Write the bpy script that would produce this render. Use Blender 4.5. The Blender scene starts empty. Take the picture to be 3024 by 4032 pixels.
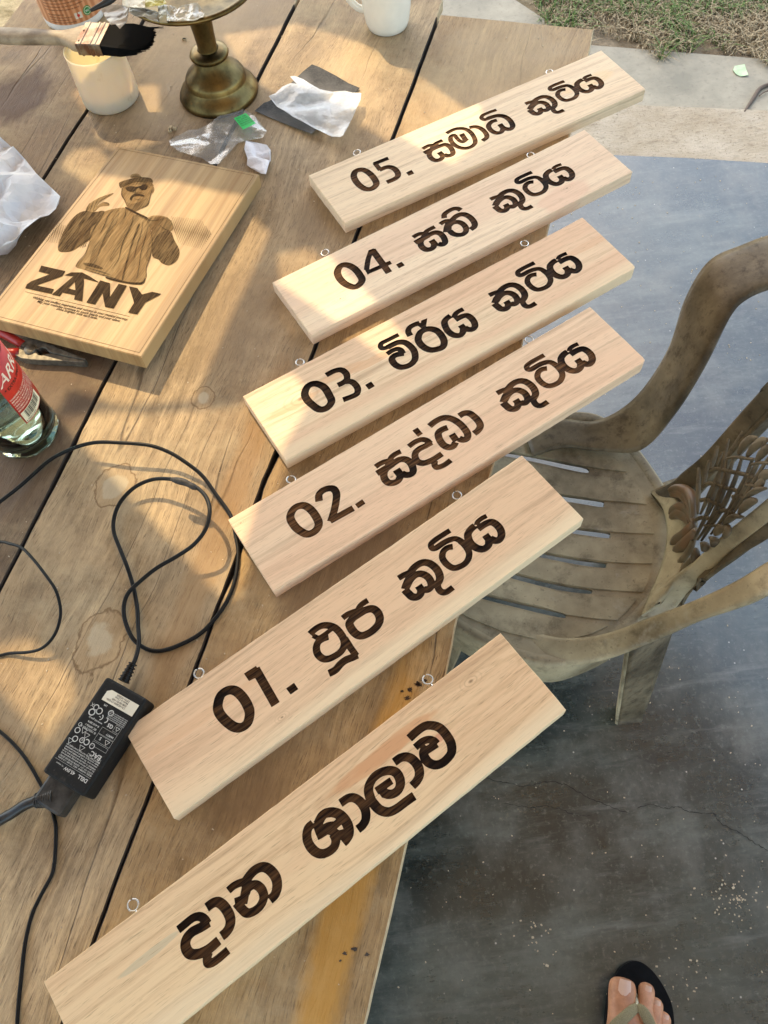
import bpy, bmesh, math, random
from mathutils import Vector, Matrix, noise as mnoise
from mathutils.geometry import delaunay_2d_cdt
random.seed(7)
SC = bpy.context.scene
COL = SC.collection
V = Vector

# ------------------------------------------------------------------ camera, sky, sun, exposure
CAM, LENS = ([[0.990943, -0.119247, -0.061739], [0.134281, 0.879992, 0.455613], [-0.0, -0.459777, 0.888035]], 28.0571)
cd = bpy.data.cameras.new('camera'); cam = bpy.data.objects.new('camera', cd); COL.objects.link(cam)
r, u, b = CAM
cam.matrix_world = Matrix(((r[0], u[0], b[0], 0), (r[1], u[1], b[1], 0), (r[2], u[2], b[2], 1.55), (0, 0, 0, 1)))
cd.sensor_fit = 'VERTICAL'; cd.sensor_height = 36; cd.sensor_width = 27; cd.lens = LENS
cd.clip_start = .02; cd.clip_end = 500
SC.camera = cam
SUN_EL = 50; SUN_AZ = (-.3, .954)            # towards the sun: ahead of the camera, a little to the left
w = bpy.data.worlds.new('World'); SC.world = w; w.use_nodes = True
nt = w.node_tree; nt.nodes.clear()
sky = nt.nodes.new('ShaderNodeTexSky'); sky.sky_type = 'NISHITA'; sky.sun_disc = False
sky.sun_elevation = math.radians(SUN_EL); sky.sun_rotation = math.atan2(SUN_AZ[0], SUN_AZ[1])
sky.air_density = 1.0; sky.dust_density = 1.8; sky.ozone_density = .2
bg = nt.nodes.new('ShaderNodeBackground'); bg.inputs[1].default_value = .15
wo = nt.nodes.new('ShaderNodeOutputWorld')
tint = nt.nodes.new('ShaderNodeMix'); tint.data_type = 'RGBA'; tint.blend_type = 'MULTIPLY'; tint.inputs[0].default_value = 1; tint.inputs[7].default_value = (1, .97, .86, 1)   # camera white balance set for shade
nt.links.new(sky.outputs[0], tint.inputs[6]); nt.links.new(tint.outputs[2], bg.inputs[0]); nt.links.new(bg.outputs[0], wo.inputs[0])
sl = bpy.data.lights.new('sun', 'SUN'); sl.energy = 2.0; sl.angle = math.radians(.4); sl.color = (1, .88, .70)
sun = bpy.data.objects.new('sun', sl); COL.objects.link(sun)
ce = math.cos(math.radians(SUN_EL)); se = math.sin(math.radians(SUN_EL))
SUND = V((SUN_AZ[0] * ce, SUN_AZ[1] * ce, se)).normalized()
sun.rotation_euler = SUND.to_track_quat('Z', 'Y').to_euler(); sun.location = SUND * 10
SC.view_settings.view_transform = 'Standard'; SC.view_settings.look = 'None'
SC.view_settings.exposure = 2.14; SC.view_settings.gamma = 1
TT = .75

# ------------------------------------------------------------------ helpers
class ORGC: m = Matrix.Identity(4)
def mesh_obj(name, verts, faces, mat=None, parent=None, smooth=False, local=False):
    me = bpy.data.meshes.new(name)
    if not local:
        inv = ORGC.m.inverted(); verts = [inv @ V(v) for v in verts]
    me.from_pydata([tuple(v) for v in verts], [], faces)
    if smooth: me.polygons.foreach_set('use_smooth', [True] * len(me.polygons))
    if mat:
        for m in (mat if isinstance(mat, list) else [mat]): me.materials.append(m)
    me.update()
    o = bpy.data.objects.new(name, me); COL.objects.link(o)
    if parent: o.parent = parent
    return o
def thing(name, label, cat, loc=(0, 0, 0), rz=0, group=None):
    o = bpy.data.objects.new(name, None); COL.objects.link(o); o.empty_display_size = .05
    o.location = loc; o.rotation_euler = (0, 0, rz); o['label'] = label; o['category'] = cat
    if group: o['group'] = group
    ORGC.m = Matrix.Translation(loc) @ Matrix.Rotation(rz, 4, 'Z')
    return o
def free(): ORGC.m = Matrix.Identity(4)
def struct(o, kind='structure'): o['kind'] = kind; return o
class G:                                  # geometry collector
    def __init__(s): s.v = []; s.f = []
    def add(s, vs, fs):
        n = len(s.v); s.v += [tuple(x) for x in vs]; s.f += [tuple(i + n for i in f) for f in fs]
    def obj(s, name, mat, parent=None, smooth=False): return mesh_obj(name, s.v, s.f, mat, parent, smooth)
def cat(p, n=6, closed=False):
    p = [V(q) for q in p]; m = len(p)
    if m < 3: return p
    out = []
    for i in range(m if closed else m - 1):
        if closed: a, b_, c, d = p[i - 1], p[i], p[(i + 1) % m], p[(i + 2) % m]
        else:
            b_, c = p[i], p[i + 1]; a = p[i - 1] if i else 2 * b_ - c; d = p[i + 2] if i + 2 < m else 2 * c - b_
        for k in range(n):
            t = k / n
            out.append(.5 * (2 * b_ + (c - a) * t + (2 * a - 5 * b_ + 4 * c - d) * t * t + (3 * b_ - a - 3 * c + d) * t ** 3))
    if not closed: out.append(p[-1])
    return out
def tube(g, pts, rad, seg=8, caps=True, flat=1.0, up=None):
    n = len(pts); pts = [V(p) for p in pts]; rr = rad if isinstance(rad, (list, tuple)) else [rad] * n
    if len(rr) != n: rr = [rr[min(len(rr) - 1, int(i / (n - 1) * (len(rr) - 1)))] * (1 - (i / (n - 1) * (len(rr) - 1)) % 1) + rr[min(len(rr) - 1, int(i / (n - 1) * (len(rr) - 1)) + 1)] * ((i / (n - 1) * (len(rr) - 1)) % 1) for i in range(n)]
    vs = []; prev = None
    for i in range(n):
        t = (pts[min(i + 1, n - 1)] - pts[max(i - 1, 0)]).normalized()
        if prev is None:
            ref = V(up) if up else (V((0, 0, 1)) if abs(t.z) < .9 else V((1, 0, 0)))
            a = t.cross(ref).normalized()
        else: a = (prev - t * prev.dot(t)).normalized()
        prev = a; c = t.cross(a)
        for k in range(seg):
            th = 2 * math.pi * k / seg
            vs.append(pts[i] + a * (math.cos(th) * rr[i]) + c * (math.sin(th) * rr[i] * flat))
    fs = [(i * seg + k, i * seg + (k + 1) % seg, (i + 1) * seg + (k + 1) % seg, (i + 1) * seg + k) for i in range(n - 1) for k in range(seg)]
    if caps: fs += [tuple(range(seg))[::-1], tuple((n - 1) * seg + k for k in range(seg))]
    g.add(vs, fs)
def lathe(g, c, prof, seg=48, a0=0, a1=2 * math.pi):
    full = abs(a1 - a0 - 2 * math.pi) < 1e-6; m = seg if full else seg + 1
    vs = [(c[0] + r_ * math.cos(a0 + (a1 - a0) * k / seg), c[1] + r_ * math.sin(a0 + (a1 - a0) * k / seg), c[2] + z) for r_, z in prof for k in range(m)]
    fs = [(i * m + k, i * m + (k + 1) % m, (i + 1) * m + (k + 1) % m, (i + 1) * m + k) for i in range(len(prof) - 1) for k in range(seg)]
    g.add(vs, fs)
def pip(x, y, loops):
    s = False
    for l in loops:
        n = len(l); j = n - 1
        for i in range(n):
            yi, yj = l[i][1], l[j][1]
            if (yi > y) != (yj > y) and x < (l[j][0] - l[i][0]) * (y - yi) / (yj - yi) + l[i][0]: s = not s
            j = i
    return s
def fill(loops, extra=()):
    pts = []; ed = []
    for l in loops:
        n0 = len(pts); pts += [V((p[0], p[1])) for p in l]; ed += [(n0 + i, n0 + (i + 1) % len(l)) for i in range(len(l))]
    pts += [V(p) for p in extra]
    vo, _, fo, _, _, _ = delaunay_2d_cdt(pts, ed, [], 0, 1e-7)
    fs = []; bx = [(min(p[0] for p in l), max(p[0] for p in l), min(p[1] for p in l), max(p[1] for p in l), l) for l in loops]
    for f in fo:
        cx = sum(vo[i].x for i in f) / 3; cy = sum(vo[i].y for i in f) / 3
        if pip(cx, cy, [q[4] for q in bx if q[0] <= cx <= q[1] and q[2] <= cy <= q[3]]):
            a, b_, c = (vo[i] for i in f)
            fs.append(tuple(f) if (b_ - a).cross(c - a) > 0 else tuple(f)[::-1])
    return [(p.x, p.y) for p in vo], fs
def area(l): return sum(l[i - 1][0] * l[i][1] - l[i][0] * l[i - 1][1] for i in range(len(l))) / 2
def prism(g, loops, zt, zb, bottom=True, extra=()):
    zt_ = zt if callable(zt) else (lambda x, y: zt); zb_ = zb if callable(zb) else (lambda x, y: zb)
    vs, fs = fill(loops, extra)
    g.add([(x, y, zt_(x, y)) for x, y in vs], fs)
    if bottom: g.add([(x, y, zb_(x, y)) for x, y in vs], [f[::-1] for f in fs])
    for k, l in enumerate(loops):
        l = l if (area(l) > 0) == (k == 0) else l[::-1]; n = len(l)
        g.add([(p[0], p[1], zb_(*p[:2])) for p in l] + [(p[0], p[1], zt_(*p[:2])) for p in l], [(i, (i + 1) % n, n + (i + 1) % n, n + i) for i in range(n)])
def box(g, c, ax, ay, az, hx, hy, hz):
    c = V(c); ax, ay, az = V(ax).normalized() * hx, V(ay).normalized() * hy, V(az).normalized() * hz
    vs = [c + ax * i + ay * j + az * k for k in (-1, 1) for j in (-1, 1) for i in (-1, 1)]
    g.add(vs, [(0, 2, 3, 1), (4, 5, 7, 6), (0, 1, 5, 4), (2, 6, 7, 3), (0, 4, 6, 2), (1, 3, 7, 5)])
def bevel(o, wd, seg=2, ang=30):
    m = o.modifiers.new('bevel', 'BEVEL'); m.width = wd; m.segments = seg; m.limit_method = 'ANGLE'; m.angle_limit = math.radians(ang)
    return o
def subsurf(o, n=1):
    m = o.modifiers.new('sub', 'SUBSURF'); m.levels = n; m.render_levels = n; return o
def weld(o):
    bm = bmesh.new(); bm.from_mesh(o.data); bmesh.ops.remove_doubles(bm, verts=bm.verts, dist=1e-6); bmesh.ops.recalc_face_normals(bm, faces=bm.faces)
    bm.to_mesh(o.data); bm.free(); return o
_fonts = {}
def text_geo(g, s, size, fn, bold=0, shear=0, align='LEFT', spacing=1.0):
    c = bpy.data.curves.new('t', 'FONT'); c.body = s; c.size = size; c.offset = bold * size; c.shear = shear; c.align_x = align; c.space_character = spacing
    c.resolution_u = 3; c.fill_mode = 'FRONT'
    o = bpy.data.objects.new('t', c)
    me = bpy.data.meshes.new_from_object(o)
    g.add([fn(v.co.x, v.co.y) for v in me.vertices], [tuple(p.vertices) for p in me.polygons])
    bpy.data.meshes.remove(me); bpy.data.objects.remove(o); bpy.data.curves.remove(c)
def plane_fn(o, ux, uy, lift=0):
    o, ux, uy = V(o), V(ux), V(uy); n = ux.cross(uy).normalized() * lift
    return lambda x, y: o + ux * x + uy * y + n

# ------------------------------------------------------------------ materials
class Mat:
    def __init__(s, name, rough=.6, base=(.5, .5, .5), metal=0, spec=.5):
        s.m = bpy.data.materials.new(name); s.m.use_nodes = True; s.nt = s.m.node_tree; s.nt.nodes.clear()
        s.out = s.nt.nodes.new('ShaderNodeOutputMaterial'); s.b = s.nt.nodes.new('ShaderNodeBsdfPrincipled')
        s.nt.links.new(s.b.outputs[0], s.out.inputs[0])
        s.b.inputs['Roughness'].default_value = rough; s.b.inputs['Base Color'].default_value = (*base, 1)
        s.b.inputs['Metallic'].default_value = metal; s.b.inputs['Specular IOR Level'].default_value = spec
        s._co = None
    def link(s, v, sock):
        if isinstance(v, bpy.types.NodeSocket): s.nt.links.new(v, sock)
        elif isinstance(v, (tuple, list)) and len(v) == 3 and sock.type == 'RGBA': sock.default_value = (*v, 1)
        else: sock.default_value = v
    def n(s, t, ins=(), **kw):
        nd = s.nt.nodes.new('ShaderNode' + t)
        for k, v in kw.items(): setattr(nd, k, v)
        for k, v in (ins.items() if isinstance(ins, dict) else enumerate(ins)): s.link(v, nd.inputs[k])
        return nd
    @property
    def co(s):
        if s._co is None: s._co = s.n('TexCoord').outputs['Object']
        return s._co
    def map(s, scale=(1, 1, 1), loc=(0, 0, 0), rot=(0, 0, 0), src=None):
        return s.n('Mapping', {0: src or s.co, 1: loc, 2: rot, 3: scale}).outputs[0]
    def noise(s, vec, scale=1, det=4, rough=.5, dist=0):
        return s.n('TexNoise', {'Vector': vec, 'Scale': scale, 'Detail': det, 'Roughness': rough, 'Distortion': dist}).outputs['Fac']
    def ramp(s, f, lo, hi, a=0., b_=1.):
        return s.n('MapRange', {0: f, 1: lo, 2: hi, 3: a, 4: b_}).outputs[0]
    def mix(s, f, a, b_, mode='MIX'):
        nd = s.n('Mix', data_type='RGBA', blend_type=mode); s.link(f, nd.inputs[0]); s.link(a, nd.inputs[6]); s.link(b_, nd.inputs[7]); return nd.outputs[2]
    def math(s, op, a, b_=0., c=0., clamp=False):
        return s.n('Math', {0: a, 1: b_, 2: c}, operation=op, use_clamp=clamp).outputs[0]
    def bump(s, h, st=.2, dist=.001):
        s.nt.links.new(s.n('Bump', {'Height': h, 'Strength': st, 'Distance': dist}).outputs[0], s.b.inputs['Normal'])
    def color(s, c): s.link(c, s.b.inputs['Base Color'])
    def rough(s, c): s.link(c, s.b.inputs['Roughness'])
def simple(name, col, rough=.5, metal=0, var=.15, scale=40, bump=0., spec=.5):
    m = Mat(name, rough, col, metal, spec)
    f = m.noise(m.co, scale, 5, .6)
    dk = tuple(c * (1 - var * 2) for c in col); lt = tuple(min(1, c * (1 + var)) for c in col)
    m.color(m.mix(m.ramp(f, .3, .7), dk, lt))
    if bump: m.bump(m.noise(m.co, scale * 4, 4), bump, .0006)
    return m.m
def sign_wood(name, seed, pale, pink, streak, rings=None, tone=(1, 1, 1), edge=None, marks=(), knots=()):
    m = Mat(name, .62, spec=.25)
    off = (seed * 3.17, seed * 1.31, seed * .77)
    wob = m.noise(m.map((3, 6, 6), off), 1, 2)
    co = m.n('VectorMath', {0: m.co, 1: m.n('CombineXYZ', {1: m.ramp(wob, 0, 1, -.012, .012)}).outputs[0]}, operation='ADD').outputs[0]
    band = m.noise(m.map((1.1, 17, 17), off, src=co), 1, 3, .55)
    c = m.mix(m.ramp(band, .40, .60), pale, pink)
    fine = m.noise(m.map((5, 150, 150), off, src=co), 1, 5, .7)
    c = m.mix(m.ramp(fine, .47, .68, 0, .6), c, streak)
    sl_ = m.noise(m.map((2.2, 60, 60), (seed, 4, 0), src=co), 1, 4, .7)
    c = m.mix(m.ramp(sl_, .57, .70, 0, .6), c, tuple(x * .75 for x in streak))
    if rings:
        (rx, ry, ax, ay) = rings
        p = m.map((1 / ax, 1 / ay, 0), (-rx / ax, -ry / ay, 0), src=m.co)
        ln = m.n('VectorMath', {0: p}, operation='LENGTH').outputs['Value']
        ln = m.math('ADD', ln, m.ramp(m.noise(m.map((14, 30, 1), off), 1, 4), 0, 1, -.7, .7))
        wv = m.math('SINE', m.math('MULTIPLY', ln, 11.0))
        msk = m.math('MULTIPLY', m.ramp(wv, .55, 1.0), m.ramp(ln, 2.6, 1.2))
        c = m.mix(m.math('MULTIPLY', msk, .3), c, streak)
    for (x0, y0, rx, ry, pc, amt) in marks:
        p = m.map((1 / rx, 1 / ry, 0), (0, 0, 0), src=m.map((1, 1, 0), (-x0, -y0, 0)))
        ln = m.n('VectorMath', {0: p}, operation='LENGTH').outputs['Value']
        ln = m.math('ADD', ln, m.ramp(m.noise(m.map((18, 60, 1), off), 1, 4, .6), 0, 1, -.5, .5))
        c = m.mix(m.ramp(ln, 1.05, .85, 0, amt), c, pc)
    for (x0, y0, r_) in knots:
        ln = m.n('VectorMath', {0: m.map((.55 / r_, 1 / r_, 0), (0, 0, 0), src=m.map((1, 1, 0), (-x0, -y0, 0)))}, operation='LENGTH').outputs['Value']
        ln = m.math('ADD', ln, m.ramp(m.noise(m.map((90, 90, 1), off), 1, 3), 0, 1, -.3, .3))
        c = m.mix(m.ramp(ln, 1.2, .3, 0, .8), c, tuple(x * .35 for x in streak))
        rg = m.math('MULTIPLY', m.ramp(m.math('SINE', m.math('MULTIPLY', ln, 3.2)), .3, 1), m.ramp(ln, 7, 2, 0, .38)); c = m.mix(rg, c, tuple(x * .8 for x in streak))
    pores = m.noise(m.map((60, 1300, 1300), off, src=co), 1, 2, .5)
    c = m.mix(m.ramp(pores, .60, .74, 0, .6), c, tuple(x * .55 for x in streak))
    if edge:                                                        # a sapwood band along the lower long edge
        y = m.n('SeparateXYZ', {0: co}).outputs[1]
        c = m.mix(m.ramp(y, edge + .02, edge + .008, 0, .6), c, (.80, .70, .50))
    c = m.mix(1.0, c, (1.0, .92, .83), 'MULTIPLY')
    m.color(c); m.bump(m.math('ADD', fine, pores), .25, .0004)
    return m.m
def engraved(seed, bright=1.0):
    m = Mat('burnt_engraving', .7, spec=.12)
    off = (seed, seed * 2, 0)
    st = m.noise(m.map((18, 330, 1), off), 1, 4, .7)
    big = m.noise(m.map((14, 20, 1), off), 1, 2)
    k = bright
    c = m.mix(m.ramp(st, .40, .66), (.016 * k, .0068 * k, .0026 * k), (.135 * k, .063 * k, .024 * k))
    c = m.mix(m.ramp(big, .56, .64, 0, .85), c, (.006, .003, .002))
    m.color(c); m.bump(st, .5, .0006)
    return m.m
def plank_wood(name, seed, dark, mid, light, stains=(), patches=()):
    m = Mat(name, .6, spec=.3)
    off = (seed * 2.3, seed * 1.7, 0)
    wob = m.noise(m.map((5, 3, 1), off), 1, 3)
    co = m.n('VectorMath', {0: m.co, 1: m.n('CombineXYZ', {0: m.ramp(wob, 0, 1, -.03, .03)}).outputs[0]}, operation='ADD').outputs[0]
    big = m.noise(m.map((7, 2.2, 1), off, src=co), 1, 5, .6)
    c = m.mix(m.ramp(big, .36, .64), dark, light)
    gr = m.noise(m.map((150, 9, 1), off, src=co), 1, 6, .75)
    c = m.mix(m.ramp(gr, .40, .60, 0, .8), c, tuple(x * .8 for x in mid))
    gl2 = m.noise(m.map((85, 5, 1), (seed, 9, 0), src=co), 1, 5, .7)
    c = m.mix(m.ramp(gl2, .54, .72, 0, .35), c, tuple(min(1, x * 1.25) for x in light))
    streak = m.noise(m.map((34, 1.6, 1), off, src=co), 1, 4, .6)
    c = m.mix(m.ramp(streak, .55, .72, 0, .45), c, tuple(x * .6 for x in dark))
    pores = m.noise(m.map((900, 70, 1), off, src=co), 1, 3, .6)
    c = m.mix(m.ramp(pores, .55, .68, 0, .75), c, tuple(x * .38 for x in dark))
    dirt = m.noise(m.map((15, 8, 1), off), 1, 8, .75)
    c = m.mix(m.ramp(dirt, .50, .66, 0, .62), c, tuple(x * .55 for x in dark))
    blot = m.noise(m.map((5, 3.4, 1), (seed * 7, 2, 0)), 1, 7, .7); c = m.mix(m.ramp(blot, .52, .62, 0, .38), c, tuple(x * .8 for x in dark)); c = m.mix(m.ramp(blot, .46, .36, 0, .35), c, tuple(min(1, x * 1.2) for x in light))
    sp0 = m.math('ABSOLUTE', m.math('SUBTRACT', m.noise(m.map((16, .7, 1), (seed * 3, 8, 0), src=co), 1, 1, .4), .5)); split = m.math('MULTIPLY', m.ramp(sp0, .0045, .001), m.ramp(m.noise(m.map((3, 2.2, 1), (seed, 1, 0)), 1, 2), .50, .56))
    c = m.mix(m.math('MULTIPLY', split, .6), c, (.03, .018, .01))
    dust = m.noise(m.map((6, 9, 1), (seed * 5, 3, 0)), 1, 7, .72)
    c = m.mix(m.ramp(dust, .50, .72, 0, .5), c, (.50, .44, .33))
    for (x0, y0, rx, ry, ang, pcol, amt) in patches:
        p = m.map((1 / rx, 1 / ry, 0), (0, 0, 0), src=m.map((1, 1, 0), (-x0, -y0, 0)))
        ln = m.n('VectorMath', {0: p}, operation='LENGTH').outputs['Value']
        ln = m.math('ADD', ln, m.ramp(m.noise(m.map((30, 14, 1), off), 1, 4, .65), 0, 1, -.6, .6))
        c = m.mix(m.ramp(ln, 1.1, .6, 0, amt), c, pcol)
    for (x0, y0, rx, ry, sx) in stains:
        p = m.map((1 / rx, 1 / ry, 0), (0, 0, 0), src=m.map((1, 1, 0), (-x0, -y0, 0)))
        ln = m.n('VectorMath', {0: p}, operation='LENGTH').outputs['Value']
        ln = m.math('ADD', ln, m.ramp(m.noise(m.map((34, 34, 1), (sx, 0, 0)), 1, 4, .55), 0, 1, -.6, .6))
        c = m.mix(m.ramp(ln, 1.02, .92, 0, .35), c, (.36, .26, .16))
        rim = m.math('MULTIPLY', m.ramp(ln, .9, .98), m.ramp(ln, 1.06, .99))
        c = m.mix(m.math('MULTIPLY', rim, .75), c, (.13, .075, .035))
        c = m.mix(m.ramp(ln, .62, .5, 0, .6), c, (.46, .42, .35))
    # small worm holes and burnt specks
    vo = m.n('TexVoronoi', {'Vector': m.co, 'Scale': 17.0}, feature='F1')
    sp = m.ramp(vo.outputs['Distance'], .035, .022)
    rnd = m.n('SeparateColor', {0: vo.outputs['Color']}).outputs[0]
    c = m.mix(m.math('MULTIPLY', sp, m.ramp(rnd, .6, .62, 0, .9)), c, (.03, .015, .008))
    c = m.mix(1.0, c, (1.14, 1.06, .88), 'MULTIPLY')
    m.color(c)
    m.rough(m.ramp(dust, .3, .7, .5, .75))
    m.bump(m.math('ADD', m.math('ADD', gr, pores), m.math('SUBTRACT', m.math('MULTIPLY', dirt, 2.5), m.math('MULTIPLY', split, 2.0))), .6, .0012)
    return m.m
def film(name, tint=(.9, .92, .93), haze=.25, gloss=.35, rough=.12):
    m = Mat(name, .4)
    tr = m.n('BsdfTransparent', {0: (1, 1, 1)}); gl = m.n('BsdfGlossy', {0: (1, 1, 1), 'Roughness': rough}); df = m.n('BsdfDiffuse', {0: tint})
    tl = m.n('BsdfTranslucent', {0: tint}); d2 = m.n('MixShader', {0: .45, 1: df.outputs[0], 2: tl.outputs[0]})
    f = m.math('POWER', m.n('LayerWeight', {0: .35}).outputs['Facing'], 2.0)
    hz = m.math('ADD', haze, m.ramp(m.noise(m.co, 60, 4), .45, .75, 0, haze * .8), clamp=True)
    a = m.n('MixShader', {0: hz, 1: tr.outputs[0], 2: d2.outputs[0]})
    bb = m.n('MixShader', {0: m.math('ADD', m.math('MULTIPLY', f, gloss), .05, clamp=True), 1: a.outputs[0], 2: gl.outputs[0]})
    m.nt.links.new(bb.outputs[0], m.out.inputs[0])
    return m.m

# ------------------------------------------------------------------ ground, floor, apron, roof
def ground():
    m = Mat('polished_cement', .3, spec=.6); m.b.inputs['Coat Weight'].default_value = .8; m.b.inputs['Coat Roughness'].default_value = .16; m.b.inputs['Coat IOR'].default_value = 1.6
    n1 = m.noise(m.map((1.6, 1.6, 1)), 1, 6, .6); n2 = m.noise(m.map((7, 5, 1), (4, 2, 0)), 1, 7, .68); n3 = m.noise(m.map((95, 95, 1)), 1, 6, .75)
    sc = m.noise(m.map((3.5, 26, 1), (0, 0, 0), (0, 0, .7), src=m.co), 1, 6, .7)
    c = m.mix(m.ramp(n1, .38, .64), (.007, .0105, .009), (.044, .057, .049))
    c = m.mix(m.ramp(n2, .48, .72, 0, .6), c, (.155, .145, .115))
    c = m.mix(m.ramp(sc, .56, .74, 0, .5), c, (.20, .19, .16))
    bd = m.noise(m.map((1.5, 5.2, 1), (2, 5, 0), (0, 0, 2.35)), 1, 9, .74); c = m.mix(m.ramp(bd, .50, .60, 0, .45), c, (.13, .14, .115))  # pale diagonal streaks: dust, with the floor's sunlit band painted in
    c = m.mix(m.ramp(n3, .54, .66, 0, .4), c, (.16, .165, .135)); c = m.mix(m.ramp(n3, .42, .3, 0, .5), c, (.008, .009, .008))
    sand = m.noise(m.map((9, 14, 1), (7, 1, 0)), 1, 8, .75)
    c = m.mix(m.ramp(sand, .66, .73, 0, .5), c, (.30, .235, .15))
    vo = m.n('TexVoronoi', {'Vector': m.co, 'Scale': 48.0}, feature='F1')
    sp = m.math('MULTIPLY', m.ramp(vo.outputs['Distance'], .10, .04), m.ramp(m.n('SeparateColor', {0: vo.outputs['Color']}).outputs[1],   .86, .88))
    c = m.mix(sp, c, (.42, .38, .32))
    m.color(c)
    m.rough(m.ramp(m.math('ADD', n2, m.math('MULTIPLY', sc, .6)), .5, 1.1, .17, .48))
    m.bump(m.math('ADD', m.math('MULTIPLY', n2, 2.0), m.math('MULTIPLY', n3, .35)), .22, .003)
    g = G()
    e = [(0.5229, 1.8752),(0.7311, 1.8164),(0.9475, 1.7601),(1.1553, 1.6984)]
    poly = [(-6, -5), (6, -5), (6, .37)] + [tuple(p) for p in e[::-1]] + [(-1.5, 2.43), (-6, 3.65)]
    prism(g, [poly], 0, -.3)
    fl = struct(g.obj('floor', m.m)); 
    # cracks: narrow dark strips lying just above the floor
    cr = simple('crack_dark', (.006, .006, .006), .9, var=.05)
    def crack(pts, wd):
        pts = cat([(x, y, .0008) for x, y, z in pts], 7); L = []; R = []
        for i, p in enumerate(pts):
            t = (pts[min(i + 1, len(pts) - 1)] - pts[max(i - 1, 0)]); nn = V((-t.y, t.x, 0)).normalized(); j = random.uniform(-.0015, .0015)
            ww = wd * random.uniform(.3, 1) * (1 if 0 < i < len(pts) - 1 else .2); L.append(p + nn * (j + ww)); R.append(p + nn * (j - ww))
        n = len(pts); o = mesh_obj('crack', L + R, [(i, i + 1, n + i + 1, n + i) for i in range(n - 1)], cr, fl)
    crack([(0.1203, 0.2237, 0.0),(0.1513, 0.2128, 0.0),(0.1873, 0.2008, 0.0),(0.2261, 0.2031, 0.0),(0.2573, 0.1959, 0.0),(0.2808, 0.1794, 0.0),(0.3041, 0.1635, 0.0),(0.3324, 0.1471, 0.0),(0.363, 0.1305, 0.0)], .0007)
    crack([(0.3805, 0.1359, 0.0),(0.4062, 0.1417, 0.0),(0.4299, 0.1306, 0.0),(0.4514, 0.1309, 0.0),(0.4743, 0.1179, 0.0),(0.5095, 0.1114, 0.0),(0.5197, 0.0932, 0.0),(0.5456, 0.0752, 0.0),(0.5695, 0.0527, 0.0),(0.5859, 0.041, 0.0)], .0007)
    crack([(0.1443, 0.1763, 0.0),(0.17, 0.1689, 0.0),(0.1957, 0.162, 0.0),(0.2172, 0.1618, 0.0),(0.2426, 0.1545, 0.0),(0.2663, 0.1403, 0.0),(0.2973, 0.1354, 0.0)], .0005)
    # sandy strip and apron
    m = Mat('rough_render', .85, spec=.2)
    n1 = m.noise(m.map((34, 60, 1), (0, 0, 0), (0, 0, .2)), 1, 8, .8); n2 = m.noise(m.map((5, 7, 1)), 1, 8, .7)
    c = m.mix(m.ramp(n2, .35, .65), (.44, .35, .24), (.60, .51, .39)); c = m.mix(m.ramp(n1, .52, .68, 0, .6), c, (.17, .12, .08)); c = m.mix(m.ramp(m.noise(m.map((150, 150, 1)), 1, 3, .6), .60, .70, 0, .7), c, (.12, .08, .055))
    m.color(c); m.bump(n1, .9, .012)
    g = G()
    s2 = [(0.5457, 2.1205),(0.8752, 2.0076),(1.1695, 1.9281),(1.2321, 1.9091)]
    e2 = [tuple(p) for p in e]
    prism(g, [[(-.36, 2.09), (e2[0][0], e2[0][1] - .006)] + [(p[0], p[1] - .006) for p in e2[1:]] + [(6, .36), (6, .9)] + [tuple(p) for p in s2[::-1]] + [(-.36, 2.45)]], -.006, -.3)
    struct(g.obj('sandy_edging_strip', m.m))
    m = Mat('apron_concrete', .7, spec=.35)
    n1 = m.noise(m.map((4, 4, 1)), 1, 7, .68); n2 = m.noise(m.map((70, 70, 1)), 1, 4, .6)
    c = m.mix(m.ramp(n1, .35, .65), (.22, .20, .15), (.38, .335, .25)); c = m.mix(m.ramp(n2, .55, .7, 0, .4), c, (.16, .13, .10))
    m.color(c); m.bump(n1, .5, .006)
    g = G(); prism(g, [[(-.35, 1.9), (6, .3), (6, .45), (.8, 2.32), (.55, 2.75), (.2, 3.0), (-.35, 2.9)]], -.012, -.3); struct(g.obj('concrete_apron', m.m))
    m = Mat('soil', .95, spec=.1)
    n1 = m.noise(m.map((9, 9, 1)), 1, 8, .75); n2 = m.noise(m.map((.8, .8, 1)), 1, 4)
    c = m.mix(m.ramp(n1, .35, .65), (.13, .09, .055), (.36, .29, .20)); c = m.mix(m.ramp(n2, .4, .6, 0, .45), c, (.10, .12, .045))
    m.color(c); m.bump(n1, .9, .02)
    struct(mesh_obj('soil_ground', [(-90, -90, -.02), (90, -90, -.02), (90, 90, -.02), (-90, 90, -.02)], [(0, 1, 2, 3)], m.m))
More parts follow.
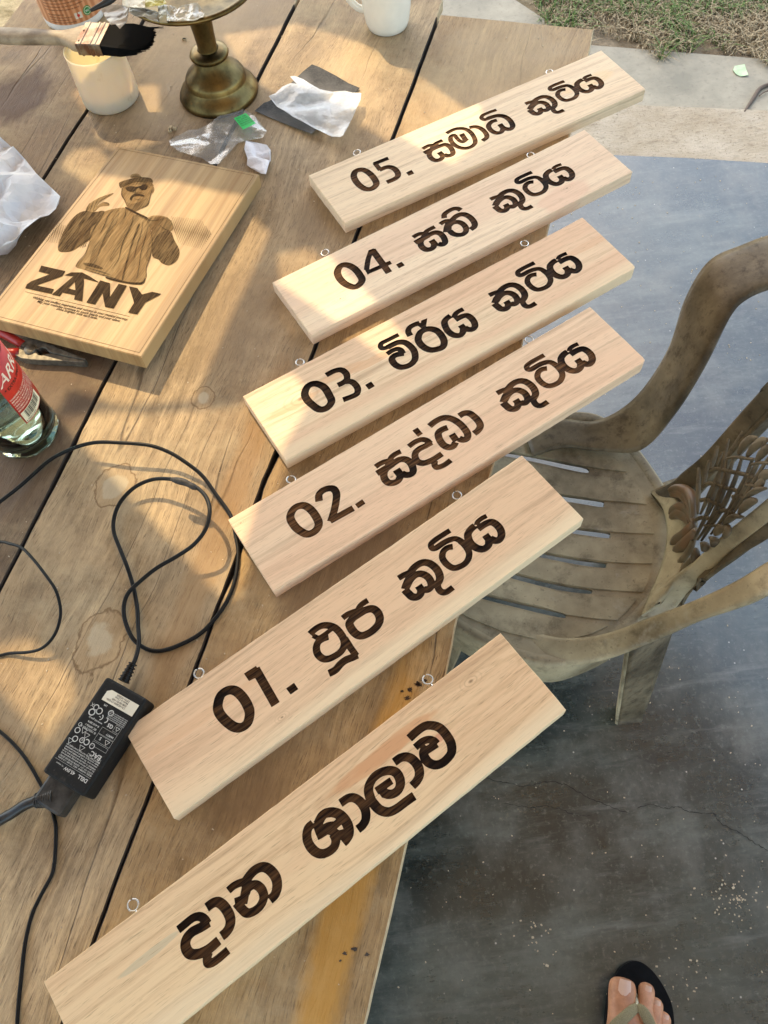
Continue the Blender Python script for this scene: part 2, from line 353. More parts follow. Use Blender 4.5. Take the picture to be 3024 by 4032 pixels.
    # turf
    def grass(name, n, cols, hmin, hmax, seed, cutoff):
        rnd = random.Random(seed); m = Mat(name + '_blades', .7, spec=.2)
        f = m.noise(m.co, 160, 2); m.color(m.mix(m.ramp(f, .3, .7), cols[0], cols[1])); g = G(); k = 0
        while k < n:
            x = rnd.uniform(.7, 2.0); y = rnd.uniform(1.9, 3.2)
            lim = 2.345 - (x - .8) * .36 + .05 * math.sin(x * 23) + .03 * math.sin(x * 61)
            if y < lim or mnoise.noise(V((x * 5, y * 5, seed))) < cutoff: continue
            if x < .95 and y < 2.9 and rnd.random() < .5: continue
            k += 1
            h = rnd.uniform(hmin, hmax); a = rnd.uniform(0, 6.28); ln = rnd.uniform(.3, 2.4) * h; wd = rnd.uniform(.0009, .0022)
            d = V((math.cos(a), math.sin(a), 0)); s = V((-d.y, d.x, 0)) * wd; p = V((x, y, -.02))
            q = p + d * ln * .4 + V((0, 0, h * .7)); t = p + d * ln + V((0, 0, h * rnd.uniform(.5, 1)))
            g.add([p - s, p + s, q + s * .8, q - s * .8, t], [(0, 1, 2, 3), (3, 2, 4)])
        o = g.obj(name, m.m); o['kind'] = 'stuff'
    grass('dry_grass', 34000, ((.16, .11, .055), (.52, .42, .26)), .008, .040, 1, -.5)
    grass('green_grass', 11000, ((.035, .08, .012), (.17, .25, .07)), .015, .050, 2, -.12)
    # roof added out of view: holes cut to let sun patches fall on the table
    k = (2.4 - TT) / math.tan(math.radians(SUN_EL))
    def up(l, z=TT): k = (2.4 - z) / math.tan(math.radians(SUN_EL)); return [(p[0] + SUN_AZ[0] * k, p[1] + SUN_AZ[1] * k) for p in l]
    H = [up([(-0.388, 0.6106),(-0.1844, 0.333),(-0.1662, 0.3347),(-0.127, 0.4493),(-0.0614, 0.5615),(-0.0868, 0.6039),(-0.1796, 0.5946),(-0.2834, 0.6012),(-0.3729, 0.6479)]),
         up([(-0.4582, 0.3233),(-0.3983, 0.3279),(-0.3501, 0.2826),(-0.3422, 0.2494),(-0.3713, 0.2074),(-0.4223, 0.2677),(-0.4564, 0.3075)]),
         up([(-0.1598, 1.3465),(-0.035, 1.3507),(0.0728, 1.2674),(0.1515, 1.1613),(0.2058, 1.0732),(0.2255, 1.0414),(0.2233, 0.9721),(0.1646, 0.9232),(0.1158, 0.9786),(0.0621, 1.0495),(0.0326, 1.082),(-0.0072, 1.1283),(-0.0774, 1.1586),(-0.1321, 1.2538)]),
         up([(-0.0993, 0.8369),(-0.0547, 0.8416),(-0.0312, 0.7987),(0.0229, 0.7064),(0.066, 0.618),(0.0298, 0.6027),(-0.0315, 0.6791),(-0.0979, 0.7532)]),
         up([(-0.4239, 1.1042),(-0.405, 1.1342),(-0.3675, 1.1329),(-0.3377, 1.0785),(-0.3529, 1.0231),(-0.2759, 0.9904),(-0.2392, 0.9871),(-0.1792, 0.9543),(-0.1327, 0.935),(-0.113, 0.8972),(-0.2226, 0.6289),(-0.4114, 0.6393),(-0.4731, 0.6782),(-0.5009, 0.8141),(-0.4426, 0.8535),(-0.3906, 0.9228),(-0.3816, 0.9861),(-0.375, 1.0434),(-0.4083, 1.0804)], .78),
         up([(-0.4201, 1.2877),(-0.2773, 1.2708),(-0.269, 1.1275),(-0.316, 1.1149),(-0.3585, 1.13)], .79)]
    g = G(); prism(g, [[(-2.4, -2.2), (1.7, -2.2), (1.7, .6), (.62, 2.2), (.1, 3.05), (-2.4, 3.05)]] + H, 2.41, 2.40)
    m = Mat('soft_light_sheet', .6); d = m.n('BsdfDiffuse', {0: (.42, .38, .32)}); tr = m.n('BsdfTranslucent', {0: (.62, .52, .40)}); mx = m.n('MixShader', {0: .55, 1: d.outputs[0], 2: tr.outputs[0]}); m.nt.links.new(mx.outputs[0], m.out.inputs[0])  # translucent so the added sheet gives soft light from above
    rf = struct(g.obj('light_mask_roof', m.m))
    m = Mat('sun_dimmer_amber'); tr = m.n('BsdfTransparent', {0: (.50, .44, .33)}); m.nt.links.new(tr.outputs[0], m.out.inputs[0])  # added tinted panes that dim and warm the sun through the holes
    for h in H:
        cx = sum(p[0] for p in h) / len(h); cy = sum(p[1] for p in h) / len(h); g = G()
        vs, fs = fill([h]); g.add([(x, y, 2.405) for x, y in vs], fs); g.obj('sun_dimmer_panel', m.m, rf)
ground()

# ------------------------------------------------------------------ tree beyond the roof, out of view, added to block the sun from floor and apron
def tree():
    t = thing('sun_blocker_tree', 'unseen leafy tree added beyond the concrete apron to block the sun', 'tree', (-.9, 8.2, -.02))
    g = G(); tube(g, cat([(-.9, 8.2, -.02), (-.85, 8.1, 2), (-.95, 8.0, 4), (-.94, 8.0, 7)], 5), [.2, .16, .12, .07], 10); g.obj('trunk', simple('bark', (.14, .10, .07), .9, scale=9, bump=.6), t, True)
    rnd = random.Random(4); g = G()
    for i in range(5200):
        while True:
            q = V((rnd.uniform(-1, 1), rnd.uniform(-1, 1), rnd.uniform(-1, 1)))
            if q.length < 1 and mnoise.noise(q * 3) > -.18: break
        p = V((-.94 + q.x * .88, 8.0 + q.y * 1.3, 7.9 + q.z * 2.7)); a = V((rnd.gauss(0, 1), rnd.gauss(0, 1), rnd.gauss(0, 1))).normalized(); c = a.cross(V((0, 0, 1))).normalized()
        s = rnd.uniform(.08, .16); g.add([p - a * s, p + c * s * .45, p + a * s, p - c * s * .45], [(0, 1, 2, 3)])
    g.obj('crown', simple('leaves', (.06, .11, .025), .6, scale=2, var=.3), t)
    free()
tree()

# ------------------------------------------------------------------ work table
TR = math.radians(-21.6)
def tl(x, y): c, s = math.cos(-TR), math.sin(-TR); return (x * c - y * s, x * s + y * c)     # world -> table local
def table():
    t = thing('work_table', 'weathered plank work table with wide dark gaps between its stained boards', 'table', (0, 0, 0), TR)
    R = Matrix.Rotation(TR, 4, 'Z')
    def S(pts): return [(*tl(*p), 0, 0) for p in pts]
    st = [(-0.2036, 0.6056),(-0.3113, 0.4963),(-0.3177, 0.3061),(-0.0983, 1.1765)]
    st = [tl(*p) for p in st]
    mB = plank_wood('plank_tan', 1, (.23, .165, .105), (.31, .235, .155), (.50, .39, .265),
                    stains=[(*st[0], .0155, .0165, 1), (*st[1], .024, .030, 2), (*st[2], .026, .037, 5)],
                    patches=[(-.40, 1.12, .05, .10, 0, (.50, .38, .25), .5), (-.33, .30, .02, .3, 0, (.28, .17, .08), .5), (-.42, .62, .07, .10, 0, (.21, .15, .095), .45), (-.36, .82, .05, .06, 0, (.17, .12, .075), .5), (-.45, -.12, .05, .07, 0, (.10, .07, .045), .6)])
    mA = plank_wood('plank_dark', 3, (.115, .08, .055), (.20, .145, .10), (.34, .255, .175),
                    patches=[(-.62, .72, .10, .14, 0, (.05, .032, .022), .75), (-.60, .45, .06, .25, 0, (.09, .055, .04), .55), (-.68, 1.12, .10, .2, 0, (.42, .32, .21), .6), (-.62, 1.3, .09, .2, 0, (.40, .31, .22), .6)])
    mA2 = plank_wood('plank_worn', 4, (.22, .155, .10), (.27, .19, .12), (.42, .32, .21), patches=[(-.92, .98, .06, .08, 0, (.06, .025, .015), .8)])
    mC = plank_wood('plank_golden', 6, (.22, .145, .078), (.29, .20, .11), (.48, .355, .21),
                    patches=[(-.085, .0, .022, .28, 0, (.46, .25, .05), .7), (-.19, .32, .10, .10, 0, (.15, .105, .075), .7), (-.22, .12, .09, .12, 0, (.20, .13, .08), .45), (-.17, 1.15, .13, .20, 0, (.38, .31, .22), .55)])
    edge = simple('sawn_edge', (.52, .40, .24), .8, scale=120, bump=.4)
    old = simple('gap_shade_edge', (.035, .024, .016), .9, scale=60)  # near-black sides: the shade inside the plank gaps is painted on
    rnd = random.Random(5)
    def plank(x0, x1, y0, y1, m, g0=0., g1=0., chips=()):
        def side(x, ya, yb, sg):
            out = []; n = int(abs(yb - ya) / .016)
            for i in range(n + 1):
                y = ya + (yb - ya) * i / n; d = mnoise.noise(V((x * 9, y * 14, 1))) * .0013 + mnoise.noise(V((x * 9, y * 70, 5))) * .0007
                tp = sg * (.0002 + .0014 * max(0, y) / 1.3)
                for (cy, cw, cdp) in chips:
                    if abs(y - cy) < cw: tp += sg * cdp * (1 - ((y - cy) / cw) ** 2) * (.7 + .5 * mnoise.noise(V((y * 90, 3, 3))))
                out.append((x + d + tp, y))
            return out
        l = side(x0, y1, y0, 1) + side(x1, y0, y1, -1)
        L = []
        for p in l:
            if not L or (V(p) - V(L[-1])).length > .0005: L.append(p)
        vs, fs = fill([L]); g = G()
        c = .0012; n = len(L); cx = (x0 + x1) / 2; cy_ = (y0 + y1) / 2
        ins = [(p[0] + (c if p[0] < cx else -c), min(max(p[1], y0 + c), y1 - c)) for p in L]
        vi, fi = fill([ins])
        g.add([(x, y, TT) for x, y in vi], fi); nf = len(g.f)
        a = ins if area(ins) > 0 else ins[::-1]; bb = L if area(L) > 0 else L[::-1]
        g.add([(x, y, TT) for x, y in a] + [(x, y, TT - c) for x, y in bb] + [(x, y, TT - .018) for x, y in bb],
              [(n + i, n + (i + 1) % n, (i + 1) % n, i) for i in range(n)] + [(2 * n + i, 2 * n + (i + 1) % n, n + (i + 1) % n, n + i) for i in range(n)])
        g.add([(x, y, TT - .018) for x, y in vs], [f[::-1] for f in fs])
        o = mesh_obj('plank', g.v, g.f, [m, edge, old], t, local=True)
        mi = []
        for i, f in enumerate(g.f):
            if i < nf: mi.append(0)
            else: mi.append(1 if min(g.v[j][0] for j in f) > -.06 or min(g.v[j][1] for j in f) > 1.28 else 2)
        o.data.polygons.foreach_set('material_index', mi)
        return o
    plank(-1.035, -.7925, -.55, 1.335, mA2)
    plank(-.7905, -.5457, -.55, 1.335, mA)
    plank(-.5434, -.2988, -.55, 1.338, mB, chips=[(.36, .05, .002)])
    plank(-.2970, -.0435, -.55, 1.297, mC, chips=[(.345, .03, .005), (.44, .05, .004), (.28, .03, .003)])
    wood = simple('rail_wood', (.16, .11, .07), .8, scale=14)
    def lb(name, x0, x1, y0, y1, z0, z1):
        g = G(); box(g, ((x0 + x1) / 2, (y0 + y1) / 2, (z0 + z1) / 2), (1, 0, 0), (0, 1, 0), (0, 0, 1), (x1 - x0) / 2, (y1 - y0) / 2, (z1 - z0) / 2)
        return mesh_obj(name, g.v, g.f, wood, t, local=True)
    for y in (-.40, .45, 1.15): lb('rail', -.98, -.16, y - .03, y + .03, TT - .06, TT - .0185)
    for x in (-.95, -.22):
        for y in (-.40, 1.15): lb('leg', x - .03, x + .03, y - .029, y + .029, 0, TT - .0605)
    free()
table()

# ------------------------------------------------------------------ engraved signs
LETTERING = {
'05': '2762,240 2742,241 2728,244 2705,250 2690,257 2680,264 2662,279 2654,290 2649,300 2645,318 2645,338 2648,350 2652,364 2662,380 2672,390 2680,396 2692,401 2700,403 2715,405 2738,406 2745,409 2795,412 2850,422 2870,428 2882,433 2900,445 2915,458 2929,475 2939,495 2945,515 2950,545 2952,578 2950,600 2944,638 2937,662 2928,685 2921,695 2915,700 2908,705 2902,706 2899,705 2888,695 2881,688 2863,650 2867,578 2866,572 2860,571 2792,568 2788,570 2788,572 2782,655 2780,660 2752,688 2745,693 2738,693 2725,689 2718,685 2711,678 2703,662 2698,648 2692,620 2691,602 2692,580 2696,562 2701,548 2709,532 2718,522 2732,513 2745,507 2762,501 2770,500 2780,500 2830,509 2834,508 2836,502 2848,450 2849,445 2847,442 2842,441 2805,434 2788,431 2770,430 2748,433 2730,437 2710,444 2692,453 2675,463 2660,475 2645,490 2640,498 2632,510 2623,530 2617,550 2612,582 2611,605 2612,625 2615,645 2620,665 2627,685 2635,702 2649,722 2668,739 2682,748 2700,755 2720,760 2738,763 2762,762 2785,754 2800,744 2810,736 2812,734 2815,734 2840,758 2852,766 2868,774 2882,779 2895,780 2910,780 2928,777 2945,770 2960,762 2977,750 2990,738 3005,715 3013,698 3021,672 3030,638 3034,608 3036,582 3036,560 3034,532 3028,500 3022,478 3013,458 3000,435 2990,422 2975,406 2960,393 2945,382 2929,372 2912,364 2890,356 2868,350 2820,342 2792,338 2748,337 2745,338 2742,346 2740,348 2720,348 2716,345 2714,340 2711,325 2712,320 2715,315 2725,307 2740,301 2762,298 2802,297 2855,300 2949,310 2950,309 2952,305 2959,258 2958,254 2952,253 2868,243 2805,240|605,250 585,255 575,259 558,269 540,282 525,298 512,312 500,330 492,345 483,365 477,382 468,425 464,460 462,485 462,510 463,540 468,583 476,622 483,645 492,670 500,688 515,711 536,732 550,743 570,755 590,763 610,767 640,769 662,767 685,761 705,752 725,742 745,728 752,720 765,707 777,688 785,668 792,645 799,600 802,562 803,535 801,478 797,448 793,422 781,375 773,355 763,332 751,312 739,298 725,284 715,277 698,267 676,258 652,251 635,249 625,249|3940,257 3908,260 3882,266 3865,273 3850,286 3842,295 3837,305 3832,315 3830,325 3829,338 3830,348 3833,358 3837,365 3845,375 3857,385 3872,393 3888,397 3912,401 3980,400 4022,403 4045,407 4075,417 4085,417 4098,424 4106,435 4114,452 4116,470 4115,472 4119,492 4121,510 4121,530 4120,548 4114,582 4109,598 4103,610 4096,620 4085,631 4073,640 4060,648 4048,654 4035,658 4020,660 4008,660 3988,658 3968,654 3952,650 3940,644 3931,638 3923,625 3916,608 3911,585 3909,560 3910,535 3913,518 3919,505 3928,493 3939,482 3952,473 3962,470 3975,469 3990,471 4000,474 4025,487 4030,487 4062,440 4064,435 4063,432 4060,430 4025,413 4002,407 3985,405 3958,406 3940,409 3922,415 3900,427 3886,438 3872,450 3861,462 3851,478 3844,492 3839,508 3836,525 3834,545 3835,570 3837,595 3842,618 3849,640 3857,655 3866,670 3878,683 3892,694 3908,702 3928,710 3955,717 3985,722 4005,724 4032,723 4052,720 4068,716 4088,709 4105,699 4122,688 4140,674 4149,665 4162,650 4170,638 4182,613 4185,614 4197,642 4205,658 4218,675 4230,689 4242,699 4258,708 4273,715 4292,720 4308,721 4325,721 4340,719 4355,716 4375,709 4400,693 4402,694 4415,706 4425,715 4445,726 4458,731 4472,733 4495,732 4510,729 4525,723 4540,716 4552,709 4565,699 4575,689 4593,665 4602,648 4612,622 4616,602 4619,578 4619,550 4615,525 4609,500 4601,482 4592,470 4580,458 4566,448 4550,439 4532,433 4508,428 4480,424 4452,422 4449,420 4452,417 4462,415 4485,414 4508,415 4550,421 4552,420 4554,418 4562,378 4563,372 4560,370 4525,364 4502,362 4478,361 4452,363 4435,366 4420,372 4408,379 4388,394 4385,394 4384,392 4382,378 4380,376 4378,375 4338,377 4309,382 4285,390 4262,399 4247,408 4235,416 4222,428 4213,440 4205,452 4195,471 4192,473 4180,432 4174,418 4165,403 4157,392 4144,380 4130,370 4118,364 4102,357 4075,348 4055,343 4038,340 3982,335 3902,335 3900,333 3903,325 3910,321 3928,319 3952,317 3988,317 4058,319 4135,323 4138,322 4139,318 4142,270 4141,265 4135,263 4010,257 3975,256|898,269 895,270 894,272 893,285 892,288 880,289 877,290 876,292 873,458 874,462 878,464 892,465 895,468 895,490 895,492 898,494 915,495 965,495 990,497 1002,501 1017,510 1024,518 1031,528 1037,538 1042,550 1045,562 1047,578 1047,615 1044,642 1038,661 1032,670 1026,678 1020,683 1012,688 995,692 960,695 875,692 870,693 868,698 864,765 865,768 870,769 960,772 1010,768 1040,761 1062,752 1075,744 1088,734 1099,722 1109,710 1120,690 1126,675 1131,658 1136,620 1137,595 1136,575 1133,548 1125,522 1119,508 1109,490 1096,472 1084,460 1062,443 1040,431 1015,423 988,419 950,418 947,418 945,412 946,345 948,342 952,340 1118,347 1120,345 1120,342 1124,282 1122,280 1118,278|2185,275 2145,278 2085,286 2080,287 2079,290 2079,298 2088,345 2090,347 2095,347 2170,338 2195,336 2222,338 2235,341 2250,346 2268,354 2282,363 2301,378 2314,390 2326,405 2333,418 2338,432 2342,448 2346,468 2348,488 2348,525 2345,552 2337,595 2329,625 2316,660 2303,685 2295,694 2286,702 2270,713 2250,721 2232,725 2210,726 2195,723 2175,716 2160,708 2142,695 2129,682 2119,670 2110,655 2098,628 2093,610 2089,590 2086,560 2085,538 2089,502 2092,488 2097,475 2103,462 2111,450 2122,438 2127,438 2128,440 2128,442 2125,468 2123,502 2124,532 2125,550 2129,568 2137,590 2143,602 2152,615 2165,626 2180,632 2190,634 2205,634 2228,629 2282,608 2286,605 2286,602 2279,588 2279,582 2296,455 2296,452 2293,450 2222,442 2220,443 2218,445 2200,567 2198,573 2195,570 2189,552 2186,528 2185,500 2187,470 2189,455 2195,428 2195,425 2192,423 2182,420 2181,418 2190,402 2190,399 2188,396 2160,382 2142,376 2128,373 2120,373 2098,378 2080,388 2063,402 2052,415 2044,428 2031,450 2024,470 2019,490 2016,512 2012,554 2003,530 1995,512 1983,498 1968,484 1950,475 1932,470 1915,468 1875,465 1872,465 1870,462 1872,452 1870,448 1874,445 1892,444 1950,444 1958,443 1959,438 1959,392 1958,384 1952,383 1890,383 1868,384 1852,385 1838,389 1808,399 1770,381 1752,375 1730,370 1708,370 1672,374 1630,382 1625,384 1624,385 1624,390 1636,440 1638,442 1642,442 1690,433 1712,431 1720,431 1730,433 1738,438 1738,440 1726,448 1720,455 1718,456 1678,458 1602,466 1598,467 1596,470 1604,530 1605,533 1608,534 1618,535 1618,538 1606,562 1598,592 1593,620 1593,652 1596,672 1603,698 1611,715 1622,732 1632,745 1642,753 1665,765 1680,771 1698,775 1712,777 1730,777 1750,774 1765,768 1780,760 1804,745 1805,742 1806,740 1797,728 1800,726 1802,727 1808,738 1826,758 1840,767 1855,774 1875,779 1892,782 1912,781 1932,778 1950,771 1965,760 1978,748 1985,738 1992,725 2001,702 2008,678 2012,655 2018,604 2029,642 2037,662 2046,682 2057,700 2070,718 2085,733 2102,747 2120,759 2141,770 2162,779 2182,784 2202,787 2228,787 2248,785 2270,780 2290,773 2308,765 2325,755 2338,745 2352,731 2363,718 2374,700 2383,682 2392,660 2400,632 2410,590 2416,558 2419,532 2420,508 2419,485 2417,460 2411,430 2411,428 2412,426 2465,441 2478,448 2487,458 2500,478 2511,502 2517,522 2521,552 2522,588 2518,622 2511,655 2506,668 2500,679 2492,688 2482,693 2435,703 2428,705 2423,708 2423,712 2439,765 2442,768 2448,768 2505,755 2528,747 2545,735 2563,715 2573,700 2581,680 2587,662 2594,630 2596,610 2598,582 2597,550 2595,528 2591,508 2586,490 2579,470 2570,452 2560,435 2549,420 2532,403 2512,389 2498,382 2482,377 2442,365 2438,364 2435,366 2432,370 2415,411 2410,420 2408,417 2400,398 2392,382 2379,362 2366,348 2353,335 2322,312 2291,295 2275,288 2258,283 2238,278 2218,276|621,332 628,332 635,333 645,336 655,342 667,352 676,368 688,398 698,435 702,460 706,505 706,550 703,590 698,625 693,645 685,660 680,666 672,672 662,678 652,682 635,686 622,685 608,677 595,665 587,652 576,625 566,590 561,565 558,530 558,492 560,465 564,430 572,398 580,378 591,360 608,342|3610,365 3578,368 3558,371 3535,378 3505,388 3500,389 3468,380 3442,375 3385,372 3380,374 3379,378 3376,430 3377,435 3382,436 3428,439 3435,440 3437,442 3408,457 3392,466 3335,508 3333,510 3334,512 3358,538 3359,540 3358,542 3318,545 3312,548 3311,552 3313,580 3318,628 3320,642 3323,655 3328,668 3336,680 3344,690 3354,700 3365,708 3378,716 3390,721 3402,725 3415,727 3428,727 3450,724 3460,721 3472,716 3495,701 3500,702 3515,714 3527,720 3548,726 3562,727 3575,725 3590,722 3605,717 3607,718 3607,720 3601,740 3598,760 3598,772 3599,785 3602,798 3607,810 3618,825 3628,835 3640,844 3652,850 3675,857 3688,858 3705,859 3762,857 3766,855 3767,850 3765,800 3763,795 3758,793 3705,795 3688,793 3680,789 3675,782 3673,775 3672,765 3675,748 3682,731 3685,729 3702,723 3719,715 3735,705 3747,695 3757,685 3766,672 3773,660 3783,640 3789,622 3794,602 3797,582 3798,565 3798,540 3797,522 3793,502 3787,480 3777,452 3770,440 3761,428 3742,407 3720,390 3700,380 3685,374 3670,370 3645,366|4386,402 4388,402 4390,404 4402,415 4406,420 4406,422 4400,424 4388,423 4386,420 4385,410 4385,405|3589,442 3605,441 3628,441 3648,443 3662,448 3674,455 3685,465 3694,478 3700,492 3708,518 3711,540 3711,565 3708,588 3701,612 3690,635 3682,645 3668,654 3662,655 3660,652 3665,635 3669,615 3671,585 3668,560 3661,538 3654,522 3646,508 3638,495 3626,482 3615,473 3602,465 3590,458 3571,450 3571,448 3577,445|4344,452 4380,450 4385,452 4386,458 4387,495 4388,498 4390,499 4452,498 4475,499 4505,505 4515,509 4520,513 4526,525 4531,545 4532,565 4531,585 4527,602 4520,620 4510,638 4501,648 4488,655 4482,656 4480,655 4474,650 4471,645 4460,616 4458,615 4445,617 4442,615 4444,568 4442,564 4438,562 4368,560 4362,561 4361,565 4359,612 4355,618 4336,640 4332,642 4325,644 4308,645 4302,643 4298,640 4288,630 4280,619 4274,605 4268,588 4265,572 4264,558 4265,545 4267,530 4271,515 4276,500 4282,488 4289,478 4295,472 4302,466 4315,461|3524,518 3535,517 3542,519 3552,522 3560,527 3566,532 3572,540 3578,550 3583,562 3588,582 3588,595 3587,608 3581,630 3576,640 3571,648 3565,652 3562,653 3560,652 3548,642 3542,640 3535,644 3532,644 3532,638 3533,600 3532,597 3530,595 3458,592 3452,593 3451,595 3449,628 3446,632 3435,645 3429,650 3422,651 3417,648 3410,640 3406,630 3400,575 3400,570 3402,568 3408,563 3418,560 3452,539 3468,532 3498,522|1801,530 1820,530 1910,537 1919,540 1925,547 1931,562 1935,585 1936,610 1934,632 1929,665 1924,685 1916,702 1912,708 1908,711 1902,713 1892,712 1886,710 1882,708 1862,677 1858,672 1855,672 1842,677 1840,678 1838,676 1832,602 1830,599 1828,598 1760,601 1753,602 1752,608 1757,688 1755,690 1738,701 1725,708 1720,708 1710,707 1700,703 1694,700 1689,695 1685,689 1680,678 1675,660 1673,648 1673,632 1675,612 1679,595 1685,578 1691,568 1708,551 1725,536 1730,533|1268,702 1195,708 1190,710 1188,715 1188,778 1188,782 1190,785 1195,786 1270,787 1275,787 1277,782 1282,705 1280,702',
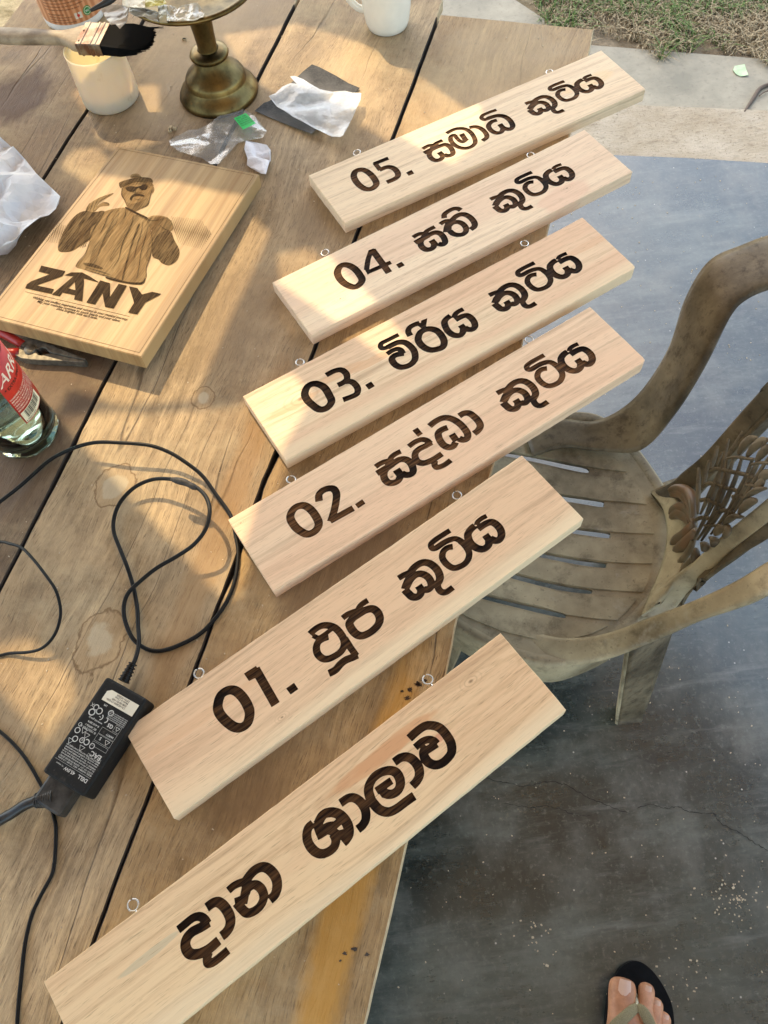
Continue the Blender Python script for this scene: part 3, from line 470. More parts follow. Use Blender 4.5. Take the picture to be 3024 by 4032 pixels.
'04': '2595,205 2562,209 2532,215 2505,225 2489,235 2472,249 2458,270 2440,300 2441,302 2444,305 2508,333 2510,332 2512,329 2533,295 2538,290 2545,285 2562,280 2588,275 2612,273 2638,273 2652,274 2665,276 2675,281 2682,286 2689,295 2700,328 2702,331 2708,331 2770,316 2777,312 2777,308 2769,282 2759,260 2752,250 2742,240 2732,232 2720,224 2708,217 2692,211 2665,205 2630,203|882,222 870,224 850,230 822,245 804,258 785,273 769,290 755,308 741,332 733,352 726,375 721,398 717,420 714,465 714,488 717,518 722,550 728,572 735,595 744,618 755,640 766,660 778,678 792,695 806,708 820,718 838,726 848,730 865,734 885,735 905,733 925,729 948,722 970,712 992,700 1010,688 1026,672 1032,665 1042,650 1046,642 1052,628 1056,608 1059,588 1064,532 1067,480 1066,455 1064,428 1061,405 1055,380 1048,358 1039,332 1028,310 1015,288 1002,272 985,255 968,242 950,233 920,224 900,221|1325,237 1318,248 1245,318 1202,364 1166,410 1104,495 1102,500 1113,508 1114,510 1112,515 1110,520 1101,595 1101,602 1102,604 1105,603 1113,598 1120,597 1305,610 1308,612 1308,615 1302,722 1302,726 1305,728 1308,728 1390,732 1394,730 1395,728 1402,620 1403,618 1408,617 1455,620 1460,619 1462,615 1467,560 1467,558 1462,555 1410,551 1407,550 1406,548 1421,260 1418,258 1408,257 1402,255 1401,245 1398,243 1330,237|3748,237 3716,240 3690,246 3672,255 3658,268 3650,278 3645,288 3641,298 3639,308 3638,318 3640,328 3642,338 3648,347 3657,358 3668,366 3682,374 3698,379 3722,382 3788,381 3828,384 3852,388 3885,399 3895,400 3902,403 3912,410 3920,420 3927,440 3927,452 3931,480 3932,495 3931,530 3929,548 3924,568 3919,582 3913,595 3906,605 3895,616 3882,626 3870,633 3858,639 3845,643 3832,645 3818,645 3800,643 3778,639 3760,634 3748,628 3738,620 3731,610 3724,592 3719,570 3717,545 3718,518 3722,500 3728,488 3737,475 3748,465 3760,457 3772,453 3788,452 3800,453 3810,457 3835,470 3840,471 3843,468 3872,425 3876,418 3872,414 3838,396 3825,392 3812,389 3795,387 3772,387 3750,391 3732,396 3710,408 3695,419 3682,430 3670,444 3660,459 3653,472 3647,490 3644,508 3642,528 3642,552 3644,578 3649,600 3656,622 3664,640 3674,655 3685,668 3700,679 3715,688 3738,696 3762,703 3792,708 3812,710 3840,709 3860,707 3875,703 3895,696 3912,687 3930,676 3948,663 3959,652 3970,640 3980,625 3992,600 3995,599 4007,628 4014,642 4025,658 4040,675 4054,688 4070,697 4085,704 4105,708 4120,710 4135,710 4152,708 4168,705 4188,698 4200,691 4212,682 4215,683 4230,698 4239,705 4258,716 4270,721 4285,723 4295,724 4310,722 4325,719 4340,714 4353,708 4368,699 4380,690 4390,680 4400,667 4408,655 4418,638 4428,612 4433,590 4436,568 4436,540 4433,515 4426,490 4418,470 4410,459 4398,445 4383,435 4368,427 4350,421 4322,415 4305,412 4270,409 4264,408 4266,405 4273,402 4298,401 4322,402 4368,409 4371,405 4380,365 4380,360 4379,358 4328,349 4298,347 4270,349 4250,352 4236,358 4225,364 4202,380 4200,378 4198,362 4195,361 4155,362 4140,364 4122,367 4100,374 4079,382 4062,391 4050,400 4036,412 4028,423 4018,438 4008,456 4005,458 3993,418 3987,402 3979,388 3969,375 3958,364 3942,353 3930,346 3915,340 3888,330 3868,325 3850,321 3795,316 3712,316 3710,312 3714,305 3720,302 3738,299 3762,298 3800,298 3872,301 3948,306 3950,305 3952,300 3956,252 3955,247 3950,245 3822,238 3788,237|889,310 895,308 902,309 910,313 918,319 930,334 944,360 953,385 962,420 966,455 967,482 965,522 960,578 957,598 952,612 949,618 942,624 925,635 905,644 885,648 880,648 875,645 869,640 861,630 846,605 832,572 824,550 818,520 815,498 814,465 816,432 820,410 828,380 835,363 843,350 858,332 872,320|1990,335 1940,342 1937,342 1935,344 1935,350 1944,400 1946,405 1952,406 1995,400 2012,400 2030,403 2042,407 2049,412 2049,415 2032,421 2026,428 2022,429 1910,435 1908,435 1905,437 1909,508 1910,510 1919,512 1919,515 1911,535 1906,550 1902,568 1900,585 1901,610 1904,630 1912,655 1920,672 1930,686 1942,698 1960,710 1980,719 1995,724 2012,727 2035,728 2052,726 2068,722 2085,715 2098,708 2115,693 2118,693 2120,694 2138,718 2148,728 2162,738 2178,744 2195,748 2208,749 2218,748 2238,744 2252,738 2268,727 2283,710 2297,688 2306,665 2315,632 2321,600 2322,568 2321,538 2322,534 2328,536 2355,553 2363,558 2365,560 2362,568 2365,608 2369,628 2373,640 2380,655 2391,672 2402,688 2422,708 2440,720 2465,733 2492,742 2512,745 2530,744 2555,740 2575,734 2592,725 2610,711 2622,699 2640,676 2642,678 2643,680 2652,728 2655,732 2660,732 2688,728 2715,723 2729,718 2742,710 2752,704 2765,693 2773,685 2782,672 2791,658 2797,642 2803,625 2808,600 2811,580 2814,552 2814,525 2812,505 2809,482 2802,458 2794,432 2785,415 2776,400 2768,390 2755,378 2742,368 2728,359 2712,352 2692,346 2668,342 2645,340 2625,341 2608,344 2582,350 2567,355 2528,373 2525,372 2515,364 2505,358 2492,352 2475,345 2452,341 2438,339 2420,339 2398,341 2365,348 2361,350 2361,355 2375,410 2380,411 2420,404 2428,405 2428,408 2398,434 2381,450 2358,475 2325,516 2320,520 2318,519 2309,495 2298,478 2290,467 2281,458 2264,445 2245,435 2232,430 2220,427 2195,423 2165,422 2159,420 2160,418 2165,415 2178,412 2218,411 2280,411 2282,410 2283,405 2284,352 2284,350 2282,348 2215,346 2160,349 2145,351 2132,355 2108,368 2085,353 2060,343 2045,339 2022,336 2008,335|1319,345 1322,345 1323,352 1312,538 1311,542 1310,544 1305,544 1176,535 1170,534 1169,532 1169,530 1173,522 1247,422 1282,381|3388,345 3358,350 3308,366 3302,365 3270,356 3245,352 3190,348 3188,348 3184,350 3183,355 3179,405 3180,411 3185,413 3232,416 3240,418 3241,420 3212,434 3195,444 3137,485 3135,488 3136,490 3160,515 3161,518 3160,520 3118,523 3113,525 3112,530 3114,560 3119,610 3121,625 3125,638 3130,649 3137,660 3145,670 3155,680 3165,688 3178,695 3190,701 3202,705 3215,707 3228,707 3250,705 3262,701 3275,696 3298,681 3300,682 3318,695 3328,701 3335,704 3350,708 3365,709 3378,707 3392,704 3408,699 3410,699 3410,702 3405,720 3402,735 3400,752 3402,768 3404,780 3410,793 3419,808 3430,819 3442,828 3455,834 3478,841 3490,843 3508,844 3568,842 3570,840 3571,835 3569,785 3568,779 3562,778 3508,779 3490,776 3483,772 3478,765 3476,758 3476,748 3479,730 3484,718 3488,713 3508,706 3522,699 3540,688 3553,678 3563,668 3572,655 3582,638 3590,620 3597,598 3601,580 3604,562 3606,535 3605,510 3602,490 3598,470 3591,450 3579,422 3562,399 3550,386 3540,378 3520,365 3508,358 3492,353 3475,348 3458,345 3420,343|4201,390 4202,388 4205,389 4219,402 4222,408 4218,410 4205,410 4202,409 4201,405|2636,418 2652,418 2670,421 2685,427 2695,435 2703,445 2710,460 2717,480 2722,502 2725,528 2724,555 2721,585 2715,610 2709,628 2701,640 2690,648 2678,652 2655,655 2652,654 2651,652 2657,630 2660,612 2663,588 2663,568 2661,548 2658,532 2647,502 2637,482 2630,472 2621,462 2606,450 2587,438 2585,435 2592,430 2608,424 2622,419|3404,420 3422,419 3442,420 3460,424 3472,429 3484,438 3495,450 3503,462 3509,480 3515,502 3517,525 3516,550 3512,575 3505,598 3495,618 3485,628 3470,636 3468,637 3465,635 3474,600 3476,570 3475,552 3470,528 3463,510 3453,490 3444,475 3435,465 3422,454 3410,445 3397,438 3374,428 3378,425 3385,423|4168,438 4195,437 4200,438 4201,442 4201,480 4203,485 4210,486 4270,486 4292,487 4322,494 4332,498 4337,502 4343,518 4347,538 4348,558 4346,578 4342,592 4335,610 4325,627 4315,638 4302,644 4298,646 4295,645 4290,641 4285,635 4274,605 4270,604 4260,606 4257,605 4256,600 4258,555 4258,552 4252,550 4178,548 4175,550 4174,552 4172,600 4169,605 4154,622 4145,630 4132,633 4118,632 4108,626 4098,615 4090,602 4084,585 4079,570 4077,552 4077,538 4078,522 4083,505 4088,490 4100,468 4106,460 4112,454 4125,448 4140,443 4155,439|2504,495 2515,493 2528,495 2542,500 2554,508 2561,515 2568,528 2574,545 2578,560 2579,580 2577,602 2573,620 2568,635 2559,650 2548,662 2538,668 2525,672 2518,672 2510,670 2492,662 2478,652 2465,638 2457,625 2452,612 2449,598 2446,562 2445,559 2439,555 2441,550 2468,510 2472,506|3319,498 3340,496 3350,499 3359,502 3366,508 3373,515 3384,535 3391,558 3392,568 3392,580 3390,595 3386,608 3381,618 3375,627 3370,632 3365,634 3348,621 3345,620 3338,625 3335,623 3337,580 3335,575 3330,574 3260,571 3255,572 3253,575 3251,605 3250,610 3238,624 3230,630 3225,630 3220,628 3212,620 3208,610 3203,562 3203,548 3210,542 3220,538 3252,519 3270,511 3290,504|2135,500 2140,499 2172,499 2188,499 2200,502 2208,505 2216,510 2222,518 2227,525 2231,538 2233,555 2233,575 2232,592 2228,618 2222,640 2216,655 2210,666 2208,667 2205,666 2192,650 2188,645 2182,646 2160,658 2158,659 2156,658 2156,650 2157,562 2156,560 2152,558 2075,557 2070,558 2068,562 2067,618 2065,622 2045,645 2038,650 2028,651 2020,650 2010,646 2002,641 1997,632 1992,618 1990,602 1989,585 1992,570 1997,555 2004,540 2012,530 2024,520 2038,512 2128,506 2131,505|1498,660 1495,662 1495,665 1495,732 1497,738 1502,739 1580,737 1585,736 1586,735 1587,730 1583,665 1582,660 1575,659',
'03': '2242,222 2218,228 2205,232 2192,239 2170,255 2154,272 2140,292 2133,310 2128,338 2124,368 2125,372 2132,374 2200,381 2203,378 2209,332 2212,325 2215,318 2225,306 2235,297 2245,293 2258,290 2292,291 2322,296 2326,300 2340,352 2338,355 2305,359 2282,364 2265,371 2248,381 2228,395 2211,410 2188,435 2175,452 2167,468 2160,485 2155,502 2151,530 2150,560 2151,585 2155,610 2161,635 2168,658 2176,675 2194,705 2206,720 2218,732 2238,748 2258,758 2288,771 2318,780 2345,787 2362,790 2380,791 2398,790 2412,786 2435,776 2458,760 2475,743 2492,720 2504,700 2514,672 2521,650 2527,618 2531,588 2532,565 2532,542 2531,525 2526,500 2521,482 2514,465 2506,450 2496,435 2484,420 2472,408 2458,395 2445,386 2428,376 2409,368 2407,365 2409,360 2485,268 2488,262 2488,260 2480,258 2410,250 2405,252 2385,275 2382,277 2380,277 2372,271 2370,268 2377,240 2377,238 2373,235 2325,225 2305,222 2268,221|1808,240 1795,242 1785,246 1769,255 1755,268 1742,285 1737,295 1734,305 1732,325 1735,342 1739,352 1744,360 1748,365 1756,372 1770,381 1795,390 1832,397 1835,398 1838,404 1840,406 1895,405 1952,409 1972,414 1992,425 2004,435 2012,445 2018,458 2024,475 2029,498 2032,518 2034,545 2034,572 2027,608 2020,625 2012,642 2003,660 1993,675 1982,686 1972,694 1960,701 1942,708 1928,712 1912,713 1898,712 1880,708 1862,702 1848,695 1838,687 1829,675 1822,658 1816,638 1814,620 1814,600 1817,582 1822,571 1828,566 1832,563 1840,562 1850,563 1870,569 1930,592 1935,593 1938,590 1953,562 1958,561 1975,563 1978,562 1980,560 1987,520 1987,508 1985,492 1977,470 1971,460 1962,448 1954,440 1942,431 1932,425 1920,420 1892,414 1858,410 1838,411 1775,417 1773,420 1773,422 1778,475 1780,480 1785,481 1848,476 1875,478 1888,480 1895,482 1902,488 1906,495 1905,497 1902,497 1872,489 1852,486 1835,485 1820,487 1802,491 1782,499 1768,509 1755,520 1745,532 1736,550 1730,565 1727,582 1725,608 1726,630 1729,652 1735,675 1742,692 1749,708 1758,722 1768,735 1780,746 1792,755 1818,768 1838,776 1855,781 1880,787 1898,789 1915,789 1932,788 1955,785 1975,779 2002,768 2022,758 2038,747 2056,730 2069,715 2083,692 2097,668 2108,640 2117,612 2120,592 2122,572 2123,542 2121,518 2117,490 2111,460 2103,435 2095,418 2086,402 2076,390 2065,378 2052,368 2038,358 2022,350 2008,343 1990,337 1970,334 1910,329 1885,328 1842,329 1838,330 1832,334 1828,334 1812,330 1806,328 1804,322 1804,318 1807,310 1812,304 1818,301 1825,300 1880,303 2050,308 2052,305 2053,302 2056,255 2055,250 2050,248 1992,245 1882,242 1830,238|3950,245 3902,247 3875,251 3855,257 3845,262 3835,269 3826,278 3819,288 3812,299 3808,310 3806,322 3806,332 3808,342 3812,352 3820,365 3832,377 3850,386 3868,392 3892,395 3962,394 4008,397 4030,401 4062,412 4072,412 4083,418 4089,422 4096,432 4101,442 4102,448 4104,452 4105,468 4109,495 4111,518 4111,538 4108,560 4100,595 4095,608 4088,620 4078,630 4068,639 4052,650 4040,657 4028,661 4015,664 3988,665 3968,662 3945,658 3930,653 3919,648 3910,639 3902,625 3896,610 3891,588 3889,562 3891,535 3894,518 3901,502 3910,490 3924,478 3935,471 3948,467 3962,467 3975,468 3985,472 4010,485 4015,486 4018,482 4048,438 4051,432 4051,430 4048,426 4012,409 3988,402 3970,400 3952,399 3925,403 3908,408 3890,416 3873,428 3855,443 3842,458 3831,472 3822,490 3818,506 3814,525 3812,542 3812,565 3815,598 3819,620 3827,642 3835,660 3845,675 3858,689 3871,700 3889,710 3908,717 3938,725 3968,730 3990,732 4018,731 4040,728 4055,724 4075,716 4095,706 4112,694 4133,678 4150,660 4158,648 4175,615 4178,618 4188,645 4198,662 4212,682 4224,695 4238,706 4252,716 4270,723 4288,727 4305,729 4320,729 4338,727 4352,724 4375,716 4388,709 4400,700 4402,700 4428,722 4448,734 4460,739 4475,741 4485,742 4500,740 4515,737 4530,732 4545,725 4558,718 4577,702 4586,692 4596,680 4610,655 4620,632 4626,610 4630,582 4630,552 4626,528 4619,500 4612,482 4602,468 4590,455 4575,444 4560,436 4542,430 4522,425 4492,420 4454,418 4452,415 4455,412 4465,410 4490,409 4515,411 4558,417 4560,415 4562,410 4571,370 4570,365 4565,362 4515,355 4482,354 4458,355 4438,359 4422,365 4410,372 4388,389 4385,387 4382,370 4380,369 4338,370 4308,376 4285,383 4265,390 4242,402 4230,411 4218,423 4207,435 4198,450 4188,469 4185,471 4172,428 4165,412 4158,399 4148,386 4135,374 4120,364 4108,357 4090,350 4065,341 4048,336 4025,332 3975,327 3885,327 3882,327 3880,325 3883,318 3885,315 3890,313 3908,310 3932,308 3988,308 4050,310 4125,315 4128,313 4129,310 4132,255 4130,253 4128,252 4082,250 3995,246|1045,265 1000,266 995,268 993,270 993,275 995,332 996,338 1002,339 1055,338 1082,338 1115,344 1140,353 1148,357 1152,362 1160,375 1165,398 1166,420 1163,435 1156,452 1146,468 1138,474 1122,478 1090,481 1048,477 1042,478 1040,482 1032,546 1033,548 1038,549 1072,553 1090,554 1118,552 1142,564 1156,572 1161,578 1165,585 1172,608 1175,640 1173,668 1169,682 1160,700 1147,715 1142,718 1138,719 1128,719 1072,712 992,698 990,699 989,702 973,765 975,768 980,770 1060,784 1125,792 1142,792 1162,790 1180,784 1190,779 1205,768 1220,753 1232,738 1243,720 1251,702 1256,682 1259,662 1260,638 1258,612 1254,592 1251,578 1247,568 1238,548 1225,530 1212,518 1211,515 1224,498 1233,482 1241,465 1247,448 1250,430 1251,410 1250,392 1246,372 1241,355 1235,340 1222,320 1205,303 1185,291 1168,283 1150,277 1112,268 1088,265|742,275 712,281 691,290 670,303 650,318 632,334 615,352 605,366 591,390 584,410 580,425 575,462 574,500 575,520 581,552 604,648 611,670 620,690 632,711 640,720 655,734 671,745 690,755 718,763 738,766 758,767 782,764 805,758 830,748 848,739 875,720 888,708 901,690 911,668 916,652 919,632 933,525 935,495 935,468 931,435 925,412 916,390 903,365 892,348 872,322 858,308 842,298 815,284 785,276 765,274|749,360 758,359 765,359 775,362 782,365 796,375 808,390 816,402 823,418 831,438 835,452 837,468 837,490 836,518 830,565 822,625 819,638 815,648 808,658 792,669 770,679 752,682 738,680 730,677 722,673 715,665 707,650 698,625 680,550 674,522 672,495 673,470 675,445 679,430 685,415 696,400 717,380 732,368 742,362|2720,360 2695,363 2670,369 2645,378 2628,387 2608,400 2596,412 2586,425 2575,445 2564,472 2555,505 2548,535 2544,570 2545,600 2549,632 2555,654 2565,678 2580,702 2590,713 2605,727 2615,735 2630,744 2645,751 2660,755 2685,757 2700,755 2718,750 2731,745 2745,738 2768,720 2770,721 2788,737 2805,749 2820,757 2838,762 2855,765 2872,764 2890,760 2910,752 2930,740 2940,731 2949,720 2963,695 2975,665 2982,631 2986,595 2984,562 2978,528 2971,510 2962,494 2950,480 2935,469 2920,461 2895,453 2862,447 2828,445 2826,442 2831,438 2840,432 2858,428 2882,426 2935,429 2940,428 2942,422 2945,367 2944,365 2940,364 2882,361 2855,363 2830,366 2810,372 2794,380 2780,389 2758,409 2755,410 2752,405 2745,360 2742,358 2740,358|3552,360 3518,366 3465,383 3430,374 3402,369 3345,365 3340,366 3338,368 3334,425 3334,430 3340,432 3390,435 3399,438 3396,440 3370,453 3350,464 3291,508 3289,510 3290,512 3315,538 3317,540 3316,542 3310,544 3272,546 3267,548 3266,552 3268,578 3274,635 3276,650 3280,662 3285,675 3292,686 3302,698 3312,708 3322,715 3335,723 3348,729 3362,733 3375,735 3390,735 3412,732 3435,723 3448,716 3458,708 3460,708 3480,722 3490,727 3498,730 3512,734 3528,735 3542,733 3558,730 3570,725 3575,725 3575,728 3570,745 3567,760 3565,780 3567,795 3569,808 3576,822 3586,838 3596,848 3610,857 3620,862 3645,870 3660,872 3678,873 3735,871 3739,870 3741,868 3741,862 3739,810 3738,805 3732,804 3678,806 3665,805 3658,804 3650,799 3645,792 3643,785 3643,775 3646,758 3653,740 3656,738 3672,732 3692,722 3708,712 3721,702 3730,692 3740,680 3749,665 3759,642 3766,620 3771,600 3773,582 3775,555 3773,530 3770,508 3764,482 3759,465 3745,437 3728,413 3715,401 3705,392 3685,380 3672,373 3655,367 3622,360 3600,358 3582,358|4386,398 4388,396 4392,400 4406,412 4408,415 4408,418 4398,419 4390,419 4388,418 4386,408|2741,435 2750,435 2758,440 2762,445 2761,455 2763,515 2763,520 2765,522 2770,523 2828,522 2850,523 2868,526 2880,530 2885,532 2888,538 2893,555 2896,580 2896,602 2894,625 2889,645 2881,665 2873,680 2865,686 2860,687 2858,687 2850,683 2844,678 2839,670 2828,645 2825,643 2815,645 2813,642 2813,595 2812,592 2809,590 2735,589 2731,590 2729,595 2728,630 2727,635 2698,671 2692,675 2685,679 2678,679 2667,672 2655,660 2647,648 2641,632 2636,612 2633,592 2633,572 2635,555 2640,530 2649,498 2656,478 2666,460 2672,454 2680,449 2692,444 2705,440|2325,438 2342,436 2362,439 2380,445 2395,455 2408,468 2421,485 2431,505 2436,520 2438,545 2438,578 2434,612 2426,648 2417,670 2406,688 2390,704 2382,709 2378,710 2360,707 2325,697 2302,688 2287,678 2273,662 2262,644 2253,620 2247,598 2244,570 2244,542 2247,515 2253,498 2260,488 2270,475 2290,455 2308,443 2315,440|3566,438 3585,436 3608,438 3625,441 3638,447 3649,455 3660,468 3669,482 3675,500 3681,522 3683,545 3682,575 3679,598 3671,620 3660,642 3650,652 3635,660 3632,660 3630,658 3636,640 3640,620 3642,590 3640,570 3635,548 3628,530 3618,509 3608,494 3597,482 3585,472 3571,462 3557,455 3538,448 3536,445 3545,441|4366,448 4382,447 4385,447 4386,450 4388,492 4390,497 4395,498 4455,497 4480,498 4512,504 4522,509 4528,513 4531,520 4534,530 4538,552 4539,575 4537,595 4531,615 4522,632 4512,646 4502,655 4490,661 4485,661 4479,655 4475,650 4464,620 4460,618 4450,620 4447,620 4445,615 4447,568 4446,565 4442,564 4368,561 4362,562 4360,568 4359,612 4358,617 4339,640 4330,647 4315,650 4305,650 4300,648 4289,640 4279,628 4273,615 4266,598 4261,578 4260,560 4260,545 4263,528 4268,510 4275,492 4282,480 4288,472 4295,467 4302,462 4318,456 4338,450|3483,518 3495,517 3505,517 3515,520 3522,524 3530,530 3537,538 3547,558 3554,580 3555,602 3553,618 3549,630 3545,640 3539,650 3532,657 3528,658 3512,647 3508,644 3500,649 3498,649 3496,642 3498,602 3498,599 3495,598 3418,595 3415,595 3412,598 3410,630 3409,635 3390,655 3385,656 3378,652 3370,645 3366,635 3360,580 3359,572 3360,570 3368,564 3378,561 3415,539 3430,532 3458,523|1318,695 1315,696 1313,698 1312,700 1312,775 1313,780 1320,781 1395,778 1400,775 1400,700 1398,695 1392,694',
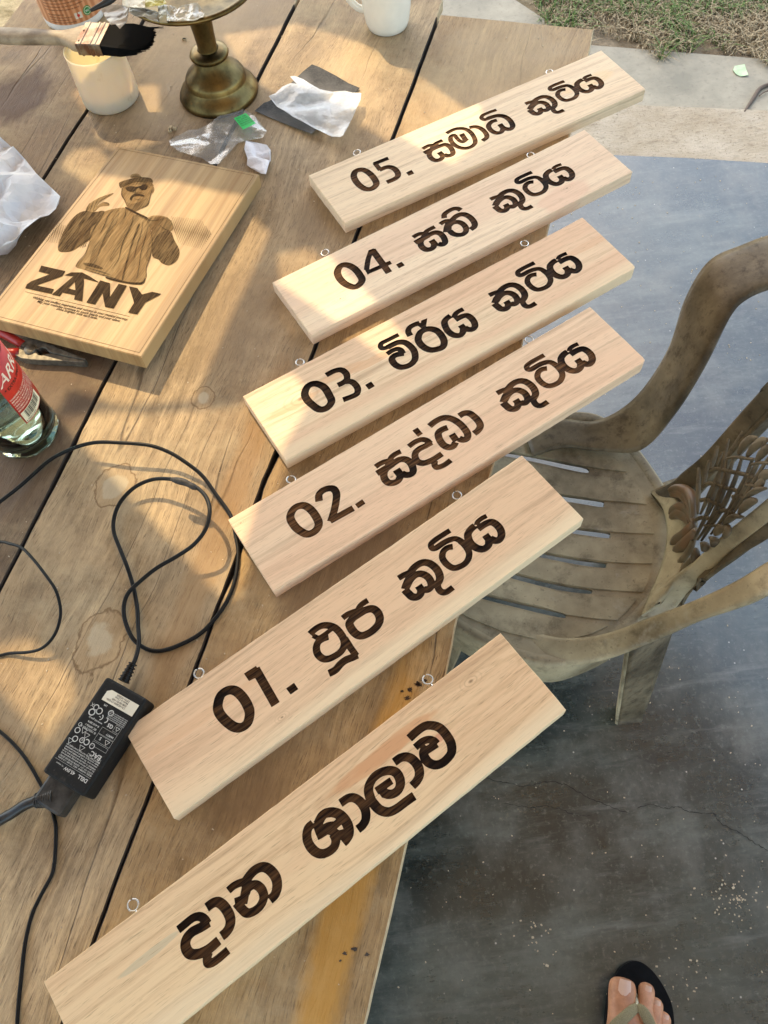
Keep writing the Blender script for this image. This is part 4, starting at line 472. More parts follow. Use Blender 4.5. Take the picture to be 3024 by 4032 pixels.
'02': '4042,220 4005,222 3978,226 3965,230 3955,234 3938,245 3930,253 3923,262 3917,275 3913,288 3911,298 3912,310 3914,320 3918,330 3927,342 3938,352 3955,361 3972,367 3985,369 4000,371 4068,369 4085,370 4115,372 4138,377 4168,386 4178,387 4188,392 4200,403 4209,422 4217,485 4217,510 4215,532 4211,555 4207,570 4202,582 4196,592 4188,602 4178,613 4164,622 4148,632 4135,637 4122,640 4095,641 4075,639 4052,634 4038,629 4025,623 4016,615 4008,600 4001,580 3997,562 3995,538 3996,512 3999,495 4005,480 4015,467 4028,455 4040,447 4052,443 4068,442 4080,443 4090,447 4118,461 4120,461 4122,460 4156,410 4158,405 4152,401 4118,384 4105,379 4092,377 4075,375 4058,375 4030,378 4012,384 3994,392 3973,408 3959,420 3946,435 3936,450 3928,465 3923,482 3919,502 3918,520 3918,542 3920,572 3925,595 3933,620 3942,638 3952,652 3963,665 3979,678 3995,686 4015,694 4045,702 4075,706 4098,708 4125,707 4148,704 4162,700 4182,692 4201,682 4220,670 4241,652 4257,635 4266,622 4275,605 4280,593 4282,590 4285,593 4297,622 4305,638 4317,655 4331,670 4345,681 4360,691 4378,698 4395,702 4412,704 4430,704 4448,702 4462,698 4485,690 4498,683 4508,675 4510,674 4536,698 4555,708 4570,714 4582,716 4592,716 4608,715 4625,711 4640,706 4655,699 4668,691 4685,678 4695,667 4706,652 4720,628 4730,602 4735,582 4738,555 4738,525 4735,500 4727,472 4720,455 4710,441 4698,428 4682,417 4665,409 4648,403 4620,397 4600,394 4565,391 4559,390 4561,388 4568,385 4592,383 4620,384 4662,390 4668,389 4669,385 4678,342 4678,337 4650,332 4622,328 4590,327 4565,329 4545,333 4530,338 4518,346 4495,362 4492,362 4490,345 4488,342 4445,344 4430,346 4413,350 4390,357 4370,365 4350,376 4337,385 4324,398 4314,410 4292,445 4290,442 4284,420 4279,402 4272,388 4263,372 4254,360 4242,349 4228,339 4212,331 4195,324 4170,315 4150,310 4130,306 4080,302 3990,302 3988,302 3985,300 3988,292 3990,290 3995,288 4012,285 4035,283 4085,283 4155,285 4228,289 4232,289 4234,288 4235,283 4239,232 4237,228 4230,226 4118,221 4075,220|2335,223 2333,225 2332,230 2338,330 2340,332 2345,332 2402,329 2408,328 2408,322 2407,230 2405,225 2400,223|2622,237 2585,240 2524,250 2522,252 2522,255 2535,322 2538,324 2540,325 2598,316 2625,314 2655,314 2680,316 2698,320 2712,327 2728,338 2743,352 2757,372 2771,402 2783,440 2791,478 2794,510 2794,548 2790,588 2788,602 2785,615 2777,630 2770,638 2768,639 2765,638 2762,635 2748,612 2745,610 2740,611 2718,621 2712,622 2711,620 2710,618 2717,538 2715,532 2710,531 2638,527 2635,528 2633,530 2632,532 2626,608 2625,615 2622,616 2618,615 2615,616 2592,630 2588,632 2580,631 2572,622 2564,610 2558,595 2556,578 2556,558 2558,535 2563,510 2572,485 2581,465 2585,459 2590,455 2598,453 2610,452 2628,453 2672,462 2678,462 2681,458 2698,392 2698,390 2692,388 2650,379 2630,376 2605,376 2582,377 2568,380 2552,385 2538,392 2525,401 2515,411 2506,422 2498,438 2486,462 2479,485 2472,510 2469,532 2467,558 2467,585 2470,605 2476,625 2482,640 2489,652 2498,665 2508,678 2518,686 2530,695 2545,702 2558,706 2572,709 2588,709 2610,707 2622,704 2635,698 2667,678 2669,675 2667,670 2642,640 2641,638 2642,636 2650,636 2673,638 2674,640 2669,645 2669,648 2686,675 2694,685 2700,691 2708,698 2720,705 2742,714 2760,718 2780,718 2800,714 2815,706 2828,697 2840,686 2851,672 2859,660 2867,645 2872,630 2877,608 2881,580 2883,548 2883,518 2881,488 2879,468 2873,438 2866,408 2859,388 2843,350 2825,320 2815,307 2798,290 2785,279 2770,268 2756,260 2741,252 2725,247 2708,242 2670,238|1040,262 1017,268 995,276 978,286 964,298 957,305 945,322 921,370 920,375 922,378 926,380 998,406 1000,405 1002,401 1024,358 1032,346 1040,342 1052,339 1065,337 1080,338 1092,340 1110,347 1122,354 1129,360 1132,368 1133,378 1132,390 1129,402 1120,422 1110,438 1087,468 1047,515 1024,540 987,578 907,650 905,652 906,655 929,675 930,680 929,705 929,708 932,710 1218,723 1222,722 1224,720 1225,715 1229,652 1228,647 1220,646 1055,638 1049,638 1047,635 1094,588 1121,558 1172,496 1187,478 1200,458 1210,435 1216,420 1220,400 1222,382 1222,365 1219,348 1216,340 1208,322 1192,305 1175,292 1159,282 1142,275 1118,266 1095,262 1072,260 1058,260|692,265 672,268 650,275 620,289 602,300 581,318 564,335 552,352 539,380 532,408 529,428 528,450 528,502 531,530 535,550 540,570 549,595 562,628 573,650 583,668 595,683 608,695 618,702 635,712 652,718 680,724 700,726 720,726 740,723 760,718 780,710 798,701 817,688 832,675 845,660 850,652 859,638 866,620 871,602 874,582 879,548 880,522 881,485 880,458 877,432 873,410 863,372 855,352 845,335 830,314 810,296 792,286 772,277 750,270 728,266 702,264|3668,335 3645,337 3625,342 3568,360 3532,350 3508,346 3448,342 3442,343 3441,350 3437,402 3438,408 3445,409 3492,412 3498,412 3502,415 3499,418 3472,430 3455,441 3430,458 3394,485 3393,488 3394,490 3418,515 3420,518 3420,520 3412,522 3375,524 3372,525 3370,528 3373,565 3378,612 3380,628 3384,640 3389,652 3397,665 3405,675 3416,685 3428,694 3440,702 3452,707 3468,711 3480,713 3495,713 3510,711 3520,709 3540,701 3562,686 3565,685 3585,700 3595,705 3602,708 3618,712 3632,713 3648,711 3680,702 3680,705 3675,722 3672,740 3671,758 3672,772 3675,785 3681,800 3692,815 3702,825 3715,835 3726,840 3750,848 3765,850 3782,851 3845,848 3848,845 3848,840 3845,788 3843,782 3838,782 3782,784 3765,782 3758,778 3752,772 3749,765 3749,752 3752,732 3760,716 3780,708 3797,700 3815,689 3828,678 3838,668 3847,655 3855,640 3864,620 3870,602 3876,578 3879,558 3880,532 3879,512 3876,488 3873,470 3867,450 3857,425 3850,412 3840,398 3820,377 3808,367 3793,358 3778,350 3765,345 3740,338 3705,334|2892,337 2890,340 2890,342 2891,410 2892,412 2898,413 2930,412 2942,413 2958,420 2966,428 2973,440 2979,462 2984,500 2986,530 2985,558 2982,580 2976,600 2967,612 2955,621 2932,629 2920,632 2890,633 2886,635 2885,640 2890,705 2892,709 2898,710 2928,708 2942,706 2972,698 2992,691 3008,683 3020,675 3035,662 3044,652 3052,640 3060,624 3066,608 3070,592 3073,575 3075,552 3075,528 3074,508 3071,478 3066,448 3062,430 3056,412 3049,398 3035,379 3025,369 3010,358 2990,348 2972,341 2955,337 2940,336|1988,340 1952,344 1928,350 1910,358 1888,372 1855,358 1832,352 1815,350 1790,347 1768,347 1720,351 1715,352 1714,355 1714,360 1720,410 1722,415 1728,416 1765,412 1782,412 1815,416 1821,418 1822,420 1820,425 1818,427 1812,428 1750,429 1690,428 1684,430 1682,435 1681,500 1682,504 1685,505 1692,505 1696,508 1684,532 1675,558 1671,578 1670,602 1673,628 1678,645 1687,662 1698,676 1715,692 1735,704 1760,715 1782,721 1800,722 1815,722 1842,718 1862,710 1875,703 1892,691 1898,689 1922,710 1948,724 1960,729 1975,733 1990,734 2005,734 2020,731 2035,727 2050,719 2064,708 2078,692 2088,675 2095,660 2108,629 2110,630 2122,650 2132,663 2150,679 2165,690 2180,697 2195,703 2220,710 2250,715 2254,718 2254,720 2244,738 2240,750 2237,765 2238,782 2241,798 2248,809 2255,818 2265,825 2278,831 2298,838 2330,845 2360,848 2385,848 2402,847 2462,840 2468,838 2468,832 2459,780 2458,776 2455,775 2395,782 2370,783 2348,781 2322,776 2315,774 2313,770 2314,762 2316,758 2333,738 2336,732 2335,730 2329,725 2327,722 2328,722 2335,721 2428,717 2432,715 2433,710 2430,650 2430,648 2428,645 2322,648 2280,645 2248,640 2222,634 2208,626 2200,619 2193,610 2189,602 2187,595 2187,585 2190,570 2194,558 2199,545 2206,535 2213,528 2220,522 2230,518 2248,514 2270,513 2335,521 2415,522 2422,520 2423,518 2423,498 2424,492 2435,490 2438,488 2435,448 2431,432 2425,418 2415,400 2402,385 2392,375 2382,367 2365,357 2348,350 2318,343 2285,339 2252,338 2220,341 2175,346 2173,348 2173,352 2180,405 2182,409 2188,410 2238,404 2258,403 2288,405 2312,409 2328,413 2340,422 2347,430 2354,440 2356,445 2355,448 2350,448 2338,448 2290,441 2262,440 2222,444 2192,452 2172,462 2160,470 2149,480 2132,500 2124,512 2115,530 2112,532 2110,528 2102,505 2090,482 2077,468 2068,459 2055,449 2030,436 2008,428 1988,423 1972,422 1945,422 1942,420 1946,415 1955,411 1968,408 1985,405 2008,405 2055,411 2060,410 2062,405 2071,352 2070,350 2068,348 2020,341|700,348 715,348 735,353 750,361 760,372 770,395 778,422 782,445 785,480 784,520 781,555 777,585 770,605 766,612 760,620 745,632 728,640 710,643 692,642 678,638 670,631 661,618 647,588 633,548 627,520 624,490 624,455 625,432 629,410 635,394 645,381 663,365 685,352|4495,370 4500,374 4514,388 4516,390 4515,391 4508,393 4498,393 4495,392 4494,388 4493,375 4493,372|3662,415 3685,413 3702,413 3722,416 3738,421 3750,428 3762,440 3771,452 3777,468 3785,492 3788,518 3788,542 3785,568 3778,592 3768,616 3763,622 3758,627 3742,636 3738,637 3736,635 3741,615 3745,598 3747,580 3747,565 3744,540 3738,520 3730,500 3722,485 3711,470 3700,458 3688,448 3675,439 3662,432 3640,422 3642,420 3648,418|4456,422 4488,421 4492,422 4494,428 4495,468 4498,471 4502,472 4562,471 4588,472 4620,478 4630,482 4635,486 4641,500 4646,522 4647,542 4646,562 4642,580 4635,598 4625,615 4613,628 4600,635 4595,636 4592,635 4586,628 4583,622 4572,595 4570,593 4568,593 4555,595 4553,590 4555,542 4554,540 4550,538 4475,536 4470,537 4468,542 4466,590 4463,595 4442,619 4438,622 4430,624 4412,625 4408,623 4402,620 4391,608 4384,598 4377,582 4371,562 4368,545 4367,532 4368,515 4371,500 4376,482 4382,468 4388,458 4395,448 4400,442 4410,436 4425,430 4442,425|3584,495 3598,494 3608,494 3618,497 3625,500 3632,505 3640,512 3651,532 3659,555 3660,568 3660,580 3657,595 3654,608 3650,618 3644,628 3638,634 3632,635 3612,622 3602,627 3601,620 3603,580 3602,577 3600,575 3522,572 3519,572 3517,575 3515,608 3514,612 3502,625 3494,632 3490,634 3488,634 3482,631 3474,622 3470,612 3464,555 3464,550 3465,548 3472,541 3482,538 3518,517 3532,510 3555,502|1938,500 1968,499 1978,500 1990,504 2000,510 2009,518 2015,525 2020,535 2024,548 2025,562 2025,580 2022,598 2019,615 2012,632 2005,648 1998,656 1992,657 1988,656 1980,652 1971,645 1966,638 1952,612 1948,612 1940,614 1937,612 1936,608 1937,555 1936,552 1932,550 1850,550 1845,551 1843,555 1842,625 1838,630 1818,644 1805,646 1792,643 1776,635 1765,626 1761,618 1759,605 1759,590 1761,578 1765,565 1772,550 1781,538 1788,530 1800,522 1820,512 1898,506 1908,502|1340,650 1275,653 1269,655 1268,662 1269,712 1270,718 1272,719 1278,720 1362,716 1368,714 1369,708 1368,652 1366,650 1362,649',
'01': '3678,207 3648,210 3622,216 3606,225 3591,238 3584,248 3578,258 3574,270 3572,280 3572,290 3573,300 3576,310 3581,318 3590,329 3602,338 3618,345 3632,350 3658,353 3722,352 3762,354 3788,359 3820,369 3830,370 3838,373 3848,380 3855,390 3862,408 3863,422 3862,427 3866,448 3868,465 3867,500 3865,518 3861,538 3855,555 3849,568 3841,578 3831,588 3820,596 3808,604 3795,610 3782,614 3770,616 3755,617 3738,615 3715,611 3698,607 3685,602 3675,595 3666,582 3659,565 3654,542 3652,515 3653,490 3656,472 3661,460 3671,448 3682,436 3695,428 3708,424 3722,423 3735,424 3745,428 3770,441 3775,441 3779,438 3807,395 3811,388 3808,384 3788,374 3765,364 3745,359 3728,357 3702,358 3685,361 3665,368 3655,372 3642,380 3629,390 3615,402 3604,415 3594,430 3587,445 3581,462 3578,480 3576,500 3576,525 3579,550 3584,572 3591,595 3599,612 3609,628 3620,640 3635,651 3651,660 3670,668 3698,675 3728,680 3750,682 3778,681 3798,678 3812,674 3832,667 3850,658 3867,648 3885,633 3896,622 3909,608 3917,595 3930,569 3932,570 3944,600 3953,615 3967,635 3979,648 3992,659 4008,668 4022,674 4042,679 4058,680 4072,680 4090,678 4105,675 4125,668 4139,660 4148,653 4150,652 4152,652 4175,673 4195,685 4208,690 4222,693 4232,693 4248,692 4262,689 4278,683 4292,677 4307,668 4320,658 4330,648 4340,635 4348,622 4358,605 4367,580 4372,556 4375,535 4374,508 4371,482 4365,458 4356,438 4348,425 4335,412 4321,402 4305,395 4288,389 4260,382 4240,379 4205,377 4201,375 4204,372 4212,370 4238,369 4260,370 4305,376 4308,374 4309,370 4318,330 4317,325 4310,323 4265,316 4232,315 4208,316 4188,320 4173,325 4160,332 4140,348 4138,348 4136,345 4135,332 4134,330 4130,328 4090,330 4060,336 4038,342 4018,350 3998,361 3985,369 3972,381 3965,390 3955,405 3942,427 3940,426 3929,388 3923,372 3914,358 3905,345 3892,333 3878,323 3865,316 3848,309 3822,300 3800,294 3782,291 3730,286 3648,286 3644,285 3644,282 3646,278 3648,275 3652,272 3665,270 3688,268 3742,268 3808,271 3883,275 3885,274 3887,270 3891,220 3890,218 3889,215 3835,211 3748,207 3715,206|965,235 952,237 932,243 905,258 890,268 871,285 848,310 833,328 825,340 816,355 810,370 804,388 800,410 798,430 799,468 801,490 807,522 815,560 823,585 835,620 843,638 854,658 863,670 876,685 889,698 903,708 920,717 938,723 958,728 978,731 998,731 1020,728 1040,723 1060,713 1072,705 1090,690 1105,675 1125,651 1137,632 1148,613 1154,598 1159,580 1163,560 1168,525 1170,500 1171,460 1170,438 1167,410 1161,378 1156,355 1150,338 1141,318 1132,302 1120,288 1110,278 1092,263 1078,254 1060,246 1042,240 1020,235 1000,233 980,233|1258,236 1255,238 1254,242 1255,328 1257,332 1262,334 1315,343 1320,345 1321,348 1298,690 1300,693 1305,694 1385,698 1390,698 1392,692 1420,270 1417,268 1400,266 1395,265 1394,260 1395,245 1392,242|2062,252 2018,260 2014,262 2014,268 2026,322 2029,330 2015,337 2014,340 2033,382 2032,385 2012,393 1999,400 1978,417 1965,430 1957,440 1943,465 1932,492 1929,508 1927,522 1927,535 1928,552 1932,570 1937,588 1944,602 1952,615 1962,628 1973,638 1987,648 2005,658 2021,665 2039,670 2065,675 2095,678 2130,681 2150,680 2175,677 2192,673 2210,667 2230,657 2235,656 2236,662 2235,720 2232,724 2230,724 2180,709 2162,706 2138,705 2110,706 2080,710 2065,713 2028,725 2015,727 2000,726 1962,719 1955,718 1952,722 1936,785 1935,790 1940,793 1985,802 2002,804 2020,804 2045,801 2100,785 2125,782 2145,782 2165,785 2218,801 2275,811 2278,810 2279,808 2287,778 2290,776 2302,775 2305,773 2305,770 2308,660 2315,558 2315,555 2310,550 2310,548 2315,515 2316,478 2315,450 2313,428 2308,402 2303,385 2296,370 2285,350 2265,322 2250,307 2237,295 2224,285 2208,275 2182,262 2168,258 2150,254 2132,252 2105,250 2080,251|3320,317 3290,323 3238,339 3202,330 3178,325 3120,322 3115,323 3114,328 3110,380 3111,385 3118,387 3165,390 3173,392 3170,395 3145,407 3127,418 3102,434 3068,460 3066,462 3067,465 3091,490 3093,492 3091,495 3050,498 3044,500 3044,505 3046,538 3051,585 3053,600 3057,612 3062,625 3069,635 3078,646 3088,655 3098,663 3110,671 3122,676 3138,681 3150,682 3162,683 3178,681 3188,679 3208,672 3230,657 3232,656 3250,669 3260,675 3270,679 3282,682 3298,683 3312,682 3328,678 3342,673 3345,675 3338,695 3335,715 3335,730 3336,742 3339,755 3345,769 3355,784 3365,794 3378,803 3390,809 3412,816 3425,818 3442,818 3502,816 3505,815 3506,810 3504,758 3503,752 3498,752 3442,753 3425,751 3418,746 3413,740 3411,732 3411,722 3413,705 3421,688 3425,685 3442,679 3458,672 3475,661 3488,651 3498,641 3507,628 3518,609 3524,592 3531,572 3536,552 3538,535 3540,508 3539,485 3536,462 3531,442 3525,422 3519,408 3511,392 3494,370 3482,358 3472,349 3452,336 3440,330 3425,325 3408,320 3390,317 3352,315|2080,320 2100,319 2122,320 2138,323 2150,326 2165,333 2182,345 2197,360 2199,362 2198,365 2190,366 2150,367 2102,366 2088,364 2082,361 2078,355 2064,325 2068,322|982,322 1000,323 1019,328 1032,335 1043,348 1052,365 1060,392 1065,425 1068,458 1067,495 1063,532 1058,560 1052,580 1040,601 1019,625 1002,639 998,641 990,642 980,642 972,640 960,632 947,618 934,595 921,560 911,522 903,480 901,450 901,432 904,412 908,398 915,382 930,363 950,342 968,328 975,324|2420,325 2390,327 2388,328 2385,330 2389,385 2391,388 2395,388 2428,386 2444,388 2441,390 2420,397 2402,404 2389,412 2375,425 2365,440 2357,458 2353,478 2350,498 2348,520 2349,550 2351,568 2355,585 2359,600 2366,618 2373,630 2385,645 2395,655 2410,666 2425,674 2450,684 2475,690 2498,694 2518,696 2542,697 2568,696 2598,692 2618,689 2640,683 2662,674 2678,666 2695,655 2707,645 2721,630 2736,610 2745,592 2752,569 2757,550 2759,525 2757,505 2752,482 2747,468 2739,452 2729,440 2715,427 2700,417 2678,406 2660,400 2627,390 2632,387 2652,386 2702,388 2706,388 2709,382 2713,335 2712,329 2708,327 2660,324 2638,325 2618,327 2602,330 2588,335 2575,341 2560,351 2555,352 2522,341 2478,329 2450,325|4137,358 4138,356 4140,356 4148,363 4157,372 4159,375 4158,377 4150,378 4140,378 4137,372|3340,392 3362,392 3378,393 3395,397 3408,403 3420,412 3430,425 3437,438 3443,455 3449,478 3451,502 3450,528 3446,550 3438,572 3428,592 3420,601 3405,610 3400,610 3399,608 3405,585 3409,568 3410,545 3409,530 3407,515 3404,502 3393,475 3378,450 3362,432 3353,425 3340,416 3328,410 3309,402 3307,400 3318,396|4092,408 4108,406 4135,405 4137,408 4138,410 4139,450 4140,453 4142,455 4205,454 4230,456 4260,462 4270,466 4275,470 4280,482 4285,502 4286,522 4285,542 4281,560 4274,578 4265,593 4255,605 4240,614 4235,615 4232,614 4226,608 4223,602 4212,574 4210,573 4198,575 4195,574 4194,570 4196,522 4194,520 4190,519 4120,517 4114,518 4112,522 4109,570 4088,596 4082,600 4078,602 4068,603 4058,603 4050,600 4039,590 4030,578 4024,565 4019,550 4015,532 4013,520 4014,505 4015,490 4019,475 4030,448 4037,435 4044,428 4050,422 4062,417|2182,412 2222,411 2227,412 2230,418 2233,438 2236,458 2236,482 2236,502 2233,525 2229,542 2224,555 2216,570 2207,582 2195,593 2178,603 2160,609 2142,612 2105,610 2065,604 2045,598 2028,588 2019,578 2013,565 2008,545 2007,528 2009,512 2014,498 2021,482 2030,470 2038,462 2048,455 2055,452 2065,450 2080,451 2098,453 2138,466 2142,467 2146,462 2168,415 2172,413|2487,462 2538,463 2600,467 2615,469 2630,474 2642,478 2652,484 2659,490 2663,498 2666,510 2668,525 2667,540 2663,555 2658,568 2653,578 2639,592 2622,604 2605,610 2580,615 2548,618 2512,617 2498,614 2482,611 2470,606 2462,602 2455,595 2450,587 2445,575 2441,560 2440,545 2439,522 2442,490 2445,478 2450,471 2468,466|3262,470 3272,470 3280,471 3290,475 3298,480 3305,487 3310,495 3321,518 3325,538 3325,550 3324,562 3321,575 3318,585 3313,595 3308,602 3302,607 3300,608 3295,606 3280,595 3278,595 3270,599 3268,598 3270,555 3270,552 3268,549 3192,546 3188,546 3186,550 3184,582 3181,588 3169,600 3162,605 3158,605 3150,601 3143,592 3140,582 3134,528 3135,522 3137,520 3142,516 3152,513 3190,491 3205,484 3235,474|1520,622 1518,623 1516,625 1515,628 1518,695 1520,701 1525,702 1602,702 1608,702 1610,701 1611,695 1611,628 1609,622 1605,622',
'00': '3848,225 3782,231 3776,232 3775,235 3775,240 3783,305 3785,310 3790,311 3855,305 3888,304 3928,304 3952,308 3970,315 3991,330 4012,352 4020,365 4026,375 4032,395 4036,420 4037,450 4035,488 4031,515 4027,532 4020,550 4009,568 4001,578 3994,585 3987,590 3978,594 3960,598 3938,602 3918,603 3902,603 3890,601 3880,599 3870,595 3862,590 3855,584 3847,575 3841,565 3837,555 3833,542 3833,525 3836,502 3838,499 3840,498 3952,508 3955,507 3956,505 3960,478 3962,474 3968,473 3992,471 3996,470 3997,468 3997,452 3994,435 3990,420 3983,408 3972,391 3961,378 3945,365 3930,356 3917,350 3900,344 3878,339 3860,336 3828,336 3778,339 3772,340 3771,345 3776,405 3780,408 3800,407 3810,408 3792,418 3782,425 3772,435 3764,445 3756,458 3751,468 3740,501 3734,450 3725,420 3718,405 3705,385 3693,370 3683,360 3669,350 3655,342 3639,335 3615,327 3600,324 3582,322 3535,322 3532,324 3532,328 3530,395 3531,400 3535,402 3572,403 3588,404 3605,410 3617,418 3628,430 3637,448 3643,470 3645,492 3643,518 3639,535 3629,555 3615,572 3602,581 3578,590 3565,593 3538,595 3532,598 3532,602 3540,668 3542,674 3548,675 3580,672 3608,666 3645,653 3660,645 3672,637 3685,627 3696,615 3713,590 3721,575 3728,561 3738,529 3742,562 3748,580 3760,605 3778,630 3796,648 3815,660 3838,671 3865,679 3898,683 3932,683 3972,678 4008,670 4022,665 4035,659 4053,648 4070,632 4079,622 4090,608 4106,580 4113,565 4119,548 4126,512 4130,465 4129,415 4124,380 4120,362 4114,348 4100,322 4079,295 4055,272 4030,253 4018,245 4001,238 3988,233 3970,228 3938,224 3888,223|2715,300 2692,304 2675,310 2658,318 2619,338 2617,340 2618,348 2615,349 2608,348 2605,345 2603,312 2600,309 2560,309 2538,314 2519,322 2508,330 2495,340 2472,364 2456,388 2448,402 2441,418 2436,435 2432,458 2430,475 2429,492 2430,512 2433,532 2437,550 2441,565 2450,585 2458,599 2465,610 2475,622 2488,634 2500,642 2515,651 2530,657 2562,667 2580,670 2602,672 2635,671 2660,665 2672,661 2685,654 2702,641 2728,617 2730,620 2730,622 2736,685 2738,688 2740,689 2750,689 2770,687 2795,680 2818,672 2832,665 2846,655 2857,645 2868,632 2876,620 2890,595 2899,570 2905,540 2907,512 2906,480 2901,452 2895,430 2884,402 2870,380 2855,362 2835,342 2810,325 2782,311 2762,304 2740,300|1450,315 1448,316 1446,320 1446,392 1450,395 1492,396 1508,399 1514,402 1520,412 1527,430 1531,448 1534,468 1535,498 1532,528 1527,548 1518,562 1505,575 1492,583 1472,588 1440,589 1438,590 1436,592 1438,662 1439,668 1445,669 1478,669 1495,666 1512,662 1530,657 1545,650 1560,641 1574,630 1587,618 1599,602 1608,589 1615,575 1619,562 1623,548 1626,532 1628,508 1628,485 1628,465 1625,445 1622,428 1617,408 1610,390 1603,375 1595,362 1587,352 1578,343 1565,335 1552,328 1538,323 1520,318 1490,315|3315,315 3300,316 3280,319 3245,329 3210,344 3195,353 3180,364 3163,380 3154,390 3143,405 3129,432 3115,471 3112,468 3108,442 3104,428 3093,400 3085,385 3076,372 3068,362 3055,351 3045,344 3030,335 3018,330 3000,324 2985,321 2968,319 2918,317 2912,318 2911,320 2910,325 2906,388 2908,392 2912,394 2952,395 2970,397 2982,401 2995,408 3002,415 3007,422 3017,442 3022,465 3024,490 3021,520 3015,540 3004,560 2995,572 2988,581 2980,587 2972,591 2952,598 2940,599 2912,599 2907,600 2906,605 2906,668 2906,672 2908,674 2912,676 2948,676 2972,673 3002,664 3018,657 3030,650 3042,642 3053,632 3073,610 3091,582 3105,551 3108,548 3112,588 3116,608 3122,628 3132,651 3145,672 3164,695 3180,709 3199,722 3215,730 3235,737 3265,744 3300,749 3335,751 3400,752 3490,757 3495,756 3497,750 3502,685 3502,680 3500,677 3495,676 3408,672 3325,670 3295,667 3270,662 3252,656 3238,645 3223,628 3212,608 3208,595 3205,580 3200,525 3201,512 3203,508 3203,502 3214,468 3220,452 3226,442 3232,434 3241,425 3250,418 3262,411 3278,404 3292,399 3305,397 3318,396 3342,397 3368,401 3392,410 3415,422 3430,435 3436,442 3440,450 3443,458 3444,465 3443,480 3439,500 3433,515 3425,528 3415,538 3405,544 3392,548 3380,548 3367,545 3355,539 3344,528 3337,518 3335,512 3340,511 3402,514 3409,512 3410,508 3414,452 3414,448 3412,446 3408,445 3250,436 3244,438 3242,442 3238,500 3238,502 3240,504 3245,506 3247,508 3248,510 3249,538 3247,545 3251,552 3273,580 3282,590 3297,602 3310,610 3328,618 3342,623 3360,627 3375,629 3392,629 3408,627 3425,624 3440,619 3454,612 3468,605 3480,596 3492,585 3501,575 3511,560 3521,542 3527,528 3533,505 3537,485 3537,460 3535,442 3529,425 3522,410 3512,396 3498,379 3481,365 3458,350 3438,340 3412,330 3390,323 3368,319 3338,315|1265,317 1158,321 1151,322 1150,328 1153,388 1155,389 1160,390 1272,386 1298,387 1314,392 1328,400 1332,405 1337,412 1339,418 1338,420 1332,420 1322,418 1280,409 1262,406 1245,404 1228,405 1207,408 1182,413 1165,420 1145,432 1130,443 1116,458 1104,475 1096,492 1091,515 1088,535 1090,562 1094,580 1101,595 1110,608 1120,620 1138,635 1151,645 1169,655 1188,663 1214,672 1217,675 1216,678 1206,692 1200,705 1196,720 1195,732 1198,745 1203,755 1211,765 1222,773 1238,781 1255,787 1270,790 1292,793 1348,794 1430,789 1432,788 1432,780 1428,728 1428,724 1425,722 1328,725 1292,724 1285,722 1282,720 1285,715 1302,701 1305,698 1304,695 1301,690 1302,688 1345,687 1402,682 1404,680 1405,678 1399,610 1398,604 1392,603 1338,606 1312,607 1285,605 1260,600 1230,592 1211,582 1192,569 1187,562 1183,555 1182,545 1182,532 1184,522 1187,512 1192,505 1199,498 1207,492 1215,489 1230,486 1248,485 1315,499 1358,505 1398,508 1401,505 1405,475 1409,472 1422,472 1426,470 1427,465 1426,435 1424,422 1420,408 1414,392 1406,378 1398,365 1388,355 1378,346 1365,338 1348,330 1332,324 1315,320 1300,318|1930,317 1915,319 1892,324 1830,343 1828,342 1810,335 1790,328 1768,323 1750,320 1730,318 1715,318 1678,321 1672,322 1671,328 1677,380 1679,385 1685,386 1722,383 1738,384 1770,391 1782,396 1788,400 1786,405 1740,453 1735,454 1690,440 1685,440 1682,444 1668,481 1665,483 1648,485 1643,488 1643,492 1650,542 1658,578 1663,598 1669,612 1677,625 1686,635 1695,642 1705,649 1720,657 1735,662 1755,668 1770,670 1792,673 1825,672 1840,670 1855,666 1882,656 1906,642 1930,623 1932,623 1935,630 1939,675 1940,680 1945,681 1970,680 1990,678 2005,674 2021,668 2035,660 2050,650 2065,638 2078,625 2088,612 2102,590 2115,562 2123,535 2126,508 2125,478 2120,448 2112,420 2100,392 2089,375 2072,357 2055,342 2035,332 2015,325 1988,319 1958,316|2722,385 2730,384 2740,387 2752,394 2768,404 2779,415 2788,426 2795,438 2796,442 2795,444 2792,445 2780,447 2768,447 2740,428 2725,421 2708,415 2680,410 2678,408 2680,405 2705,392|2567,388 2572,386 2580,385 2582,385 2585,388 2578,415 2572,440 2563,490 2564,495 2568,497 2592,501 2645,507 2655,506 2660,510 2672,525 2672,528 2663,530 2662,532 2659,560 2655,570 2648,580 2640,587 2632,592 2628,594 2610,595 2590,594 2572,589 2555,582 2546,575 2537,565 2529,550 2524,535 2520,512 2518,490 2519,470 2524,448 2531,430 2540,415 2552,400|1940,398 1962,397 1980,400 1992,404 2002,410 2011,420 2019,435 2026,455 2031,480 2032,502 2030,522 2026,538 2018,555 2006,572 1994,585 1978,596 1965,600 1952,600 1950,599 1949,598 1956,580 1960,565 1963,550 1964,535 1963,508 1958,490 1953,475 1948,462 1940,450 1928,435 1912,423 1890,412 1891,410 1908,404 1925,400|3865,410 3868,408 3870,409 3888,415 3898,421 3902,425 3903,428 3900,429 3895,429 3870,426 3868,425 3866,422|1836,482 1848,481 1862,483 1866,485 1869,490 1876,505 1879,522 1879,542 1874,560 1866,575 1858,583 1842,592 1828,597 1815,600 1798,600 1780,598 1762,593 1751,588 1747,582 1743,572 1737,548 1736,540 1738,539 1740,539 1752,548 1755,549 1758,548 1805,500 1808,499 1812,500 1815,498|2794,515 2805,514 2808,515 2809,518 2808,530 2805,548 2802,553 2800,555 2766,540 2763,535 2758,520 2758,518 2760,517',
}
